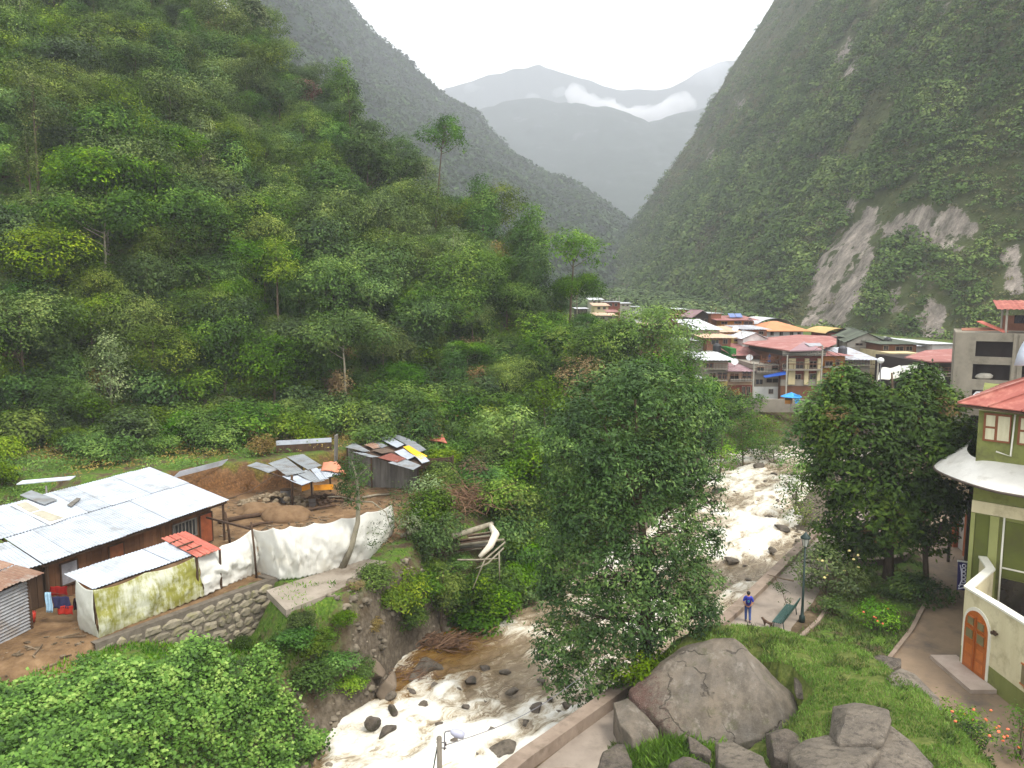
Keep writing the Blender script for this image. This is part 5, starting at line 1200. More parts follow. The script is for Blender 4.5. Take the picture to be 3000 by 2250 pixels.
def heap(name, u, v, z, r, n, mat, label, cat, s=(.12, .25), seed=1, kind=None):
    rr = random.Random(seed); c = at_z(u, v, z); m = MB()
    for i in range(n):
        a = rr.uniform(0, 6.28); d = math.sqrt(rr.random()); q = rr.uniform(*s); hgt = max(0, (1-d))*r[2]
        m.blob((c.x+math.cos(a)*d*r[0], c.y+math.sin(a)*d*r[1], z+hgt), (q, q*rr.uniform(.6, 1), q*rr.uniform(.5, .8)), 7, .5, i*3+seed)
    o = m.build(name, mat, smooth=False, label=label, cat=cat)
    if kind: tag(o, kind=kind)
    return o
MUDM = surf('heaped_earth', (128, 104, 78), (98, 76, 54), 2, .95, .1, .5, 12)
heap('rubble_heap', 800, 1478, ZT, (2.6, 1.6, .9), 130, surf('rubble_stone', (136, 122, 100), (100, 86, 66), 3, .9, .1, .4, 12, isl=.25), 'heap of broken stones in the muddy yard', 'rubble', (.12, .3), 3, 'stuff')
for i, (u, v, r, h, lab) in enumerate([(845, 1515, 1.5, .75, 'rounded mound of pale earth just behind the white tarpaulin'), (755, 1500, 1.6, .6, 'low earth mound beside the heap of stones')]):
    p = at_z(u, v, ZT); MB().blob((p.x, p.y, ZT-.05), (r, r*.75, h), 26, .35, i+40).build('earth_mound', MUDM, smooth=True, label=lab, cat='earth mound')
for i, (a, b, r, lab) in enumerate([((640, 1530), (790, 1505), .16, 'thick muddy log lying across the yard'), ((880, 1500), (985, 1480), .1, 'dark plank on the mud by the shelter post'), ((720, 1545), (800, 1530), .1, 'short dark log behind the tarpaulin post'), ((1060, 1458), (1145, 1448), .08, 'curved pale branch lying in front of the plank shed')]):
    p, q = at_z(*a, ZT+.12), at_z(*b, ZT+.12); m = MB(); m.tube([p, p.lerp(q, .5)+Vector((0, .2, .03)), q], [r, r, r*.8], 8); m.build('log', BARKP if i == 3 else TIMBER, smooth=True, label=lab, cat='log')
p, q = at_y(640, 1472, 46.5), at_y(806, 1392, 50.0); m = MB(); m.tube([p, p.lerp(q, .5)-Vector((0, 0, .25)), q], .03, 5); m.build('cable', TIMBER, label='sagging cable from the long roof corner to the open shelter', cat='cable')
# dim things stored under the shelter
for i, (u, v, r, col, lab) in enumerate([(838, 1450, .45, (120, 116, 112), 'grey round drum standing in the shade under the shelter'), (915, 1462, .3, (90, 84, 80), 'small grey drum under the orange boards')]):
    b = at_z(u, v+22, ZT); o = empty('drum', b, lab, 'drum'); m = MB(); m.tube([b, b+Vector((0, 0, r*2.1))], [r*.8, r*.8], 14); m.build('barrel', surf('drum_%d' % i, col, None, 3, .6, .3, .1), o, smooth=False)
    m = MB(); [m.tube([b+Vector((0, 0, zz)), b+Vector((0, 0, zz+.04))], r*.84, 14) for zz in (.02, r*1.0, r*2.05)]; m.build_each('hoop', TIMBER, o)
heap('stored_timber', 960, 1470, ZT, (2.0, 1.2, .5), 40, TIMBER, 'jumble of dark timber stored at the back of the shelter', 'timber', (.1, .3), 9, 'stuff')
# salmon cloth over the shelter's right end
q = zq(5.55, [(915, 560), (1150, 590), (1060, 480), (940, 490)]); m = MB(); G = []
for i in range(13):
    s = i/12; G.append([(q[0].lerp(q[1], s)).lerp(q[3].lerp(q[2], s), j/10)+Vector((0, 0, .30*math.sin(PI*s)*math.sin(PI*j/10)+.05*float(vnoise(i/2, j/2, 1)))) for j in range(11)])
m.grid(G); o = m.build('groundsheet', surf('salmon_sheet', (206, 120, 100), (186, 132, 96), 4, .8, .15, .3), smooth=True, label='salmon-coloured sheet bunched over the right end of the open shelter', cat='sheet'); o.modifiers.new('t', 'SOLIDIFY').thickness = .02
# ---- plank shed with patchwork roof
ps = empty('plank_shed', at_z(1110, 1430, ZT), 'grey plank shed with a patchwork tin roof', 'shed'); zs = 5.85
base = zq(5.68, [(1250, 385), (1790, 555), (1930, 470), (1590, 262), (1290, 300)]); MB().slab(base, .06).build('roof_deck', TIMBER, ps)
for i, (pts, mat, dz) in enumerate([([(1310, 397), (1372, 392), (1225, 303), (1143, 345)], TING, .02), ([(1382, 447), (1462, 440), (1330, 398), (1213, 386)], TING, .0), ([(1482, 362), (1532, 345), (1372, 253), (1308, 285)], TING, .08), ([(1622, 362), (1688, 330), (1535, 250), (1440, 275)], TIN, .12), ([(1722, 337), (1805, 310), (1645, 253), (1550, 250)], TING, .10),
        ([(1402, 368), (1482, 352), (1402, 308), (1318, 332)], RUST, .05), ([(1482, 417), (1602, 395), (1502, 353), (1378, 376)], surf('tin_dark_rust', (104, 88, 74), (84, 72, 62), 2, .8, .2, .2), .04), ([(1622, 497), (1713, 460), (1562, 398), (1448, 442)], surf('tin_red_rust', (138, 84, 70), (112, 66, 56), 2, .75, .2, .2), .03), ([(1722, 472), (1793, 440), (1682, 368), (1598, 396)], TIN, .07),
        ([(1842, 472), (1903, 440), (1732, 348), (1678, 362)], surf('tin_yellow', (236, 190, 48), (220, 170, 40), 2, .6, .3, .1), .12), ([(1772, 552), (1843, 510), (1682, 458), (1538, 497)], TING, .0), ([(1852, 502), (1923, 480), (1852, 418), (1778, 432)], TIN, .05), ([(1832, 402), (1893, 380), (1792, 308), (1698, 332)], TING, .06)]):
    patch([p+Vector((0, 0, dz)) for p in zq(zs, pts)], mat, 'roof_sheet', ps, i+20)
w1, w2, w3 = at_z(1034, 1394, ZT), at_z(1094, 1424, ZT), at_z(1168, 1444, ZT)
w1, w2, w3 = stand(1030, 1350, Y=58.5), at_z(1090, 1428, ZT), at_z(1180, 1442, ZT)
w1 = Vector((w2.x-2.6, w2.y+3.6, ZT)); w3 = Vector((w2.x+3.6, w2.y-.4, ZT))
planks(w1, w2, ZT-.1, 5.6, .34, seed=21).build('plank_wall', PLANKG, ps); planks(w2, w3, ZT-.1, 5.6, .34, seed=22).build('plank_wall', PLANKG, ps)
planks(w3, w3+Vector((2.6, .8, 0)), ZT+1.5, 5.55, .34, seed=23).build('plank_wall', TIMBER, ps)
m = MB()
for p in (w2, w3, w3+Vector((2.6, .8, 0)), w1): m.bar(Vector((p.x, p.y-.06, ZT-.1)), Vector((p.x, p.y-.06, 5.65)), .13)
m.build_each('post', TIMBER, ps)
# standing slab, leaning plank, low board fence, red sheet, gutters
def upright(name, u, v, u2, v2, wpx, mat, label, cat, th=.12, z=None):
    Y = at_z(u, v, 5.1 if z is None else z).y; b = at_y(u, v, Y); t = at_y(u2, v2, Y); w = wpx*px_m(u, v, b); d = (t-b)
    m = MB(); R = d.to_track_quat('Z', 'Y').to_matrix(); m.box((b+t)/2-Vector((0, 0, .1)), (w, th, d.length+.2), rot=R); return m.build(name, mat, label=label, cat=cat)
upright('standing_slab', 984, 1352, 985, 1274, 30, PLANKG, 'tall weathered grey slab standing upright between the two shelters', 'slab')
upright('leaning_plank', 838, 1284, 866, 1232, 13, PLANKG, 'grey plank leaning against the bank at the forest edge', 'plank', .1)
upright('leaning_plank', 866, 1284, 862, 1262, 5, TIMBER, 'short prop standing under the leaning grey plank', 'plank', .06)
a, b = at_z(810, 1332, 5.1), at_z(972, 1322, 5.1); m = planks(a, b, 4.9, 5.95, .5, seed=31); o = m.build('board_fence', TIMBER, label='low dark board fence with a tin coping behind the open shelter', cat='fence')
m = MB(); m.bar(a+Vector((0, 0, .95)), b+Vector((0, 0, .95)), .10, .36); m.build('coping', TIN, o)
a, b = at_z(505, 1400, 5.2), at_z(650, 1362, 5.2); m = MB(); m.slab([a, b, b+Vector((.3, .5, .35)), a+Vector((.3, .5, .35))], .05); m.build('gutter_sheet', TIN, label='narrow tin strip along the lip of the mud bank behind the long roof', cat='tin sheet')
a, b = at_z(48, 1418, 6.0), at_z(206, 1404, 6.0); m = MB(); m.slab([a, b, b+Vector((.1, .45, .12)), a+Vector((.1, .45, .12))], .06); m.build('gutter_sheet', TIN, label='long narrow tin strip on posts in the grass behind the long shack', cat='tin sheet')
m = MB(); p = at_z(135, 1424, 5.9); m.tube([p, p+Vector((.5, -.8, -.7))], .06, 6); m.build('prop', PLANKG, label='slanting prop under the long narrow tin strip', cat='prop')
a = [at_z(*p, 5.6) for p in ((1213, 1283), (1290, 1293), (1310, 1298), (1296, 1272))]; MB().slab(a, .05).build('red_sheet', TINR, label='crumpled red roofing sheet lying at the forest edge', cat='roof sheet')
a = [at_z(*p, 5.0) for p in ((1374, 1272), (1428, 1264), (1424, 1257), (1376, 1266))]; MB().slab(a, .7).build('low_shelter', TIMBER, label='low dark timber crib at the forest edge above the bank bushes', cat='shelter')
# ---- pole stack, brushwood, broken trunk
def twigs(name, c, r, n, L, mat, label, cat, seed, th=.02, flat=.4, kind='stuff', dirn=None):
    rr = random.Random(seed); m = MB()
    for i in range(n):
        p = Vector(c)+Vector((rr.gauss(0, r[0]), rr.gauss(0, r[1]), abs(rr.gauss(0, r[2])))); a = rr.uniform(0, 6.28) if dirn is None else dirn+rr.gauss(0, .35)
        d = Vector((math.cos(a), math.sin(a), rr.uniform(-flat, flat)))*L*rr.uniform(.4, 1.2); k = p+d*.5+Vector((rr.gauss(0, .1), rr.gauss(0, .1), rr.uniform(-.1, .15))); t = th*rr.uniform(.5, 1.3)
        m.tube([p, k, p+d], [t, t*.8, t*.4], 4, cap=False)
    o = m.build(name, mat, label=label, cat=cat); tag(o, kind=kind); return o
BROWNT = surf('dead_brushwood', (140, 110, 86), (84, 62, 46), 2, .9, .1, 0, isl=.5)
c = at_z(1350, 1500, ZT)+Vector((0, 0, .3)); twigs('brushwood', (c.x, c.y, g1(c.x, c.y)+.6), (1.3, .9, .55), 420, 1.5, BROWNT, 'tangled heap of dead brown brushwood above the pole stack', 'brushwood', 5, .02, .7)
c = at_z(1370, 1548, ZT); cz = g1(c.x, c.y)
pole0 = None; rr = random.Random(4); PC = []
for i in range(34):
    L = rr.uniform(2.6, 4.2); r = rr.uniform(.05, .095)
    if i % 7 == 0:
        m = MB(); m.tube([Vector((0, 0, 0)), Vector((L*.5, 0, .03)), Vector((L, 0, 0))], [r, r*.95, r*.8], 7)
        me = bpy.data.meshes.new('pole'); me.from_pydata([Vector(v) for v in m.v], [], m.f); me.polygons.foreach_set('use_smooth', np.ones(len(me.polygons), bool)); me.materials.append([BARKP, TIMBER, PLANKG][i % 3])
    o = bpy.data.objects.new('pole', me); C.objects.link(o); row = i//9
    o.location = (c.x-1.9+rr.uniform(-.25, .25)+row*.05, c.y-.95+(i % 9)*.24+rr.uniform(-.05, .05), cz+.35+row*.16+rr.uniform(0, .04)); o.rotation_euler = (0, rr.uniform(-.05, .05)-.04, .28+rr.uniform(-.12, .12))
    tag(o, 'peeled pole lying in the pole stack on the river bank', 'pole', 'stacked poles')
def stem_log(pts, rad, label, mat=BARKP, z=ZT, name='fallen_log'):
    P = [at_z(u, v, z+dz) for u, v, dz in pts]; m = MB(); m.tube(P, rad, 9); return m.build(name, mat, smooth=True, label=label, cat='fallen trunk')
stem_log([(1175, 1570, .2), (1230, 1548, .3), (1295, 1520, .6)], [.10, .15, .2], 'pale fallen trunk reaching from the tarpaulin end to the brushwood')
stem_log([(1325, 1572, .3), (1390, 1552, .35), (1442, 1535, .4)], [.17, .18, .16], 'thick pale log lying in front of the pole stack')
stem_log([(1438, 1540, .4), (1452, 1565, .35), (1436, 1600, .0), (1405, 1632, -.5)], [.16, .24, .2, .12], 'white peeled broken trunk bending down the slope', surf('peeled_wood', (214, 206, 188), (188, 176, 154), 3, .8, .2, .3, 12))
for i, pts in enumerate([[(1480, 1588, .1), (1420, 1640, -.6), (1385, 1725, -2.0)], [(1476, 1605, .0), (1430, 1650, -.8), (1395, 1665, -1.0)], [(1462, 1616, 0), (1464, 1700, -1.6)], [(1340, 1640, -.2), (1400, 1640, -.4), (1460, 1636, -.3)]]):
    stem_log(pts, [.05]*(len(pts)-1)+[.025], ['long bare branch trailing down the bank to the bushes', 'bare branch crossing beside the long trailing one', 'thin upright bare stem on the bank slope', 'thin bare branch lying level across the slope'][i], name='bare_branch')
c = at_ground(1290, 1905, -1.9); twigs('driftwood', (c.x-.3, c.y+.2, c.z+.1), (1.0, .42, .25), 240, 1.0, BROWNT, 'tangle of brown driftwood caught at the bend of the near bank', 'driftwood', 6, .04, .4, dirn=.5)
c = at_ground(1200, 1985, -1.9); twigs('driftwood', (c.x, c.y, c.z+.05), (.8, .6, .2), 120, .9, BROWNT, 'thin scatter of driftwood on the stones by the water', 'driftwood', 8, .02, .3, dirn=.6)
# bank rocks and river rocks
RK = 'boulders in and beside the river'
for i, (u, v, w, h, z, lab, mat) in enumerate([
    (1255, 1945, 100, 52, -1.7, 'long grey boulder at the head of the brown pool', ROCKW), (1225, 1975, 60, 34, -1.8, 'grey boulder next to the long one by the pool', ROCKW), (1268, 2005, 52, 30, -1.9, 'square grey stone in the shallows below the pool', ROCKW), (1312, 2018, 60, 26, -2.0, 'flat wet stone at the start of the white water', ROCKW),
    (1245, 2062, 60, 40, -1.9, 'rounded boulder on the left edge of the white water', ROCKW), (1205, 2020, 55, 34, -1.8, 'brown stone above the left edge of the white water', ROCKD), (1150, 2070, 50, 34, -1.6, 'square brown stone at the foot of the near bank', ROCKD), (1100, 2105, 60, 48, -1.5, 'leaning brown boulder where the bank meets the water', ROCKD), (1130, 2130, 70, 40, -1.8, 'dark boulder under the leafy bank edge', ROCKD),
    (1568, 2068, 62, 30, -1.9, 'dark wet boulder standing in the rapids before the tree', ROCKD), (1635, 2078, 30, 42, -1.9, 'small brown boulder right of the dark wet one', ROCKW), (1535, 2105, 44, 44, -2.0, 'brown boulder in the foam below the dark wet one', ROCKW), (1422, 2058, 62, 26, -2.1, 'pale green-grey stone washed over by the rapids', ROCKW),
    (1470, 2205, 150, 52, -2.1, 'big flat brown boulder in the lower rapids', ROCKW), (1400, 2215, 60, 34, -2.1, 'low brown stone beside the big flat one', ROCKW), (1660, 2060, 40, 40, -1.9, 'small brown boulder nearest the river wall', ROCKW), (1140, 2030, 36, 24, -1.5, 'small stone on the gravel of the near bank', ROCKW),
    (1095, 1955, 90, 80, -.9, 'broad pale sandy rock outcrop on the near bank', surf('sandy_outcrop', (122, 108, 92), (98, 86, 72), 1.5, .9, .15, .5, 10)), (1140, 1990, 100, 80, -1.2, 'lower part of the pale outcrop nearer the water', surf('sandy_outcrop', (122, 108, 92))),
    (2235, 1456, 24, 16, -1.5, 'dark stone in the middle of the upper rapids', ROCKD), (2205, 1482, 14, 10, -1.5, 'small dark stone left of the middle one in the upper rapids', ROCKD), (2290, 1540, 56, 20, -1.4, 'long brown boulder at the right edge of the upper rapids', ROCKD), (2105, 1435, 50, 16, -1.4, 'flat dark boulder at the left edge of the upper rapids', ROCKD),
    (2215, 1360, 60, 22, -1.3, 'pale boulder at the top of the visible rapids', ROCKW), (2270, 1385, 30, 14, -1.3, 'brown stone near the top of the rapids', ROCKD), (2300, 1415, 26, 14, -1.3, 'brown stone on the right margin of the upper river', ROCKD), (2250, 1510, 26, 12, -1.4, 'wet stone just above the long brown boulder', ROCKD),
    (2330, 1450, 34, 18, -1.1, 'whitish stone on the gravel beside the upper river', ROCKW), (2360, 1500, 30, 16, -1.0, 'grey stone on the gravel bank below the shrubs', ROCKW), (2140, 1640, 60, 16, -1.6, 'flat rock awash in the middle rapids', ROCKW), (2260, 1605, 34, 16, -1.4, 'rock at the foot of the river wall by the middle rapids', ROCKW),
    (2090, 1475, 22, 12, -1.4, 'small dark stone at the left edge of the river by the tree', ROCKD), (2320, 1385, 30, 14, -1.1, 'stone on the gravel bar above the whitish one', ROCKW), (2280, 1465, 20, 10, -1.4, 'small stone between the middle and right margin of the upper rapids', ROCKD)]):
    p = at_ground(u, v+h*.25, z); z = p.z; k = px_m(u, v, p); rock('river_boulder', (p.x, p.y, z), (w*k*.62, w*k*.46, min(h*k*.62, w*k*.42)), i*7+3, mat, lab, 'boulder', RK, rz=i, sub=3)
# scattered cobbles along the margins: uncountable
rng = np.random.default_rng(15); X = rng.uniform(-10, 36, 30000); Y = rng.uniform(26, 95, 30000)
ok = (in_poly(P_GRAV, X, Y) & (rng.random(30000) < .35)) | (in_poly(P_BANK, X, Y) & (poly_dist(RIV_L, X, Y) < 1.9+.0*X) & (rng.random(30000) < .8)) | (in_poly(P_RIVER, X, Y) & (poly_dist(RIV_L, X, Y) < 1.2) & (rng.random(30000) < .22))
ok |= in_poly([(-9.6, 33.5), (-8.2, 33), (-5.8, 41), (-8.2, 40)], X, Y)
X, Y = X[ok][:2600], Y[ok][:2600]; m = MB(); Z = np.maximum(gz(X, Y), zwater(Y)-.05)
for i, (x, y, z) in enumerate(zip(X, Y, Z)):
    s = .07+.22*RNG.random()**3; m.blob((x, y, z), (s, s*.8, s*.6), 6, .5, i)
o = m.build('cobbles', surf('cobble_stone', (126, 116, 100), (88, 80, 66), 3, .85, .2, .2, isl=.35), smooth=True); tag(o, kind='stuff')

# chips of wood, stones and scraps trodden into the yard
rng = np.random.default_rng(99); X = rng.uniform(-27, -5, 5200); Y = rng.uniform(22, 60, 5200); ok = in_poly([(-26, 44), (-23, 53), (-20, 55.5), (-13, 60), (-7, 57), (-6, 48), (-8.5, 42.5), (-13, 40.5), (-16, 41)], X, Y) | in_poly([(-26, 24), (-19.5, 33), (-18.2, 31), (-17, 28), (-19, 22)], X, Y)
X, Y = X[ok][:900], Y[ok][:900]; m = MB(); rr = random.Random(6)
for i, (x, y) in enumerate(zip(X, Y)):
    z = g1(x, y); s = .04+.16*rr.random()**2
    if i % 3: m.blob((x, y, z), (s, s*.8, s*.5), 5, .5, i)
    else: a = rr.uniform(0, 6.28); m.bar((x, y, z+.03), (x+math.cos(a)*s*5, y+math.sin(a)*s*5, z+.05+s*.3), .05)
o = m.build('yard_debris', surf('debris_mixed', (134, 118, 96), (84, 70, 54), 3, .9, .1, .2, isl=.5)); tag(o, kind='stuff')

for i, (u, v, w) in enumerate([(1500, 2018, 44), (1380, 1985, 50), (1590, 1985, 40), (1440, 2125, 44), (1330, 2160, 56), (1360, 2060, 34), (1480, 1960, 36), (1610, 2040, 30), (1290, 2110, 40), (1550, 2170, 36), (1420, 1950, 40), (1340, 2010, 36), (1640, 1990, 34), (2170, 1560, 22), (2130, 1500, 18), (2200, 1620, 24), (2160, 1400, 20), (2240, 1420, 18), (2190, 1700, 26), (2260, 1520, 16), (2150, 1450, 14), (2120, 1590, 18), (2180, 1660, 16), (2290, 1500, 20), (2215, 1545, 14)]):
    p = at_z(u, v, -1.75); k = px_m(u, v, p); z_ = float(zwater(p.y))+.02; rock('wet_stone', (p.x, p.y, z_), (w*k*.55, w*k*.45, w*k*.26), 200+i*5, ROCKD if i % 3 else ROCKW, 'wet stone just breaking the surface of the rapids', 'stone', 'wet stones breaking the surface of the rapids', rz=i, sub=3)
# ============================================================ right foreground: boulders, promenade furniture
def hull_boulder(name, pts, mat, label, seed, amp=.12, cat='boulder', sub=3, sharp=1.0):
    """boulder through given world points: convex hull, subdivided and weathered"""
    bm = bmesh.new()
    for p in pts: bm.verts.new(p)
    bmesh.ops.convex_hull(bm, input=bm.verts); bmesh.ops.delete(bm, geom=[v for v in bm.verts if not v.link_faces], context='VERTS')
    bmesh.ops.triangulate(bm, faces=bm.faces)
    for i in range(sub+1):
        bmesh.ops.subdivide_edges(bm, edges=bm.edges, cuts=1, use_grid_fill=True); bmesh.ops.triangulate(bm, faces=bm.faces)
        if i >= 3:
            for _ in range(1): bmesh.ops.smooth_vert(bm, verts=bm.verts, factor=.5, use_axis_x=True, use_axis_y=True, use_axis_z=True)
    bm.normal_update(); co = np.array([v.co[:] for v in bm.verts]); no = np.array([v.normal[:] for v in bm.verts])
    d = fbm(co[:, 0]*.6+seed, co[:, 1]*.6, co[:, 2]*.6, 4, seed)*amp*1.6+fbm(co[:, 0]*2.5, co[:, 1]*2.5, co[:, 2]*2.5, 4, seed+1)*amp*.4
    co = co+no*d[:, None]; c = co.mean(0); c[2] = co[:, 2].min()
    for v, p in zip(bm.verts, co): v.co = p-c
    bmesh.ops.recalc_face_normals(bm, faces=bm.faces)
    me = bpy.data.meshes.new(name); bm.to_mesh(me); bm.free(); me.polygons.foreach_set('use_smooth', np.ones(len(me.polygons), bool))
    o = link(name, me, mat, None, c); return tag(o, label, cat)
def bigmat():
    k = N('great_boulder_stone'); w = k.coord(); n1 = k.noise(.35, 5, .65); n2 = k.noise(5, 7, .75); n3 = k.noise(34, 4, .8)
    c = k.mix(k.ramp(n1, [(.35, (0, 0, 0)), (.65, (1, 1, 1))]), rgb((122, 110, 94)), rgb((104, 98, 90)))
    n4 = k.noise(.9, 8, .72, sc=(1, 1, .45)); c = k.mix(k.math('MULTIPLY', k.ramp(n4, [(.44, (0, 0, 0)), (.62, (1, 1, 1))]), .75), c, rgb((74, 68, 58)))
    c = k.mix(k.math('MULTIPLY', k.ramp(n2, [(.5, (0, 0, 0)), (.7, (1, 1, 1))]), .35), c, rgb((84, 78, 66)))
    st = k.noise(2.2, 5, .7, sc=(1, 1, .12)); c = k.mix(k.math('MULTIPLY', k.ramp(st, [(.56, (0, 0, 0)), (.68, (1, 1, 1))]), .45), c, rgb((150, 142, 130)))
    sp = k.n('ShaderNodeSeparateXYZ'); k.l(w, sp.inputs[0])
    f = k.ramp(k.math('ADD', k.math('MULTIPLY', sp.outputs[0], -.16), k.math('MULTIPLY', n2, .9)), [(.78, (0, 0, 0)), (.96, (1, 1, 1))])
    lich = k.ramp(n3, [(.42, rgb((66, 50, 42))), (.6, rgb((110, 84, 74))), (.72, rgb((190, 170, 160)))])
    c = k.mix(f, c, lich)
    c = k.mix(k.math('MULTIPLY', k.ramp(n3, [(.58, (0, 0, 0)), (.72, (1, 1, 1))]), .3), c, rgb((186, 178, 166)))
    cr = k.n('ShaderNodeTexVoronoi', feature='DISTANCE_TO_EDGE'); cr.inputs['Scale'].default_value = .21
    wv = k.n('ShaderNodeTexNoise'); wv.inputs['Scale'].default_value = 1.1; wv.inputs['Detail'].default_value = 6; k.l(w, wv.inputs['Vector']); va = k.n('ShaderNodeVectorMath', operation='MULTIPLY_ADD'); k.l(wv.outputs['Color'], va.inputs[0]); va.inputs[1].default_value = (1.6, 1.6, 1.6); k.l(w, va.inputs[2]); k.l(va.outputs[0], cr.inputs['Vector'])
    cf = k.ramp(cr.outputs['Distance'], [(.0, (1, 1, 1)), (.004, (.7, .7, .7)), (.010, (0, 0, 0))]); cf = k.math('MULTIPLY', cf, k.ramp(k.noise(.8, 3, .6), [(.42, (0, 0, 0)), (.52, (1, 1, 1))])); c = k.mix(k.math('MULTIPLY', cf, .6), c, rgb((40, 36, 30)))
    mo = k.ramp(k.noise(1.1, 7, .75), [(.56, (0, 0, 0)), (.64, (1, 1, 1))]); c = k.mix(k.math('MULTIPLY', mo, .5), c, rgb((74, 76, 44)))
    n4 = k.math('SUBTRACT', n4, k.math('MULTIPLY', cf, .5))
    k.bsdf(c, .88, .25, k.bump(k.math('ADD', k.math('MULTIPLY', n4, 2.0), k.math('ADD', n2, k.math('MULTIPLY', n3, .5))), .7, .10)); return k.m
BIG = bigmat()
def P_(u, v, Y): return at_y(u, v, Y)
top = [P_(2152, 1864, 31.0), P_(2000, 1892, 31.8), P_(1985, 1915, 31.0)]
rim = [P_(2330, 2030, 30.2), P_(2345, 2075, 29.6), P_(2325, 2130, 28.6), P_(2250, 2155, 28.0), P_(2130, 2190, 27.7), P_(2010, 2180, 27.9), P_(1930, 2110, 28.8), P_(1850, 2040, 30.0), P_(1840, 2020, 30.6), P_(1900, 1975, 31.4), P_(2080, 2050, 29.2), P_(2240, 2010, 29.2), P_(2185, 1925, 30.2)]
low = [Vector((p.x, p.y, -.1)) for p in rim[:9]]+[Vector((p.x, 33.4, .3)) for p in top]
hull_boulder('great_boulder', top+rim+low, BIG, 'huge grey-brown pointed boulder in the right foreground', 11, .10, sub=4, sharp=.55)
hull_boulder('boulder', [P_(1795, 2055, 30.0), P_(1838, 2040, 30.1), P_(1880, 2080, 29.6), P_(1930, 2140, 28.6), P_(1850, 2160, 28.0), P_(1815, 2120, 28.8), Vector((4.2, 29.8, -.1)), Vector((5.4, 30.2, -.1)), Vector((6.0, 28.0, -.1)), Vector((4.8, 27.6, -.1)), Vector((4.3, 28.6, -.1))], BIG, 'smaller lichen-marked boulder split off the left side of the huge one', 12, .06)
def boulder_px(L, label, mat, seed, z0=0.0, amp=.07, Yb=1.6, name='boulder'):
    """outline pixels with depths, dropped to the ground and given a back"""
    P = [at_y(*q) for q in L]; c = sum(P, Vector())/len(P); B = [Vector((c.x+(p.x-c.x)*1.05, p.y+.1, z0-.3)) for p in P]+[Vector((c.x+(p.x-c.x)*.8, p.y+Yb, max(z0, p.z-.5))) for p in P]
    return hull_boulder(name, P+B, mat, label, seed, amp)
boulder_px([(2480, 2085, 25.6), (2560, 2072, 25.8), (2605, 2080, 25.4), (2612, 2110, 25.0), (2590, 2175, 23.9), (2460, 2180, 24.0), (2452, 2170, 24.2), (2520, 2110, 25.2)], 'pointed wedge-shaped boulder perched on the flat one at lower right', ROCK, 21, .9, .07, 1.2)
boulder_px([(2330, 2240, 23.2), (2400, 2200, 23.9), (2470, 2182, 24.2), (2560, 2190, 23.8), (2580, 2200, 23.4), (2530, 2250, 22.4), (2380, 2270, 22.0)], 'low broad boulder under the wedge-shaped one', ROCK, 22, 0, .07, 1.4)
boulder_px([(2590, 2180, 24.2), (2630, 2140, 25.0), (2680, 2180, 24.6), (2740, 2240, 23.2), (2700, 2290, 22.0), (2560, 2270, 22.4), (2600, 2120, 25.4)], 'sloping slab boulder at the lower right of the rock group', ROCK, 23, 0, .07, 1.4)
boulder_px([(2260, 2155, 26.4), (2310, 2138, 26.8), (2345, 2150, 26.6), (2352, 2195, 25.6), (2310, 2235, 24.8), (2265, 2215, 25.2)], 'rounded boulder wedged at the foot of the huge one', ROCKD, 24, 0, .08, .8)
boulder_px([(2105, 2180, 26.6), (2160, 2175, 26.6), (2240, 2215, 25.4), (2260, 2260, 24.2), (2180, 2270, 24.0), (2100, 2230, 25.2)], 'angular boulder directly below the huge one', ROCK, 25, 0, .08, 1.0)
boulder_px([(2015, 2155, 27.2), (2040, 2165, 27.0), (2085, 2200, 26.2), (2080, 2215, 25.8), (2020, 2200, 26.4)], 'small angular rock between grass tufts below the huge boulder', ROCKD, 26, 0, .05, .5)
boulder_px([(1960, 2240, 24.4), (2020, 2215, 25.0), (2080, 2240, 24.4), (2090, 2280, 23.2), (1950, 2280, 23.4)], 'half-hidden boulder at the bottom edge below the grass patch', ROCKD, 27, 0, .06, .8)
boulder_px([(1770, 2205, 25.0), (1830, 2180, 25.6), (1850, 2230, 24.4), (1820, 2290, 23.0), (1740, 2280, 23.4)], 'rough mossy boulder beside the pavement steps', ROCKD, 28, 0, .08, .8)
boulder_px([(2598, 1985, 29.6), (2640, 1958, 30.4), (2680, 1975, 30.2), (2750, 2045, 28.6), (2760, 2080, 27.6), (2690, 2075, 27.6), (2620, 2020, 28.8)], 'long leaning slab of rock in the lawn near the lane', ROCK, 29, 1.0, .05, .7)
boulder_px([(2550, 1925, 31.6), (2580, 1918, 31.8), (2640, 1930, 31.4), (2642, 1950, 31.0), (2600, 1965, 30.6), (2560, 1945, 31.0)], 'low grass-topped rock in the upper corner of the lawn', ROCKD, 30, 1.4, .06, .5)
boulder_px([(2385, 2090, 28.4), (2410, 2070, 28.8), (2435, 2085, 28.4), (2425, 2120, 27.6), (2380, 2115, 27.8)], 'small pointed rock in the lawn right of the huge boulder', ROCKD, 31, 1.4, .05, .4)
boulder_px([(2330, 2025, 30.2), (2370, 2025, 30.2), (2395, 2040, 29.8), (2360, 2050, 29.6), (2335, 2045, 29.7)], 'flat pale rock at the right shoulder of the huge boulder', ROCK, 32, 2.0, .04, .4)
boulder_px([(2350, 2160, 26.6), (2400, 2150, 26.9), (2440, 2175, 26.2), (2400, 2205, 25.4), (2355, 2200, 25.6)], 'broken pale stones between the huge boulder and the wedge', surf('pale_stone', (160, 146, 130), (130, 116, 100), 2, .9, .2, .4, 12), 33, .6, .08, .5)
rng = np.random.default_rng(72); X = rng.uniform(4, 8.2, 9000); Y = rng.uniform(22, 28, 9000); Z = np.maximum(gz(X, Y), .25); grass('tuft_grass', X, Y, .32, .045, LF_LAWN, rng, .9, Z)
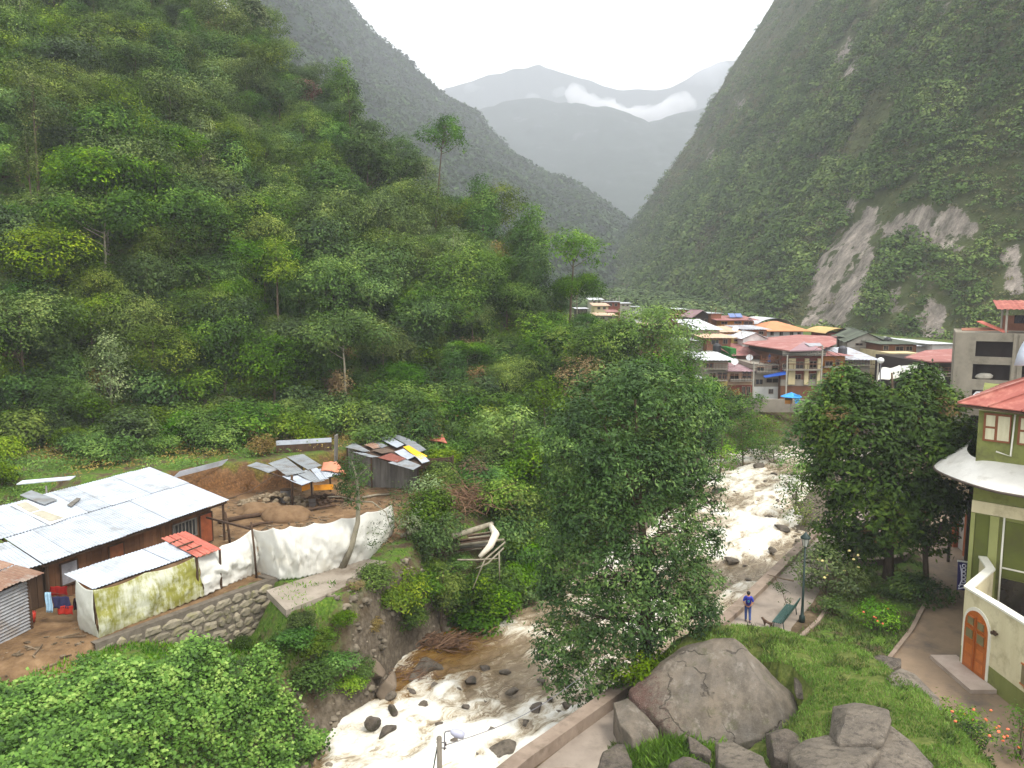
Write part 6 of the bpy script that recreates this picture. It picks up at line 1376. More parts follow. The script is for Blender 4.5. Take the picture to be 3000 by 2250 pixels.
# ---- street lamp on the promenade
IRON = surf('painted_iron_green', (30, 52, 46), (22, 38, 34), 5, .5, .4, .1)
GLASSF = surf('lamp_glass', (196, 196, 186), (176, 176, 168), 3, .3, .5, 0)
lp = at_z(2349, 1822, 0); L_ = empty('street_lamp', lp, 'dark green street lamp with a glazed lantern beside the promenade', 'street lamp')
ht = at_y(2350, 1562, lp.y).z
m = MB(); m.tube([lp, lp+Vector((0, 0, .35)), lp+Vector((0, 0, .4)), lp+Vector((0, 0, 1.0)), lp+Vector((0, 0, ht-.75))], [.17, .15, .09, .07, .045], 10); m.build('pole', IRON, L_, smooth=True)
m = MB(); m.tube([lp+Vector((0, 0, ht-.72)), lp+Vector((0, 0, ht-.28))], [.12, .22], 6); hd = m.build('lantern', GLASSF, L_)
m = MB()
for k in range(6):
    a = 2*PI*k/6; m.bar(lp+Vector((.125*math.cos(a), .125*math.sin(a), ht-.74)), lp+Vector((.225*math.cos(a), .225*math.sin(a), ht-.26)), .022)
m.build('glazing_bars', IRON, hd)
m = MB(); m.tube([lp+Vector((0, 0, ht-.28)), lp+Vector((0, 0, ht-.22)), lp+Vector((0, 0, ht-.06)), lp+Vector((0, 0, ht+.06))], [.28, .27, .12, .03], 10); m.build('cap', IRON, hd, smooth=True)
# ---- bench seen from behind
bn = at_z(2304, 1822, 0); d = Vector((16.9-13.9, 43-38.6, 0)).normalized(); nn = Vector((d.y, -d.x, 0))
B_ = empty('park_bench', bn, 'green slatted metal bench facing away at the garden edge', 'bench')
GRN = surf('bench_green', (48, 84, 76), (34, 62, 56), 4, .5, .4, .1)
ang = math.atan2(d.y, d.x); c0 = bn+nn*.1
m = MB()
for i in range(5): m.box(c0-nn*(.05+i*.10)+Vector((0, 0, .45)), (2.9, .075, .035), ang)
m.build('seat', GRN, B_)
m = MB()
for i in range(4):
    p = c0+nn*(.08+i*.05)+Vector((0, 0, .55+i*.13)); m.box(p, (2.9, .03, .10), ang)
m.build('backrest', GRN, B_)
for s in (-1.3, 1.3):
    m = MB(); q = c0+d*s; m.tube([q-nn*.45, q-nn*.42+Vector((0, 0, .44)), q+nn*.05+Vector((0, 0, .44)), q+nn*.28+Vector((0, 0, 1.02))], .028, 6); m.tube([q+nn*.12, q+nn*.05+Vector((0, 0, .44))], .028, 6); m.build('leg', IRON, B_, smooth=True)
# ---- fallen branch stretching over the promenade
br = empty('fallen_branch', at_z(2290, 1700, .1), 'leafy broken branch hanging low across the promenade', 'branch')
Yb = 42.6; m = MB(); pts = [at_y(2325, 1702, Yb), at_y(2290, 1695, Yb), at_y(2248, 1683, Yb+.2)]; m.tube(pts, [.05, .045, .02], 6)
m.tube([at_y(2270, 1690, Yb), at_y(2290, 1728, Yb-.3), at_y(2300, 1760, Yb-.4), at_y(2322, 1775, Yb-.5)], [.03, .02, .015, .01], 5); m.tube([at_y(2300, 1745, Yb-.4), at_y(2305, 1790, Yb-.5)], [.015, .01], 4); m.build('stem', BARK, br, smooth=True)
o0 = world_of(br); Lb = px_lobes(o0, Yb-.3, [(2265, 1705, 14), (2285, 1725, 18), (2300, 1735, 14), (2305, 1765, 12), (2280, 1712, 14)])
link('foliage', crown_mesh('foliage', Lb, 60, 9, .12, .12, .4, 91, LF_DARK, up=.3, fill=.6), None, br)
# ---- foreground lamp post and its cable
Yp = 22.0; pb = at_y(1287, 2165, Yp); LP = empty('utility_post', (pb.x, Yp, 0), 'grey utility post with a street light at the bottom edge', 'lamp post')
WOOD = surf('post_wood', (132, 124, 110), (92, 84, 72), 4, .85, .2, .4, 20, sc=(1, 1, .25)); METAL = surf('galvanised', (120, 118, 120), (96, 94, 98), 4, .5, .5, .1)
base = Vector((pb.x, Yp, -.2)); m = MB(); m.tube([base, pb+Vector((0, 0, .06))], [.10, .075], 10); m.build('pole', WOOD, LP, smooth=True)
m = MB(); q = lambda u, v: at_y(u, v, Yp); m.tube([q(1303, 2192), q(1302, 2150), q(1306, 2143), q(1320, 2141)], .022, 7); m.bar(q(1278, 2174), q(1308, 2176), .03); m.bar(q(1278, 2190), q(1308, 2192), .03); m.build('bracket', METAL, LP, smooth=False)
m = MB(); a, b = q(1319, 2142), q(1361, 2156); dd = (b-a)
m.tube([a, a+dd*.1, a+dd*.35, a+dd*.75, a+dd*.97, b], [.03, .085, .13, .135, .09, .02], 12); m.build('lamp_head', surf('lamp_head_grey', (170, 170, 184), (148, 148, 162), 3, .4, .5, .05), LP, smooth=True)
m = MB()
for p in ((1281, 2168), (1292, 2166), (1302, 2196), (1290, 2200), (1306, 2184)): m.tube([q(*p), q(*p)+Vector((0, 0, .07))], [.028, .02], 8)
m.build_each('insulator', surf('porcelain_brown', (70, 54, 50), None, 4, .3, .5, 0), LP)
m = MB(); p0, p1 = q(1308, 2182), at_y(1700, 1985, 31.5); m.tube([p0.lerp(p1, t/12)-Vector((0, 0, .35*math.sin(PI*t/12))) for t in range(13)], .014, 5); m.build('power_cable', METAL, label='thin power cable running from the post over the rapids to the tree', cat='cable')
m = MB(); m.tube([q(1283, 2180), q(1275, 2220), q(1268, 2262)], .02, 5); m.build('stay_wire', IRON, label='short black cable hanging down beside the utility post', cat='cable')
# ---- banner
bp = at_y(2828, 1638, 42.0); BN = empty('banner', (bp.x, 42, 0), 'narrow dark blue banner with a chain of pale rings by the lane', 'banner')
NAVY = surf('banner_navy', (40, 38, 84), (56, 52, 96), 6, .7, .2, .1); WH = surf('banner_white', (206, 204, 220), (190, 188, 206), 6, .7, .2, 0)
q = lambda u, v, dy=0: at_y(u, v, 42.0+dy); tl, tr_, bl, br_ = q(2807, 1645), q(2848, 1650), q(2804, 1728), q(2842, 1732)
m = MB(); m.slab([tl, tr_, br_, bl], .03, Vector((0, 1, 0))); cl = m.build('cloth', NAVY, BN)
m = MB(); m.slab([q(2806, 1641), q(2849, 1647), q(2849, 1652), q(2806, 1646)], .05, Vector((0, 1, 0))); m.build('top_bar', surf('white_paint', (232, 230, 226), None, 4, .5, .4, 0), BN)
m = MB(); sx = (tr_-tl)/41; sz = Vector((0, 0, -1))*px_m(2820, 1690, tl)
for i in range(5):
    c = q(2824.5-i*.4, 1658+i*11.2, -.04); ring = [c+sx*(5.2*math.cos(a))+sz*(4.8*math.sin(a)) for a in [2*PI*k/12 for k in range(13)]]; m.tube(ring, .028, 5)
for s in (-1, 1):
    m.tube([q(2827+s*14, 1655, -.04), q(2827+s*9, 1675, -.04), q(2825+s*8, 1700, -.04), q(2823+s*14, 1722, -.04)], [.02, .045, .03, .02], 5)
m.tube([q(2808, 1716, -.04), q(2818, 1712, -.04), q(2830, 1716, -.04), q(2840, 1713, -.04)], .03, 5); m.tube([q(2808, 1725, -.04), q(2822, 1722, -.04), q(2838, 1727, -.04)], .035, 5)
m.build('emblem', WH, cl)
m = MB(); pl = at_y(2850, 1655, 42.1); m.tube([Vector((pl.x, 42.1, -.05)), Vector((pl.x, 42.1, q(2850, 1640).z))], .04, 8); m.build('pole', METAL, BN, smooth=True)
# ---- green and cream building
GREEN = surf('wall_olive_green', (126, 130, 74), (110, 114, 60), 1.3, .85, .2, .15, 8, dirt=(88, 88, 56), sc=(1, 1, .2)); CREAM = surf('wall_cream', (212, 202, 168), (194, 182, 146), 1.3, .85, .2, .12, 8, dirt=(164, 152, 120), sc=(1, 1, .2)); WHITE = surf('trim_white', (228, 224, 208), (210, 206, 190), 1, .7, .3, .1)
GB = empty('green_building', (26.5, 36, 0), 'olive green and cream building with arched wooden doors at the right edge', 'building')
def prism(P, z0, z1): m = MB(); m.slab([Vector((x, y, z1)) for x, y in P], z1-z0); return m
LOW = [(25.3, 39.9), (24.6, 38.1), (22.0, 35.6), (22.1, 33.6), (22.3, 18)]
def ribbon(P, z0, z1, w):
    m = MB(); Q0 = off(P, -w/2); Q1 = off(P, w/2); n = len(P); V = []
    for a, b in zip(Q0, Q1): V += [(a[0], a[1], z0), (a[0], a[1], z1), (b[0], b[1], z1), (b[0], b[1], z0)]
    F = [(i*4+k, i*4+(k+1) % 4, i*4+4+(k+1) % 4, i*4+4+k) for i in range(n-1) for k in range(4)]+[(3, 2, 1, 0), tuple((n-1)*4+k for k in range(4))]
    return m.add(V, F)
ribbon(LOW, 1.0, 3.9, .30).build('lower_wall', CREAM, GB)
ribbon(LOW, -.1, .998, .33).build('plinth', GREEN, GB)
ribbon(LOW, 3.902, 4.0, .42).build('coping', WHITE, GB)
m = MB(); m.slab([Vector((22.3, 18, .5)), Vector((22.15, 33.6, .5)), Vector((22.1, 35.5, .5)), Vector((24.7, 38.0, .5)), Vector((31, 36, .5)), Vector((31, 18, .5))], .4); m.build('court_floor', LANE, GB)
WA, WB = Vector((24.9, 40.5, 0)), Vector((31.3, 34.0, 0)); dw = (WB-WA).normalized(); nw = Vector((dw.y, -dw.x, 0)); nw = nw if nw.y < 0 else -nw
aw = math.atan2(dw.y, dw.x); Lw = (WB-WA).length
m = MB(); m.slab([WA+Vector((0, 0, 12.1)), WB+Vector((0, 0, 12.1)), Vector((38, 40, 12.1)), Vector((31.6, 51, 12.1))], 12.2); m.build('upper_wall', GREEN, GB)
def onwall(s, z0, z1, w, t, mat, name, par, o=.0): # s metres along the wall from its left corner
    c = WA+dw*(s+w/2)+nw*(t/2+o)+Vector((0, 0, (z0+z1)/2)); return MB().box(c, (w, t, z1-z0), aw).build(name, mat, par)
onwall(.0, 6.3, 6.95, Lw, .10, CREAM, 'band', GB)
onwall(.0, 11.85, 12.08, Lw, .07, CREAM, 'band', GB)
GDK = surf('wall_olive_dark', (98, 104, 48), (84, 90, 42), .6, .85, .2, .1, 8, dirt=(84, 82, 50)); PIL = surf('pilaster_green', (150, 152, 96), (134, 138, 82), .7, .85, .2, .1)
onwall(.22, 2.2, 6.2, .66, .05, GDK, 'blind_panel', GB); onwall(.92, .5, 6.28, .42, .16, PIL, 'pilaster', GB); onwall(.0, .5, 6.28, .2, .12, PIL, 'pilaster', GB)
GLD = surf('window_black', (30, 28, 28), (44, 38, 36), 2, .15, .6, 0)
onwall(1.62, 3.05, 6.1, 2.0, .05, GDK, 'blind_panel', GB); onwall(3.8, 3.05, 6.1, 2.0, .05, GDK, 'blind_panel', GB)
wdw = onwall(1.62, 1.1, 3.0, 2.0, .07, GLD, 'window', GB, .02); onwall(1.62, 3.55, 3.62, 2.0, .06, WHITE, 'frame', wdw, .06); w2_ = onwall(3.8, 1.1, 3.0, 2.0, .07, GLD, 'window', GB, .02)
onwall(1.5, .95, 1.1, 2.3, .2, WHITE, 'sill', wdw)
m = MB(); m.tube([WA+dw*1.56+nw*.12+Vector((0, 0, .6)), WA+dw*1.56+nw*.12+Vector((0, 0, 6.3))], .05, 7); m.build('drainpipe', WHITE, GB, smooth=True)
WDR = surf('window_wood', (134, 80, 46), (112, 64, 36), 3, .5, .35, .15, 10); CURT = surf('curtain_pale', (206, 200, 170), (184, 176, 146), 5, .9, .1, .2, sc=(1, 1, .2))
for s, w in ((.28, 1.25), (1.85, 1.5)):
    f = onwall(s, 10.25, 11.75, w, .12, WDR, 'window', GB); onwall(s+.12, 10.36, 10.94, w*.33, .05, CURT, 'pane', f, .10); onwall(s+.12, 11.06, 11.64, w*.33, .05, CURT, 'pane', f, .10); onwall(s+w*.33+.26, 10.36, 11.64, w*.42, .05, CURT, 'pane', f, .10)
m = MB(); m.tube([WA+dw*1.68+nw*.12+Vector((0, 0, 11.8)), WA+dw*1.62+nw*.12+Vector((0, 0, 9.6)), WA+dw*.95+nw*.12+Vector((0, 0, 9.75))], .045, 7); m.build('drainpipe', WHITE, GB, smooth=True)
# curved canopy
def canopy():
    edge = [(29.5, 32.0), (27.0, 34.4), (25.0, 36.6), (24.1, 37.9), (23.7, 40.2), (24.0, 42.8), (25.8, 45), (28.2, 46.9)]
    inner = [(31.2, 34.0), (29.6, 35.8), (27.6, 37.8), (26.3, 39.1), (25.1, 40.6), (25.6, 42.4), (26.8, 44.4), (28.6, 46.95)]
    e = smooth_path(edge, 5); i_ = smooth_path(inner, 5); m = MB(); G = []
    for a, b in zip(e, i_): G.append([Vector((a[0]+(b[0]-a[0])*t, a[1]+(b[1]-a[1])*t, 8.2+1.0*t**.8)) for t in [k/12 for k in range(13)]])
    m.grid(G); m.grid([[p-Vector((0, 0, .06)) for p in r] for r in G]); o = m.build('canopy', surf('canopy_sheet', (222, 218, 208), (204, 200, 190), 1.2, .45, .4, .1, 4, dirt=(178, 172, 158), sc=(1, 1, 1)), GB, smooth=True)
    r = MB(); r.tube([g[0]-Vector((0, 0, .05)) for g in G], .07, 7); r.build('rim', surf('canopy_rim', (92, 80, 70), None, 3, .7, .3, 0), o, smooth=True)
    r = MB(); [r.bar(G[k][0]-Vector((0, 0, .08)), G[k][-1]-Vector((0, 0, .12)), .06) for k in range(3, len(G), 5)]; r.build_each('canopy_rafter', METAL, o)
canopy()
# red roof with overhang
T_ = Vector((23.9, 40.8, 12.2)); F_ = Vector((31.0, 28.0, 12.2)); B_2 = Vector((31.2, 48.8, 12.2)); E1 = Vector((29.4, 39.0, 14.6)); E2 = Vector((38.0, 33.0, 14.9))
TINR2 = surf('tin_roof_rust_red', (160, 92, 80), (136, 74, 64), .8, .65, .25, .15, 5, isl=.12, dirt=(190, 130, 112))
def slope(P0, P1, Q1, Q0, n, name, par, mat):
    """roof slope of standing-seam sheets between eave P0-P1 and ridge Q0-Q1"""
    m = MB()
    for i in range(n):
        a, b = i/n, (i+1)/n-.004; m.slab([P0.lerp(P1, a), P0.lerp(P1, b), Q0.lerp(Q1, b), Q0.lerp(Q1, a)], .05)
    for i in range(n+1): m.bar(P0.lerp(P1, i/n)+Vector((0, 0, .03)), Q0.lerp(Q1, i/n)+Vector((0, 0, .03)), .07)
    return m.build(name, mat, par)
rf = slope(T_, F_, E2, E1, 9, 'roof', GB, TINR2); slope(B_2, T_+Vector((0, 0, .01)), E1+Vector((0, .1, .02)), Vector((33, 44, 14.2)), 8, 'roof', GB, surf('tin_red_pale', (184, 124, 110), (164, 104, 92), 1.2, .6, .3, .1, isl=.15, dirt=(200, 172, 160)))
m = MB(); m.slab([T_-Vector((0, 0, .10)), F_-Vector((0, 0, .10)), WB+Vector((.5, .5, 12.08)), WA+Vector((0, .2, 12.08))], .10); m.build('soffit', TIMBER, GB)
m = MB(); c = Vector((30.6, 41.5, 14.0)); dr = (F_-T_).normalized(); nr_ = Vector((-dr.y, dr.x, 0)); G = []
for i in range(11):
    t = i/10; G.append([c+dr*(t*5-2.5)+nr_*(s*2.6-1.3)+Vector((0, 0, 1.5*math.sin(PI*s)**.7+.03*math.sin(i*2))) for s in [k/12 for k in range(13)]])
m.grid(G); m.build('roof_lantern', surf('plastic_sheet', (190, 196, 206), (164, 170, 182), 2, .3, .5, .2), GB, smooth=True).modifiers.new('t', 'SOLIDIFY').thickness = .03
# arched double door, arched window, wall lamp
DOOR = surf('door_varnished', (176, 96, 36), (146, 76, 28), 3, .35, .45, .15, 10, sc=(1, 1, .25)); PANE = surf('door_pane', (128, 116, 84), (104, 96, 70), 3, .2, .5, 0)
def arch_poly(c, d, w, h, z0, n=14, pad=0.0):
    r = w/2+pad; zc = z0+h-w/2; P = [c-d*r+Vector((0, 0, z0)), c+d*r+Vector((0, 0, z0))]
    return P+[c+d*(r*math.cos(a))+Vector((0, 0, zc+r*math.sin(a))) for a in [PI*k/n for k in range(n+1)]]
def arched(c, d, outn, w, h, z0, leafs, name):
    c = c+outn*.15; tr = MB().slab([p+outn*.03 for p in arch_poly(c, d, w, h, z0, pad=.16)], .06, -outn).build(name, WHITE, GB)
    MB().slab([p+outn*.06 for p in arch_poly(c, d, w, h, z0)], .07, -outn).build('leaf', DOOR, tr)
    m = MB(); a_ = math.atan2(d.y, d.x)
    for x, z, pw, ph in leafs: m.box(c+d*x+outn*.075+Vector((0, 0, z0+z)), (pw, .06, ph), a_)
    m.build_each('pane', PANE, tr)
    m = MB(); m.box(c+outn*.08+Vector((0, 0, z0+h*.46)), (.05, .07, h*.9), a_)
    for x, z, pw, ph in leafs:
        for q in (-ph/2, ph/2): m.box(c+d*x+outn*.085+Vector((0, 0, z0+z+q)), (pw+.12, .06, .06), a_)
    m.build('rail', DOOR, tr); return tr
p, q = Vector((22.0, 35.6, 0)), Vector((22.1, 33.6, 0)); dd = (q-p).normalized(); on = Vector((dd.y, -dd.x, 0)); on = on if on.x < 0 else -on
dr_ = arched(p.lerp(q, .52)+Vector((-.02, 0, 0)), dd, on, 1.62, 2.95, .22, [(-.40, 1.75, .46, .5), (.40, 1.75, .46, .5), (-.36, 2.38, .4, .42), (.36, 2.38, .4, .42)], 'door')
m = MB()
for s in (-.4, .4):
    for z in (.5, 1.1): m.box(p.lerp(q, .52)+dd*s+on*.22+Vector((0, 0, z+.1)), (.5, .05, .42), math.atan2(dd.y, dd.x))
m.build_each('door_panel', surf('door_varnished_light', (192, 108, 44), (164, 88, 32), 3, .35, .45, .1), dr_)
arched(Vector((22.19, 30.9, 0)), Vector((0, -1, 0)), Vector((-1, 0, 0)), 1.3, 1.75, 1.15, [(-.3, .6, .42, .9), (.3, .6, .42, .9)], 'window')
m = MB(); c = Vector((21.85, 33.2, 2.75)); m.tube([c, c+Vector((-.16, 0, .02))], [.05, .09], 8); m.box(c+Vector((-.02, 0, 0)), (.06, .2, .2)); m.tube([c+Vector((-.05, -.28, .08)), c+Vector((-.2, -.28, .08))], [.04, .07], 8); m.build('floodlight', TIMBER, GB)
m = MB(); m.box((21.4, 34.6, .10), (1.3, 3.4, .2)); m.build('doorstep', surf('step_concrete', (176, 160, 146), (150, 134, 120), 1, .85, .2, .15), GB)
# far part of the lane: low orange house, grey truck cover, columns
FH = empty('lane_house', (32.2, 53, 0), 'small house with orange-brown wall posts at the far end of the lane', 'house')
def prism(P, z0, z1): m = MB(); m.slab([Vector((x, y, z1)) for x, y in P], z1-z0); return m
m = prism([(31.2, 49.5), (31.9, 53.5), (40, 55), (40, 48)], -.1, 3.0); m.build('wall', surf('wall_pale_grey', (176, 170, 160), (150, 144, 134), 1, .85, .2, .1), FH)
for x, y in ((31.0, 49.3), (31.35, 51.2), (31.7, 53.3)): MB().box((x, y, 1.5), (.4, .4, 3.0)).build('post', surf('post_terracotta', (168, 98, 62), (142, 78, 48), 2, .8, .2, .1), FH)
m = MB(); m.tube([Vector((30.1, 49.2, 0)), Vector((30.1, 49.2, 7.9))], .13, 10); m.build('column', surf('column_brown', (84, 70, 58), (62, 52, 44), 2, .7, .3, .1), smooth=True, label='tall dark brown pipe column under the canopy edge', cat='column')
m = MB(); m.tube([Vector((29.5, 50.2, 0)), Vector((29.5, 50.2, 7.9))], .10, 10); m.build('column', surf('column_grey', (132, 126, 118), (108, 102, 96), 2, .7, .3, .1), smooth=True, label='slimmer grey column just behind the brown one', cat='column')
TRK = empty('parked_truck', (31.0, 60.5, 0), 'truck under a grey tarpaulin parked at the end of the lane', 'truck')
m = MB(); m.box((31.2, 60.5, .95), (2.3, 4.8, .5)); m.build('chassis', TIMBER, TRK)
m = MB(); G = []
for i in range(13):
    a = PI*i/12; G.append([Vector((31.2-1.2*math.cos(a), 58.1+j*.6, 1.2+1.7*math.sin(a)**.6+.06*math.sin(j*2+i))) for j in range(9)])
m.grid(G); m.build('cover', surf('truck_cover', (160, 160, 158), (136, 136, 134), 2, .7, .2, .3), TRK, smooth=True).modifiers.new('t', 'SOLIDIFY').thickness = .03
for x in (30.1, 32.3):
    for y in (58.9, 62.2): MB().tube([Vector((x-.13, y, .48)), Vector((x+.13, y, .48))], .48, 16).build('wheel', surf('rubber', (34, 32, 32), None, 3, .8, .2, 0), TRK)
MB().box((31.2, 63.5, 1.3), (2.2, 1.5, 1.8)).build('cab', surf('cab_paint', (170, 172, 176), None, 3, .4, .5, 0), TRK)
# curved planter wall in the garden
PL = [(20.5, 51.2), (22.0, 50.2), (24.0, 49.7), (26.2, 50.4), (27.6, 51.8)]
wall_strip('planter_wall', smooth_path(PL, 5), -.1, .45, .35, CONC, label='curved low planter wall behind the broad tree trunks', cat='wall')
wall_strip('garden_kerb', [(14.9, 38.4), (16.8, 40.6), (18.2, 42.6)], -.1, .14, .2, CONC, label='low kerb edging the garden behind the bench', cat='kerb')
wall_strip('garden_kerb', [(18.5, 36.1), (21.4, 39.5), (24.3, 43.4)], -.1, .16, .2, CONC, label='low kerb between the garden and the lane', cat='kerb')
# ---- person with a rucksack, seen from behind
def skin_body(name, verts, edges, radii, mat, parent, root=0, sub=1):
    me = bpy.data.meshes.new(name); me.from_pydata(verts, edges, []); o = link(name, me, mat, parent)
    md = o.modifiers.new('skin', 'SKIN'); md.use_smooth_shade = True
    for i, r in enumerate(radii): me.skin_vertices[0].data[i].radius = (r, r) if not hasattr(r, '__len__') else r
    me.skin_vertices[0].data[root].use_root = True
    o.modifiers.new('sub', 'SUBSURF').render_levels = sub; o.modifiers['sub'].levels = sub
    return o
fp = at_z(2190, 1821, 0); PE = empty('person', fp, 'person in blue top and jeans with navy rucksack, walking away, hands clasped behind', 'person', rz=-.25)
V = [(0, 0, .95), (0, .0, 1.12), (0, -.01, 1.32), (0, 0, 1.43), (0, .01, 1.50), (0, .02, 1.60), (0, .02, 1.68),
     (-.09, 0, .90), (-.10, .06, .50), (-.10, -.02, .09), (-.10, .12, .04), (.09, 0, .90), (.10, -.03, .50), (.11, -.20, .12), (.11, -.12, .06),
     (-.19, 0, 1.40), (-.25, -.05, 1.14), (-.12, -.22, .98), (.19, 0, 1.40), (.25, -.05, 1.14), (.10, -.22, .98)]
E_ = [(0, 1), (1, 2), (2, 3), (3, 4), (4, 5), (5, 6), (0, 7), (7, 8), (8, 9), (9, 10), (0, 11), (11, 12), (12, 13), (13, 14), (3, 15), (15, 16), (16, 17), (3, 18), (18, 19), (19, 20)]
Rr = [(.15, .11), (.14, .105), (.165, .11), (.12, .09), .052, (.085, .095), (.06, .07), .095, .062, .045, .035, .095, .062, .045, .035, .06, .045, .032, .06, .045, .032]
SKIN = surf('skin', (176, 122, 92), None, 5, .6, .3, 0)
body = skin_body('body', V, E_, Rr, SKIN, PE, 0, 2)
JEAN = surf('denim', (74, 92, 142), (56, 70, 116), 6, .9, .1, .1); TOP = surf('blue_top', (50, 66, 170), (40, 52, 140), 5, .8, .2, .1)
jv = [V[i] for i in (0, 7, 8, 9, 11, 12, 13)]; jo = skin_body('jeans', jv, [(0, 1), (1, 2), (2, 3), (0, 4), (4, 5), (5, 6)], [(.165, .125), .108, .078, .062, .108, .078, .062], JEAN, PE)
tv = [V[i] for i in (0, 1, 2, 3, 15, 16, 18, 19)]; tv[0] = (0, 0, 1.0); skin_body('top', tv, [(0, 1), (1, 2), (2, 3), (3, 4), (4, 5), (3, 6), (6, 7)], [(.165, .125), (.16, .12), (.185, .125), (.13, .10), .075, .062, .075, .062], TOP, PE)
m = MB(); cF = fp
def rel(x, y, z): a = -.25; return fp+Vector((x*math.cos(a)-y*math.sin(a), x*math.sin(a)+y*math.cos(a), z))
m.blob(rel(0, .01, 1.645), (.10, .115, .105), 12, .1, 2); m.build('hair', surf('hair_black', (24, 20, 20), None, 5, .6, .3, 0), PE, smooth=True)
m = MB(); m.blob(rel(0, -.19, 1.24), (.165, .10, .23), 12, .12, 4); bg_ = m.build('rucksack', surf('rucksack_navy', (34, 30, 120), (26, 24, 92), 5, .7, .2, .1), PE, smooth=True)
m = MB(); m.tube([rel(.05*math.cos(a), -.292, 1.28+.05*math.sin(a)) for a in [2*PI*k/10 for k in range(11)]], .009, 5); m.build('emblem', surf('emblem_teal', (70, 180, 160), None, 5, .6, .2, 0), bg_)
for s in (-1, 1):
    m = MB(); m.tube([rel(s*.11, -.12, 1.40), rel(s*.12, .02, 1.475), rel(s*.11, .12, 1.36)], .02, 6); m.build('strap', surf('rucksack_navy', (34, 30, 120)), bg_)
# hands: palm, four fingers and a thumb each, clasped behind the back
for s in (-1, 1):
    c = Vector((s*.055, -.235, .955)); hv = [tuple(c+Vector((s*.05, .01, .02))), tuple(c), tuple(c+Vector((-s*.03, -.005, -.01)))]; he = [(0, 1), (1, 2)]; hr = [.03, (.034, .02), (.034, .018)]
    for k in range(4):
        z = .022-.016*k; ln = [.055, .062, .058, .046][k]; n0 = len(hv); hv += [tuple(c+Vector((-s*(.03+ln*.5), -.02, z))), tuple(c+Vector((-s*(.03+ln*.8), -.035+.02*(s > 0), z-.008)))]; he += [(2, n0), (n0, n0+1)]; hr += [.0095, .008]
    n0 = len(hv); hv += [tuple(c+Vector((-s*.01, -.03, .035))), tuple(c+Vector((-s*.035, -.04, .045)))]; he += [(1, n0), (n0, n0+1)]; hr += [.011, .009]
    skin_body('hand', hv, he, hr, SKIN, PE, 1, 1)
SHOE = surf('shoe_grey', (70, 72, 86), None, 5, .6, .3, 0)
for q in ((-.10, .05, .045), (.11, -.16, .07)): m = MB(); m.blob(rel(*q), (.05, .13, .05), 10, .05, 1); m.build('shoe', SHOE, PE, smooth=True)
# ---- small brown dog
dp = at_z(2250, 1838, 0.0); DG = empty('dog', dp, 'small brown dog with raised tail on the promenade by the bench', 'dog', rz=-1.0); DG.scale = (.85, .85, .85)
DV = [(0, 0, .30), (-.14, 0, .33), (-.28, 0, .32), (-.38, 0, .42), (-.47, 0, .46), (-.56, 0, .42), (.14, 0, .32), (.24, 0, .33), (.33, 0, .44), (.38, 0, .54),
      (-.26, .06, .22), (-.28, .06, .12), (-.28, .06, .02), (-.26, -.06, .22), (-.24, -.06, .12), (-.25, -.06, .02), (.22, .06, .22), (.28, .06, .13), (.26, .06, .02), (.22, -.06, .22), (.28, -.06, .13), (.25, -.06, .02), (-.45, .05, .53), (-.45, -.05, .53)]
DE = [(0, 1), (1, 2), (2, 3), (3, 4), (4, 5), (0, 6), (6, 7), (7, 8), (8, 9), (2, 10), (10, 11), (11, 12), (2, 13), (13, 14), (14, 15), (7, 16), (16, 17), (17, 18), (7, 19), (19, 20), (20, 21), (4, 22), (4, 23)]
DR = [.085, .10, .095, .065, .07, .03, .085, .075, .02, .015, .045, .025, .022, .045, .025, .022, .05, .025, .022, .05, .025, .022, .018, .018]
skin_body('body', DV, DE, DR, surf('dog_fur', (104, 82, 64), (58, 46, 40), 4, .9, .1, .3), DG, 0, 2)
# ============================================================ the town across the bend
def wallm(name, c, dirt=None): return surf('town_'+name, c, tuple(int(x*.88) for x in c), .35, .88, .15, .15, 3, dirt=dirt or tuple(int(x*.8) for x in c), isl=0)
TW = dict(concrete=wallm('concrete', (150, 142, 128)), cream=wallm('cream', (206, 190, 148)), pink=wallm('pinkish', (190, 158, 132)), white=wallm('white', (208, 206, 200)), brick=wallm('brick', (150, 104, 82)), orange=wallm('orange', (188, 128, 62)), yellow=wallm('yellow', (204, 184, 112)),
          green=wallm('green', (58, 122, 58)), brown=wallm('brown', (120, 82, 62)), red=wallm('red', (128, 66, 54)), grey=wallm('grey', (172, 166, 152)), dark=wallm('dark', (64, 56, 50)))
TR = dict(red=surf('roof_red', (158, 104, 96), (136, 86, 80), .5, .65, .25, .2, 5, dirt=(188, 150, 140), isl=.2), orange=surf('roof_orange', (206, 138, 96), (186, 120, 82), .6, .65, .2, .1, isl=.1), white=surf('roof_white', (206, 206, 206), (178, 180, 182), .6, .5, .3, .1, isl=.22, dirt=(160, 154, 146)),
          tin=surf('roof_tin', (170, 172, 176), (140, 142, 148), .6, .5, .4, .1, isl=.3, dirt=(140, 120, 106)), tan=surf('roof_tan', (204, 172, 144), (184, 152, 126), .6, .7, .2, .1, isl=.15), green=surf('roof_green', (74, 80, 66), (98, 104, 88), .9, .7, .2, .1, isl=.35), yellow=surf('roof_yellow', (204, 170, 112), (184, 150, 94), .6, .6, .2, .1),
          purple=surf('roof_mauve', (150, 120, 122), (136, 106, 110), .5, .65, .2, .1, isl=.1, dirt=(170, 150, 148)))
GLT = surf('town_glass', (44, 40, 40), (30, 28, 30), 2, .25, .5, 0); FRT = surf('town_frame', (150, 136, 118), (120, 104, 88), 2, .7, .2, 0); DARK_OPEN = surf('town_opening_painted_dark', (26, 22, 20), (38, 32, 30), 1, .9, .1, 0)  # last material: flat dark colour in place of shade inside unglazed windows
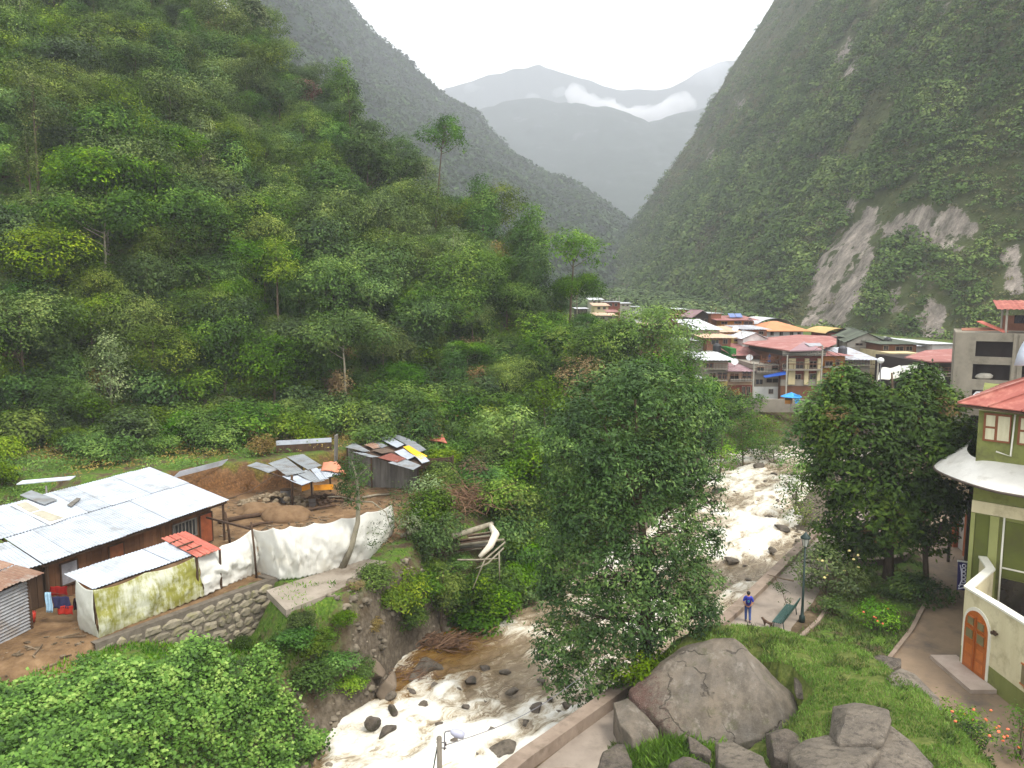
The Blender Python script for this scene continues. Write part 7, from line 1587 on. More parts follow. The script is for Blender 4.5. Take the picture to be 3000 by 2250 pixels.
def house(label, uL, uR, vT, vB, Y, depth, wall, roof, rkind='shed', rv=None, over=.5, yaw=0.0, wins=(), bands=(), cat='house', open_=False, left=True, zdown=2.5, rise=None):
    """house whose street face spans the given pixels at distance Y; wins: (u0,u1,v0,v1) openings on that face, bands: (v0,v1,material)"""
    a, b = at_y(uL, vB, Y), at_y(uR, vB, Y); zt = at_y(uL, vT, Y).z; zb = a.z-zdown; w = b.x-a.x; k = px_m(uL, vB, a)
    h = empty('house', (a.x, Y, a.z-zdown), label, cat, 'houses of the valley town'); dx = Vector((math.cos(yaw), math.sin(yaw), 0)); dy = Vector((-math.sin(yaw), math.cos(yaw), 0)); O = Vector((a.x, Y, 0)); W_ = w/max(.3, math.cos(yaw))
    def pt(x, y, z): return O+dx*x+dy*y+Vector((0, 0, z))
    MB().slab([pt(0, 0, zt), pt(W_, 0, zt), pt(W_, depth, zt), pt(0, depth, zt)], zt-zb).build('wall', TW[wall], h)
    for i, (v0, v1, mt) in enumerate(bands):
        z0, z1 = at_y(uL, v1, Y).z, at_y(uL, v0, Y).z; MB().slab([pt(-.03, -.05-.01*i, z1), pt(W_+.03, -.05-.01*i, z1), pt(W_+.03, .3, z1), pt(-.03, .3, z1)], z1-z0).build('band', TW[mt] if mt in TW else mt, h)
    for (u0, u1, v0, v1) in wins:
        x0, x1 = (u0-uL)/(uR-uL)*W_, (u1-uL)/(uR-uL)*W_; z0, z1 = at_y(u0, v1, Y).z, at_y(u0, v0, Y).z
        f = MB(); t = .07
        for p, q, r, s in ((x0, x1, z1-t, z1), (x0, x1, z0, z0+t), (x0, x0+t, z0+t, z1-t), (x1-t, x1, z0+t, z1-t), ((x0+x1)/2-t/3, (x0+x1)/2+t/3, z0+t, z1-t)): f.slab([pt(p, -.14, s), pt(q, -.14, s), pt(q, .02, s), pt(p, .02, s)], s-r)
        f = f.build('window', FRT, h); MB().slab([pt(x0+t, -.09, z1-t), pt(x1-t, -.09, z1-t), pt(x1-t, .03, z1-t), pt(x0+t, .03, z1-t)], z1-z0-2*t).build('pane', GLT if (u0*7+v0) % 3 > .6 else DARK_OPEN, f)
    if wins and Y < 112:
        for vb_ in sorted({w_[3] for w_ in wins})[:2]:
            zb_ = at_y(uL, vb_+2, Y).z; m = MB(); m.slab([pt(.1, -.75, zb_), pt(W_*.96, -.75, zb_), pt(W_*.96, .0, zb_), pt(.1, .0, zb_)], .1); m.build('balcony', TW['concrete'], h)
            m = MB(); m.bar(pt(.1, -.72, zb_+.75), pt(W_*.96, -.72, zb_+.75), .05); [m.bar(pt(.1+(W_*.96-.1)*t/8, -.72, zb_), pt(.1+(W_*.96-.1)*t/8, -.72, zb_+.75), .04) for t in range(9)]; m.build('railing', TW['brown'], h)
    o = over; R = rise if rise is not None else (at_y(uL, rv, Y+depth).z-zt if rv else .8)
    if roof:
        mt = TR[roof]
        if rkind == 'shed': corr(pt(-o, -o, zt+.12), pt(W_+o, -o, zt+.12), pt(-o, depth+o*.3, zt+R+.12), max(2, int(W_/2.2)), 1, pitch=.5, amp=.03, seed=int(uL)).build('roof', mt, h)
        elif rkind == 'gable':  # ridge parallel to the street face
            r = corr(pt(-o, -o, zt+.1), pt(W_+o, -o, zt+.1), pt(-o, depth/2, zt+R), max(2, int(W_/2)), 1, pitch=.5, amp=.03, seed=int(uL)); r2 = corr(pt(-o, depth+o, zt+.1), pt(W_+o, depth+o, zt+.1), pt(-o, depth/2, zt+R), max(2, int(W_/2)), 1, pitch=.5, amp=.03, seed=3)
            r.add(r2.v, r2.f); r.build('roof', mt, h); MB().add([pt(0, 0, zt), pt(0, depth, zt), pt(0, depth/2, zt+R-.05), pt(.15, 0, zt), pt(.15, depth, zt), pt(.15, depth/2, zt+R-.05)], [(0, 1, 2), (3, 5, 4), (0, 3, 4, 1), (1, 4, 5, 2), (2, 5, 3, 0)]).build('gable', TW[wall], h)
        elif rkind == 'front':  # gable faces the street
            r = corr(pt(-o, -o, zt+.05), pt(-o, depth, zt+.05), pt(W_/2, -o, zt+R), max(2, int(depth/2)), 1, pitch=.5, amp=.03, seed=int(uL)); r2 = corr(pt(W_+o, -o, zt+.05), pt(W_+o, depth, zt+.05), pt(W_/2, -o, zt+R), max(2, int(depth/2)), 1, pitch=.5, amp=.03, seed=4)
            r.add(r2.v, r2.f); r.build('roof', mt, h); MB().add([pt(0, 0, zt), pt(W_, 0, zt), pt(W_/2, 0, zt+R-.06), pt(0, .2, zt), pt(W_, .2, zt), pt(W_/2, .2, zt+R-.06)], [(0, 1, 2), (3, 5, 4), (0, 3, 4, 1), (1, 4, 5, 2), (2, 5, 3, 0)]).build('gable', TW[wall], h)
        elif rkind == 'hip':
            q = min(W_, depth)*.42; z0 = zt+.1; z1 = zt+R; A, B, Cc, D = pt(-o, -o, z0), pt(W_+o, -o, z0), pt(W_+o, depth+o, z0), pt(-o, depth+o, z0); E1, E2 = pt(q, depth/2, z1), pt(W_-q, depth/2, z1); dn = Vector((0, 0, -.12))
            MB().add([A, B, Cc, D, E1, E2, A+dn, B+dn, Cc+dn, D+dn], [(0, 1, 5, 4), (1, 2, 5), (2, 3, 4, 5), (3, 0, 4), (9, 8, 7, 6), (0, 6, 7, 1), (1, 7, 8, 2), (2, 8, 9, 3), (3, 9, 6, 0)]).build('roof', mt, h)
        elif rkind == 'barrel':
            G = [[pt(-o+(W_+2*o)*i/14, y, zt+R*math.sin(PI*i/14)**.7) for y in (-o, depth+o)] for i in range(15)]; m = MB(); m.grid(G); m.grid([[p-Vector((0, 0, .05)) for p in r] for r in G]); m.build('roof', mt, h, smooth=True)
    return h, pt, zt
Y0 = 106
house('white-roofed cream house with a dark upper veranda at the left end of the street row', 2052, 2129, 1057, 1168, Y0, 9, 'concrete', 'white', 'shed', 1034, .9, wins=[(2058, 2088, 1061, 1077), (2076, 2095, 1092, 1114), (2098, 2128, 1090, 1111), (2084, 2100, 1136, 1164)], bands=[(1114, 1132, 'yellow'), (1132, 1168, 'cream')])
house('low mauve-roofed house with a tan front and red shop doors in the street row', 2131, 2203, 1090, 1166, Y0, 8, 'pink', 'purple', 'shed', 1066, .5, wins=[(2136, 2162, 1092, 1112), (2171, 2199, 1088, 1108), (2172, 2182, 1132, 1160), (2186, 2197, 1132, 1160)], bands=[(1128, 1166, 'red')])
h, pt, zt = house('narrow grey concrete house with a white ground floor in the street row', 2207, 2282, 1068, 1172, Y0, 9, 'concrete', None, wins=[(2213, 2235, 1074, 1088), (2255, 2277, 1069, 1084), (2210, 2233, 1110, 1127), (2241, 2278, 1107, 1122), (2250, 2264, 1139, 1154)], bands=[(1133, 1172, 'white')])
m = MB(); rr = random.Random(3)
for i in range(40):
    x = rr.uniform(.5, 3.4); m.box(pt(x+rr.uniform(0, 1.5), rr.uniform(0, 1), zt+rr.uniform(.1, 1.0)), (rr.uniform(.2, .9), .12, .12), rr.uniform(0, 3), None)
tag(m.build('stored_scrap', TW['brown'], h), kind='stuff')
house('brick house with a salmon and white tin roof behind the narrow grey one', 2156, 2262, 1043, 1100, Y0+9, 10, 'brick', 'red', 'shed', 1003, 1.0, yaw=.10, wins=[(2176, 2192, 1054, 1066)], zdown=8)
house('slim bright green house front beside the brick house', 2140, 2156, 1021, 1066, Y0+8.5, 6, 'green', None, wins=[(2146, 2152, 1036, 1045)], zdown=8)
house('bare brick house with a tan roof above the street row', 2070, 2139, 992, 1050, Y0+14, 9, 'brick', 'tan', 'shed', 978, .8, wins=[(2082, 2104, 995, 1009), (2116, 2130, 993, 1008)], bands=[(1026, 1050, 'concrete')], zdown=10)
# the hotel with the wide hipped red roof
h, pt, zt = house('large hotel with a wide hipped salmon roof over brown galleries', 2286, 2402, 1040, 1160, Y0-1, 16, 'brown', None, wins=[(2326, 2350, 1060, 1080), (2366, 2388, 1057, 1078), (2324, 2344, 1096, 1112), (2368, 2388, 1093, 1112), (2288, 2302, 1065, 1078)], bands=[(1081, 1094, 'red'), (1043, 1056, 'red'), (1112, 1130, 'concrete')])
for u0, u1 in ((2305, 2325), (2352, 2364), (2389, 2398)):
    x0 = (u0-2286)*px_m(u0, 1100, Vector((0, 105, 5))); x1 = (u1-2286)*px_m(u1, 1100, Vector((0, 105, 5))); zz0, zz1 = at_y(u0, 1126, 105).z, at_y(u0, 1050, 105).z; MB().slab([pt(x0, -.28, zz1), pt(x1, -.28, zz1), pt(x1, 0, zz1), pt(x0, 0, zz1)], zz1-zz0).build('pilaster', TW['cream'], h)
g0 = at_y(2296, 1028, 104.5); MB().slab([pt(-.3, -1.0, zt+.62), pt(5.6, -1.0, zt+.62), pt(5.6, 14, zt+.62), pt(-.3, 14, zt+.62)], .62).build('gallery', TW['dark'], h)
for i in range(3): MB().slab([pt(-.3, -1.06, zt+.12+i*.2), pt(5.6, -1.06, zt+.12+i*.2), pt(5.6, -1.02, zt+.12+i*.2), pt(-.3, -1.02, zt+.12+i*.2)], .07).build('gallery_rail', TW['grey'], h)
A, B, Cc, D = at_y(2175, 1002, 116), at_y(2314, 1027, 103), at_y(2408, 1024, 104), at_y(2450, 1008, 122); A.z -= .2; E1, E2 = at_y(2300, 990, 118), at_y(2356, 1000, 112); F_ = at_y(2340, 980, 132); G_ = at_y(2452, 985, 134); Hh = at_y(2210, 992, 128)
dn = Vector((0, 0, -.15))
MB().add([A, B, E2, F_, Hh, A+dn, B+dn], [(0, 1, 2, 3, 4), (0, 5, 6, 1)]).build('roof', TR['red'], h)
MB().add([B, Cc, E2, B+dn, Cc+dn], [(0, 1, 2), (0, 3, 4, 1)]).build('roof', TR['purple'], h); MB().add([Cc, D, G_, F_, E2], [(0, 1, 2, 3, 4)]).build('roof', TR['red'], h)
MB().slab([at_y(2358, 1006, 109), at_y(2402, 1004, 112), at_y(2410, 1012, 109), at_y(2372, 1014, 106)], .1).build('roof_light', TR['tin'], h)
house('orange house with a red eave beside the hotel', 2403, 2472, 1044, 1130, Y0+1, 9, 'orange', 'red', 'shed', 1030, .8, wins=[(2414, 2436, 1056, 1072), (2444, 2456, 1053, 1070), (2408, 2422, 1092, 1106)], bands=[(1125, 1130, 'red')])
house('grey house with a pale tin roof right of the orange one', 2474, 2546, 1056, 1120, Y0+3, 9, 'concrete', 'tin', 'shed', 1022, 1.0, wins=[(2480, 2496, 1058, 1066)])
house('tall house with a pale side wall and solar panels on its white roof', 2082, 2112, 920, 962, 150, 12, 'brick', 'white', 'shed', 916, .4, zdown=12)
h, pt, zt = house('orange-walled house with a red roof edge and dark openings', 2110, 2208, 940, 966, 147, 10, 'orange', 'red', 'shed', 927, 1.0, wins=[(2112, 2130, 942, 950), (2150, 2172, 941, 949), (2178, 2205, 941, 952)], zdown=12)
for i in (0, 1): MB().slab([at_y(2132+i*20, 918, 154), at_y(2150+i*20, 918, 154), at_y(2156+i*20, 928, 150), at_y(2138+i*20, 928, 150)], .12).build('solar_panel', surf('solar_panel', (120, 140, 190), (96, 116, 168), 2, .25, .6, 0), h)
house('white house with a bright orange roof above the hotel', 2246, 2352, 970, 992, 138, 12, 'white', 'orange', 'hip', None, 1.0, wins=[(2256, 2266, 972, 983), (2283, 2293, 972, 983), (2313, 2323, 972, 983), (2335, 2345, 973, 983)], zdown=12, rise=1.6)
house('building with a white barrel roof behind the orange-roofed house', 2222, 2316, 950, 966, 152, 12, 'white', 'white', 'barrel', None, .4, zdown=12, rise=1.2)
house('house with rippled white tin roofs above the trees', 2034, 2108, 968, 985, 128, 16, 'concrete', 'white', 'shed', 938, .5, zdown=12)
house('tan-roofed brick house below the orange-walled one', 2106, 2172, 975, 990, 132, 10, 'orange', 'tan', 'shed', 958, .5, zdown=12, wins=[(2112, 2126, 977, 985), (2144, 2160, 977, 985)])
house('brick house under a pale blue-grey tin roof left of the orange-roofed one', 2178, 2246, 967, 990, 134, 10, 'brick', 'tin', 'shed', 955, .6, zdown=12, wins=[(2190, 2204, 970, 980), (2222, 2236, 970, 980)])
house('low house with a black and white tin roof above the hotel eave', 2142, 2240, 990, 1005, 124, 9, 'yellow', 'tin', 'shed', 981, .4, zdown=12, wins=[(2150, 2160, 993, 1000)])
house('house with a small gabled white roof behind the hotel', 2176, 2246, 994, 1005, 121, 7, 'white', 'white', 'front', None, .3, zdown=12, rise=1.0)
house('small red house with a yellow wavy roof behind the hotel', 2426, 2488, 976, 992, 140, 8, 'red', 'yellow', 'barrel', None, .9, zdown=12, rise=.9)
house('long pale hall with a dark green patched roof', 2480, 2580, 1004, 1062, 122, 22, 'grey', 'green', 'front', None, .5, yaw=-.28, zdown=8, rise=1.6, wins=[(2500, 2520, 1004, 1012)], bands=[(1016, 1062, 'concrete')])
house('house with a rust-red and green striped roof right of the pale hall', 2583, 2684, 1010, 1032, 116, 16, 'brown', 'green', 'shed', 984, .8, zdown=8, wins=[(2586, 2602, 1012, 1026), (2622, 2646, 1014, 1028), (2652, 2672, 1014, 1028)])
house('cream house with a long brown gallery window', 2602, 2690, 1034, 1085, 112, 12, 'cream', None, wins=[(2612, 2640, 1050, 1063), (2642, 2674, 1048, 1061)], bands=[(1066, 1070, 'yellow')])
house('house with a wide white tin roof near the concrete block', 2664, 2740, 1016, 1030, 118, 16, 'white', 'white', 'shed', 990, .6, zdown=8)
house('house with a bluish-white tin roof touching the concrete block', 2730, 2800, 1010, 1025, 116, 16, 'white', 'white', 'shed', 995, .6, zdown=8)
h, pt, zt = house('open brown house under a broad salmon roof beside the concrete block', 2688, 2796, 1058, 1120, 100, 12, 'dark', None, wins=[(2694, 2716, 1066, 1090), (2724, 2746, 1066, 1098)])
P = [at_y(2650, 1046, 104), at_y(2732, 1060, 98), at_y(2792, 1060, 98), at_y(2796, 1021, 112), at_y(2712, 1026, 112)]; MB().slab(P, .15).build('roof', TR['red'], h)
# white tarpaulins hung over stalls
for i, (L, lab) in enumerate([([(2568, 1116), (2580, 1080), (2640, 1072), (2650, 1104)], 'large white awning sheet left of the salmon-roofed house'), ([(2640, 1074), (2712, 1068), (2720, 1110), (2650, 1106)], 'white awning sheet in the middle of the market stalls'), ([(2712, 1086), (2760, 1078), (2768, 1120), (2722, 1122)], 'white awning sheet nearest the concrete block')]):
    q = [at_y(u, v, 96+i+(2 if v < 1090 else 0)) for u, v in L]; m = MB(); G = [[q[0].lerp(q[3], s).lerp(q[1].lerp(q[2], s), t)+Vector((0, .15*math.sin(s*14), .12*math.sin(s*9+i))) for t in [k/8 for k in range(9)]] for s in [k/16 for k in range(17)]]
    m.grid(G); o = m.build('awning', TARPW, smooth=True, label=lab, cat='awning'); o.modifiers.new('t', 'SOLIDIFY').thickness = .05
    c = sum(q, Vector())/4
o = empty('lamp_globe', at_y(2580, 1120, 95), 'white globe street light rising above the trees by the market', 'street lamp'); b = at_y(2580, 1120, 95); t = at_y(2580, 1056, 95); m = MB(); m.tube([b-Vector((0, 0, 2)), t], .08, 7); m.build('pole', METAL, o); m = MB(); m.blob(t, (.42, .42, .38), 12, 0); m.build('globe', surf('globe_white', (236, 236, 232), None, 3, .3, .4, 0), o, smooth=True)
# street wall, blue awning, blue umbrella stall, satellite dishes
a = at_y(2088, 1168, Y0-2.5); b = at_y(2410, 1160, Y0-4)
wall_strip('street_wall', [(a.x, a.y), ((a.x+b.x)/2, (a.y+b.y)/2-.4), (b.x, b.y)], a.z-1.6, a.z+.15, .5, TW['concrete'], label='low concrete wall along the river edge of the town street', cat='wall')
m = MB(); q = [at_y(2236, 1101, Y0-1.2), at_y(2300, 1087, Y0-1.2), at_y(2306, 1096, Y0-2.4), at_y(2242, 1106, Y0-2.4)]; m.slab(q, .06); m.build('blue_awning', surf('blue_tarp', (36, 84, 170), (28, 68, 148), 3, .6, .3, .1), label='deep blue tarpaulin awning on the narrow grey house', cat='awning')
us = at_y(2322, 1180, 98); UM = empty('market_umbrella', us, 'bright blue market umbrella with a hanging side cloth by the street wall', 'umbrella'); m = MB(); n = 10; tz = at_y(2322, 1149, 98).z
V = [Vector((us.x-.2, 98, tz))]+[Vector((us.x-.2+1.35*math.cos(2*PI*k/n), 98+1.35*math.sin(2*PI*k/n), tz-.55)) for k in range(n)]; m.add(V+[v-Vector((0, 0, .05)) for v in V], [(0, 1+k, 1+(k+1) % n) for k in range(n)]+[(n+1, n+2+(k+1) % n, n+2+k) for k in range(n)])
BLU = surf('umbrella_blue', (66, 156, 216), (46, 128, 196), 3, .6, .3, .1); m.build('canopy', BLU, UM)
q = [at_y(2326, 1155, 97), at_y(2344, 1157, 97), at_y(2345, 1180, 97), at_y(2330, 1182, 97)]; MB().slab(q, .06, Vector((0, 1, 0))).build('side_cloth', BLU, UM); MB().tube([us-Vector((.2, 0, 1)), Vector((us.x-.2, 98, tz))], .05, 6).build('pole', METAL, UM)
MB().slab([at_y(2300, 1172, 98), at_y(2322, 1172, 98), at_y(2322, 1164, 99), at_y(2300, 1164, 99)], .5).build('table', TW['orange'], UM)
for u, v, Yd, lab in ((2153, 1060, Y0+4, 'white satellite dish beside the bright green front'), (2196, 1048, Y0+7, 'white satellite dish on the brick house side'), (2155, 963, 129, 'small satellite dish on the tan roof')):
    c = at_y(u, v, Yd); o = empty('satellite_dish', c-Vector((0, 0, .7)), lab, 'satellite dish'); m = MB(); ax = Vector((-.3, -.8, .5)).normalized(); x = ax.orthogonal().normalized(); y = ax.cross(x); G = [[c+(x*math.cos(2*PI*k/14)+y*math.sin(2*PI*k/14))*r+ax*(r*r*.35) for k in range(15)] for r in (.02, .2, .35, .5)]
    m.grid(G); m.build('reflector', surf('dish_white', (230, 230, 228), None, 3, .5, .4, 0), o, smooth=True); MB().tube([c-Vector((0, 0, .8)), c], .04, 6).build('mast', METAL, o)
# far roofs at the head of the street
for a in [('far brick building with rooftop posts beyond the bank trees', 1776, 1816, 886, 905, 230, 10, 'red', 'tin', 'shed', 884), ('far house with a pale cream roof beyond the bank trees', 1742, 1782, 897, 912, 215, 10, 'cream', 'tan', 'shed', 889), ('far house with a white flat roof beyond the bank trees', 1816, 1848, 890, 900, 240, 10, 'grey', 'white', 'shed', 887), ('far low house with white sheets on its roof', 1730, 1766, 880, 892, 250, 10, 'grey', 'white', 'shed', 874),
          ('far white-roofed house at the left end of the distant roofs', 1690, 1720, 906, 920, 205, 9, 'dark', 'white', 'shed', 902), ('far house with a salmon roof half hidden by leaves', 1696, 1724, 951, 960, 165, 8, 'concrete', 'red', 'shed', 944), ('far house with a pale pink roof above the forked tree', 1748, 1804, 926, 940, 180, 10, 'concrete', 'tan', 'shed', 918), ('far house with a salmon ridge beside the pale pink one', 1786, 1812, 916, 930, 190, 9, 'brick', 'red', 'shed', 909),
          ('far tin-roofed house glimpsed between the bank trees', 1860, 1880, 901, 912, 200, 8, 'white', 'tin', 'shed', 898), ('terracotta house glimpsed through the tall bank trees', 1895, 1940, 955, 985, 140, 9, 'brick', 'tan', 'shed', 948), ('white-roofed shed glimpsed between the leaves', 1990, 2060, 1000, 1012, 122, 9, 'grey', 'white', 'shed', 990), ('red-walled house with a thin white roof edge', 1986, 2012, 908, 922, 170, 9, 'red', 'white', 'shed', 904), ('far house with a pink roof by the dark pitched one', 2010, 2040, 930, 940, 160, 9, 'pink', 'red', 'shed', 922), ('dark glossy-roofed house left of the solar panels', 2032, 2082, 932, 950, 152, 10, 'dark', 'purple', 'front', None),
          ('small pale house low behind the bank trees', 2020, 2056, 1110, 1150, 103, 8, 'white', 'white', 'shed', 1098), ('pale shed glimpsed behind the tall bank trees', 1860, 1900, 1108, 1130, 104, 8, 'white', 'tin', 'shed', 1100)]:
    house(a[0], *a[1:6], a[6], a[7], a[8], a[9], a[10] if a[10] else None, .5, zdown=8, rise=None if a[10] else 1.5, wins=[(a[1]+(a[2]-a[1])*.2, a[1]+(a[2]-a[1])*.42, a[3]+2, a[3]+2+(a[4]-a[3])*.5), (a[1]+(a[2]-a[1])*.6, a[1]+(a[2]-a[1])*.82, a[3]+2, a[3]+2+(a[4]-a[3])*.5)])
m = MB(); rr = random.Random(8)
fh = [o for o in C.objects if o.get('label', '').startswith('far brick building')][0]
for i in range(7): b = at_y(1760+i*9, 886, 232); m.tube([b, b+Vector((0, 0, rr.uniform(1.0, 2.0)))], .09, 5)
m.build_each('rooftop_post', TW['grey'], fh)
# rooftop and street clutter
def tank(u, v, Y, col, label):
    c = at_y(u, v, Y); o = empty('water_tank', c, label, 'water tank'); m = MB(); m.tube([c, c+Vector((0, 0, 1.0)), c+Vector((0, 0, 1.25)), c+Vector((0, 0, 1.35))], [.62, .62, .4, .18], 14); m.build('tank_body', surf('tank_%d' % col[0], col, None, 3, .5, .4, 0), o, smooth=False)
    m = MB(); [m.tube([c+Vector((x, y, -.9)), c+Vector((x, y, .02))], .05, 5) for x in (-.4, .4) for y in (-.4, .4)]; m.build_each('leg', METAL, o)
for a in [(2100, 1032, 116, (34, 34, 36), 'black water tank behind the white-roofed cream house'), (2262, 1062, 110, (60, 96, 150), 'blue water tank between the scrap roof and the hotel'), (2196, 953, 148, (34, 34, 36), 'black water tank by the orange-walled house'), (2600, 1012, 121, (34, 34, 36), 'black water tank on the striped-roof house'), (2468, 1040, 112, (70, 70, 74), 'dark water tank beside the orange house')]: tank(*a)
def upole(u, v0, v1, Y, label, arm=1.2):
    b, t = at_y(u, v0, Y), at_y(u, v1, Y); o = empty('utility_pole', (b.x, Y, b.z-1.5), label, 'utility pole'); MB().tube([Vector((b.x, Y, b.z-1.5)), Vector((b.x, Y, t.z))], [.13, .09], 7).build('pole', TW['grey'], o)
    m = MB(); [m.bar(Vector((b.x-arm/2, Y, t.z-d)), Vector((b.x+arm/2, Y, t.z-d)), .07) for d in (.25, .8)]; m.build_each('crossarm', TIMBER, o); return Vector((b.x, Y, t.z-.2))
PT = [upole(2205, 1168, 1062, 103.5, 'grey utility pole in front of the low mauve-roofed house'), upole(2302, 1160, 1040, 102.5, 'grey utility pole at the left corner of the hotel'), upole(2404, 1150, 1012, 102, 'tall utility pole between the hotel and the orange house'), upole(2569, 1130, 1062, 95, 'dark utility pole beside the white awnings')]
for i, (a, b) in enumerate(zip(PT[:-1], PT[1:])):
    m = MB(); [m.tube([a.lerp(b, t/8)+Vector((dx, 0, -.7*math.sin(PI*t/8)-dz)) for t in range(9)], .025, 4) for dx, dz in ((-.5, 0), (.5, .05), (.3, .6))]; m.build('overhead_wires', IRON, label=['wires strung from the mauve-roofed house pole to the hotel pole', 'wires strung between the two poles of the hotel', 'wires strung from the orange house pole to the awnings pole'][i], cat='wires')
# iron rods and posts left standing on flat roofs
for u, v, Y, n, lab in ((2060, 914, 155, 5, 'a'), (2215, 1062, 106.5, 6, 'b')): pass
for nm, k in (('narrow grey concrete house', 6), ('house with a small gabled', 3), ('tall house with a pale side', 4)):
    hs_ = [o for o in C.objects if o.get('label', '').startswith(nm)]
    if hs_:
        o = hs_[0]; rr = random.Random(k); w = [c for c in o.children if c.name.startswith('wall')][0]; zt_ = o.location.z+max(v.co.z for v in w.data.vertices); m = MB()
        for i in range(k): x = o.location.x+.3+i*.7; m.tube([Vector((x, o.location.y+.3+rr.random()*3, zt_)), Vector((x+.05, o.location.y+.6+rr.random()*3, zt_+rr.uniform(.8, 1.6)))], .035, 4)
        m.build_each('roof_rod', TW['brown'], o)
# ---- unfinished concrete block
def concrete_block():
    Yc = 88.0; cb = empty('concrete_block', at_y(2790, 1180, Yc)-Vector((0, 0, 6)), 'unfinished grey concrete building with empty window openings', 'building'); K = surf('raw_concrete', (146, 138, 122), (118, 112, 98), .5, .92, .15, .3, 4, dirt=(104, 98, 84)); a = at_y(2787, 1180, Yc)
    top = at_y(2795, 971, Yc).z; x0 = a.x; Wd, Dp = 17.0, 11.0; fl = [-1.5]
    st = 2.95; lv = [top-.1-st*k for k in range(5)]
    ops = [[(2.05, 5.6), (6.45, 8.2), (9.6, 12.2)], [(1.9, 5.5), (6.6, 8.1), (9.6, 12.0)], [(2.0, 5.4), (6.6, 8.1), (9.6, 12.0)], [(2.0, 5.4), (6.6, 8.1), (9.6, 12.0)]]
    m = MB()
    def bx(xa, xb, za, zb, ya=0, yb=.3): m.box((x0+(xa+xb)/2, Yc+(ya+yb)/2, (za+zb)/2), (xb-xa, yb-ya, zb-za))
    for k in range(4):
        z1 = lv[k]; z0 = z1-st; xs_ = [0]; head = z1-.95 if k == 0 else z1-.6; sill = head-1.75
        bx(0, Wd, head, z1); bx(0, Wd, z0, sill, 0, .3)
        e = 0
        for (p, q) in ops[k]: bx(e, p, sill, head); e = q
        bx(e, Wd, sill, head)
        m.box((x0+Wd/2, Yc+Dp/2+.15, z1-.12-(.0 if k else .1)), (Wd-.1, Dp-.35, .22))
    for p in ((0.0, .3), ): m.box((x0+.15, Yc+Dp/2+.15, (lv[0]+lv[0]-4*st)/2-.02), (.3, Dp-.3, 4*st-.04))
    m.box((x0+Wd/2, Yc+Dp+.1, lv[0]-2*st), (Wd, .3, 4*st))
    m.build('wall', K, cb)
    m = MB(); [m.box((x0+Wd/2, Yc+2.2, lv[k]-st/2-.06), (Wd-.8, .2, st-.4)) for k in range(4)]; m.build_each('added_dark_backing', TW['dark'], cb)  # dark boards added behind the openings so the rooms look unlit
    for xa in (5.75, 6.2, 8.3): MB().box((x0+xa, Yc-.07, lv[0]-2*st), (.32 if xa != 6.2 else .12, .12, 4*st-.1)).build('column', K, cb)
    MB().blob((x0+3.1, Yc+.4, lv[1]-.6-1.75+.35), (.9, .4, .4), 8, .2, 4).build('sand_bag', TW['grey'], cb)
    # rooftop terrace
    zt = lv[0]; m = MB()
    for x in (4.9, 8.9, 12.5):
        for y in (1.2, 8): m.tube([Vector((x0+x, Yc+y, zt)), Vector((x0+x, Yc+y, zt+2.75))], .12, 6)
    m.build_each('post', TW['grey'], cb)
    A, B = Vector((x0+3.9, Yc+.2, zt+2.65)), Vector((x0+Wd, Yc+.2, zt+2.65)); corr(A, B, A+Vector((0, 9, .9)), 6, 1, pitch=.5, amp=.04, seed=71).build('roof', TINR2, cb)
    G = [[Vector((x0+9.2+i*.6, Yc+3+y, zt+3.4+1.0*math.sin(PI*i/14)**.6)) for y in (0, 5)] for i in range(15)]; m = MB(); m.grid(G); m.grid([[p-Vector((0, 0, .05)) for p in r] for r in G]); m.build('roof_vault', TR['white'], cb, smooth=True)
    m = MB(); m.slab([Vector((x0+2.0, Yc+.8, zt+1.3)), Vector((x0+4.6, Yc+.5, zt+.15)), Vector((x0+5.2, Yc+2, zt+.15)), Vector((x0+2.6, Yc+2.3, zt+1.3))], .1); m.build('leaning_sheet', TINR, cb); MB().slab([Vector((x0+.6, Yc+.6, zt+.25)), Vector((x0+4.4, Yc+.6, zt+.3)), Vector((x0+4.4, Yc+3, zt+.55)), Vector((x0+.6, Yc+3, zt+.4))], .08).build('sheet_stack', TW['brick'], cb)
    MB().box((x0+11, Yc+7.8, zt+.9), (12, .3, 1.8)).build('terrace_wall', TW['brick'], cb)
    for i, (x, w, h_, c, lab) in enumerate([(5.6, 1.0, .9, (36, 34, 38), 'dark cloth first on the rooftop washing line'), (6.8, .8, 1.1, (208, 196, 206), 'pinkish white garment on the rooftop washing line'), (7.8, .8, .9, (60, 48, 92), 'purple garment on the rooftop washing line'), (9.6, 1.1, .6, (30, 30, 34), 'black garment right of the middle rooftop post'), (10.6, .5, 1.0, (130, 40, 44), 'dark red garment on the rooftop washing line'), (11.8, 1.3, 1.2, (168, 164, 166), 'grey sheet at the right end of the rooftop washing line')]):
        G = [[Vector((x0+x+w*t, Yc+.9+.05*math.sin(t*9+s*2), zt+2.0-h_*s)) for s in (0, .5, 1)] for t in [k/6 for k in range(7)]]; q = MB(); q.grid(G); o = q.build('garment', surf('cloth_%d_%d_%d' % c, c, None, 6, .85, .1, .2), label=lab, cat='clothes', group='washing hung out by the shacks'); o.modifiers.new('t', 'SOLIDIFY').thickness = .02; o['group'] = 'washing on the rooftop terrace'
    m = MB(); m.tube([Vector((x0+4.9, Yc+.9, zt+2.02)), Vector((x0+13.5, Yc+.9, zt+2.02))], .02, 4); m.build('washing_line', TIMBER, cb)
n0 = len(bpy.data.objects)
concrete_block()
cb = [o for o in C.objects if o.name.startswith('concrete_block')][0]; ab = -.50; piv = cb.location.copy(); cb.rotation_euler.z = ab
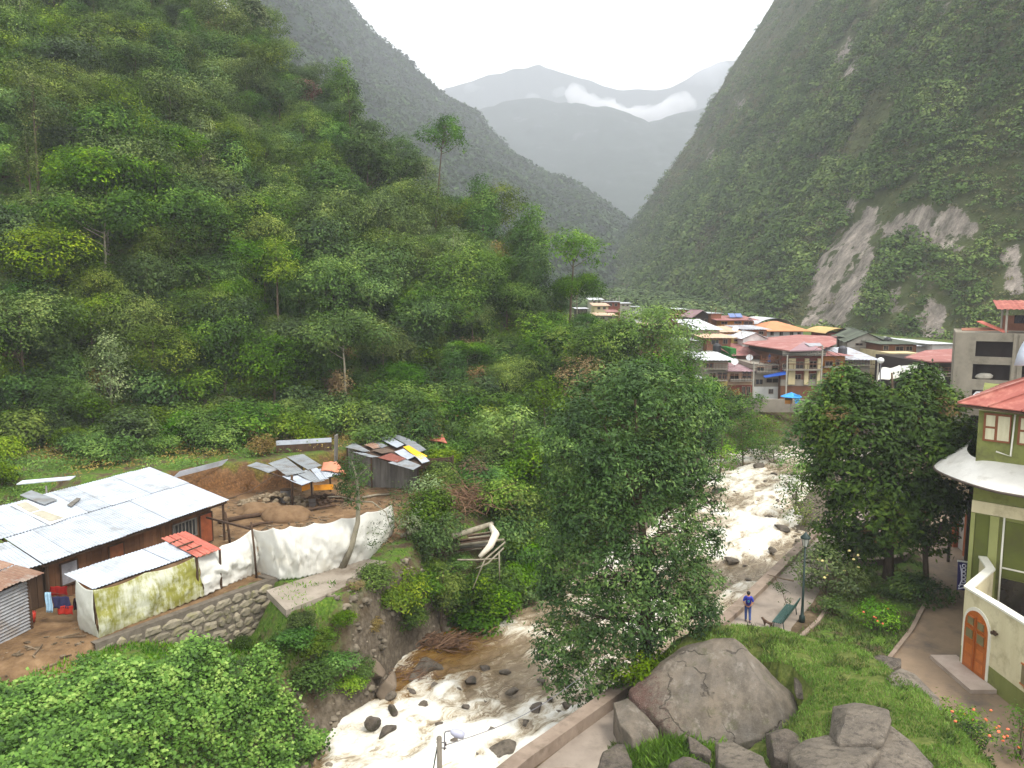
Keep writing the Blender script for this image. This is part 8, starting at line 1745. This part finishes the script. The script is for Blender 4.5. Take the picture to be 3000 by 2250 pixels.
for o in C.objects:
    if o.get('group') == 'washing on the rooftop terrace':
        v = o.location-piv; o.location = piv+Matrix.Rotation(ab, 3, 'Z') @ v; o.rotation_euler.z = ab
MB().slab([at_y(2832, 1178, 84), at_y(2860, 1146, 87), at_y(2884, 1144, 87), at_y(2872, 1150, 84)], .08).build('loose_sheet', TR['white'], label='white sheet leaning below the concrete block window', cat='sheet')
ptree('street_tree', 2140, 1166, 1118, 100, 26, 'tall', 5, LF_DARK, 'small dark conical tree in front of the tan house front', 371, 1.4, .28, gap=.1)
# mid-town green masses between the roofs
for i, (u, vb, vt, Y, w, lab) in enumerate([(2010, 1040, 985, 118, 70, 'tree rising behind the left end of the street row'), (2460, 1180, 1090, 92, 110, 'leafy tree before the orange house'), (2540, 1190, 1125, 88, 90, 'leafy tree before the white awnings'), (2720, 1190, 1130, 84, 90, 'leafy tree at the foot of the concrete block'), (2620, 1200, 1140, 86, 90, 'leafy tree in front of the market awnings')]):
    ptree('town_tree', u, vb, vt, Y, w, 'round', 8, LF_GREEN if i % 2 else LF_DEEP, lab, 380+i, 1.0, .3, gap=.15)
# ============================================================ low cloud between the ranges
def cloud(name, pts, mat, label, seed):
    rr = random.Random(seed); bm = bmesh.new()
    for (u, v, Y, r, f) in pts:
        c = at_y(u, v, Y); k = px_m(u, v, c)*r
        M = Matrix.Translation(c) @ Matrix.Diagonal((k, k*1.2, k*f, 1)); bmesh.ops.create_icosphere(bm, subdivisions=3, radius=1, matrix=M)
    me = bpy.data.meshes.new(name); bm.to_mesh(me); bm.free(); o = link(name, me, mat); tag(o, label, 'cloud', kind='stuff')
    md = o.modifiers.new('merge', 'REMESH'); md.mode = 'VOXEL'; md.voxel_size = 14
    tx = bpy.data.textures.new(name, 'CLOUDS'); tx.noise_scale = 90; d = o.modifiers.new('rough', 'DISPLACE'); d.texture = tx; d.strength = 70; d.texture_coords = 'GLOBAL'
    tx2 = bpy.data.textures.new(name+'b', 'CLOUDS'); tx2.noise_scale = 30; d = o.modifiers.new('rough2', 'DISPLACE'); d.texture = tx2; d.strength = 24; d.texture_coords = 'GLOBAL'
    return o
# ============================================================ air, light, camera
def box_obj(name, lo, hi, mat):
    m = MB(); c = [(a+b)/2 for a, b in zip(lo, hi)]; m.box(c, [b-a for a, b in zip(lo, hi)]); return m.build(name, mat)
def vol_mat(name, col, dens, aniso=0.0):
    k = N(name); p = k.n('ShaderNodeVolumePrincipled'); p.inputs['Color'].default_value = rgb(col); p.inputs['Density'].default_value = dens; p.inputs['Anisotropy'].default_value = aniso
    k.l(p.outputs[0], k.out.inputs['Volume']); return k.m
HAZE = vol_mat('hazy_air', (238, 240, 247), HAZE_D)
o = box_obj('haze', (-2400, -60, -12), (2600, 6300, 1150), HAZE); tag(o, kind='stuff')
CLD = vol_mat('cloud_vapour', (255, 255, 255), .015)
cloud('cloud', [(1690, 275, 3050, 31, .8), (1720, 300, 3050, 40, .8), (1750, 330, 3020, 48, .7), (1800, 350, 3020, 57, .6), (1860, 352, 3020, 63, .6), (1920, 345, 3020, 57, .6), (1970, 325, 3020, 48, .7), (2005, 305, 3020, 31, .7), (1780, 310, 3050, 36, .7)], CLD, 'bright white wisp of cloud lying in the saddle between the ranges', 1)
CLH = vol_mat('mist_vapour', (250, 252, 255), .003)
cloud('mist', [(1500, 190, 3900, 70, .6), (1600, 180, 3900, 80, .6), (1700, 185, 3900, 80, .6), (1820, 195, 3900, 80, .6), (1940, 210, 3900, 80, .7), (2060, 230, 3900, 80, .8), (1560, 290, 3600, 26, .5), (1420, 195, 3900, 40, .6), (1390, 262, 3700, 22, .6), (1640, 268, 3600, 24, .6)], CLH, 'thin mist veiling the tops of the farthest range', 2)
W = bpy.data.worlds.new('World'); bpy.context.scene.world = W; W.use_nodes = True
t = W.node_tree; t.nodes.clear()
sky = t.nodes.new('ShaderNodeTexSky'); sky.sky_type = 'NISHITA'; sky.sun_disc = False
sky.sun_elevation = math.radians(58); sky.sun_rotation = math.radians(120); sky.air_density = 1.0; sky.dust_density = 3.0
hs = t.nodes.new('ShaderNodeHueSaturation'); hs.inputs['Saturation'].default_value = .18; hs.inputs['Value'].default_value = 1.0
mx = t.nodes.new('ShaderNodeMix'); mx.data_type = 'RGBA'; mx.inputs[0].default_value = .75
mx.inputs[7].default_value = (11.5, 11.8, 12.2, 1)      # even white cloud cover, in the sky texture's own units
bg = t.nodes.new('ShaderNodeBackground'); bg.inputs[1].default_value = .095
ow = t.nodes.new('ShaderNodeOutputWorld')
t.links.new(sky.outputs[0], hs.inputs['Color']); t.links.new(hs.outputs[0], mx.inputs[6]); t.links.new(mx.outputs[2], bg.inputs[0]); t.links.new(bg.outputs[0], ow.inputs[0])
sl = bpy.data.lights.new('sun', 'SUN'); sl.energy = 1.5; sl.angle = math.radians(16); sl.color = (1, .96, .9)
so = bpy.data.objects.new('sun', sl); C.objects.link(so); so.rotation_euler = (math.radians(32), 0, math.radians(-60+90))
so.location = (0, 0, 60)
# sun stands to the upper right and slightly behind the camera
d = Vector((.5, -.38, 1.0)).normalized(); so.rotation_euler = d.to_track_quat('Z', 'Y').to_euler()
sky.sun_elevation = math.asin(d.z); sky.sun_rotation = math.atan2(d.x, d.y)
cam = bpy.data.cameras.new('camera'); co = bpy.data.objects.new('camera', cam); C.objects.link(co)
cam.sensor_width = 36; cam.lens = 27; cam.clip_start = .1; cam.clip_end = 12000
co.location = (0, 0, CAMH); co.rotation_euler = (PI/2-TILT, 0, 0)
S = bpy.context.scene; S.camera = co
S.view_settings.view_transform = 'Standard'; S.view_settings.look = 'None'; S.view_settings.exposure = EXPO; S.view_settings.gamma = 1
S.render.engine = 'CYCLES'; S.cycles.max_bounces = 5; S.cycles.diffuse_bounces = 2; S.cycles.glossy_bounces = 2; S.cycles.transmission_bounces = 3; S.cycles.volume_bounces = 1
S.cycles.transparent_max_bounces = 4; S.cycles.use_denoising = True; S.cycles.caustics_reflective = False; S.cycles.caustics_refractive = False
try: S.cycles.denoiser = 'OPENIMAGEDENOISE'
except Exception: pass
S.cycles.use_fast_gi = False
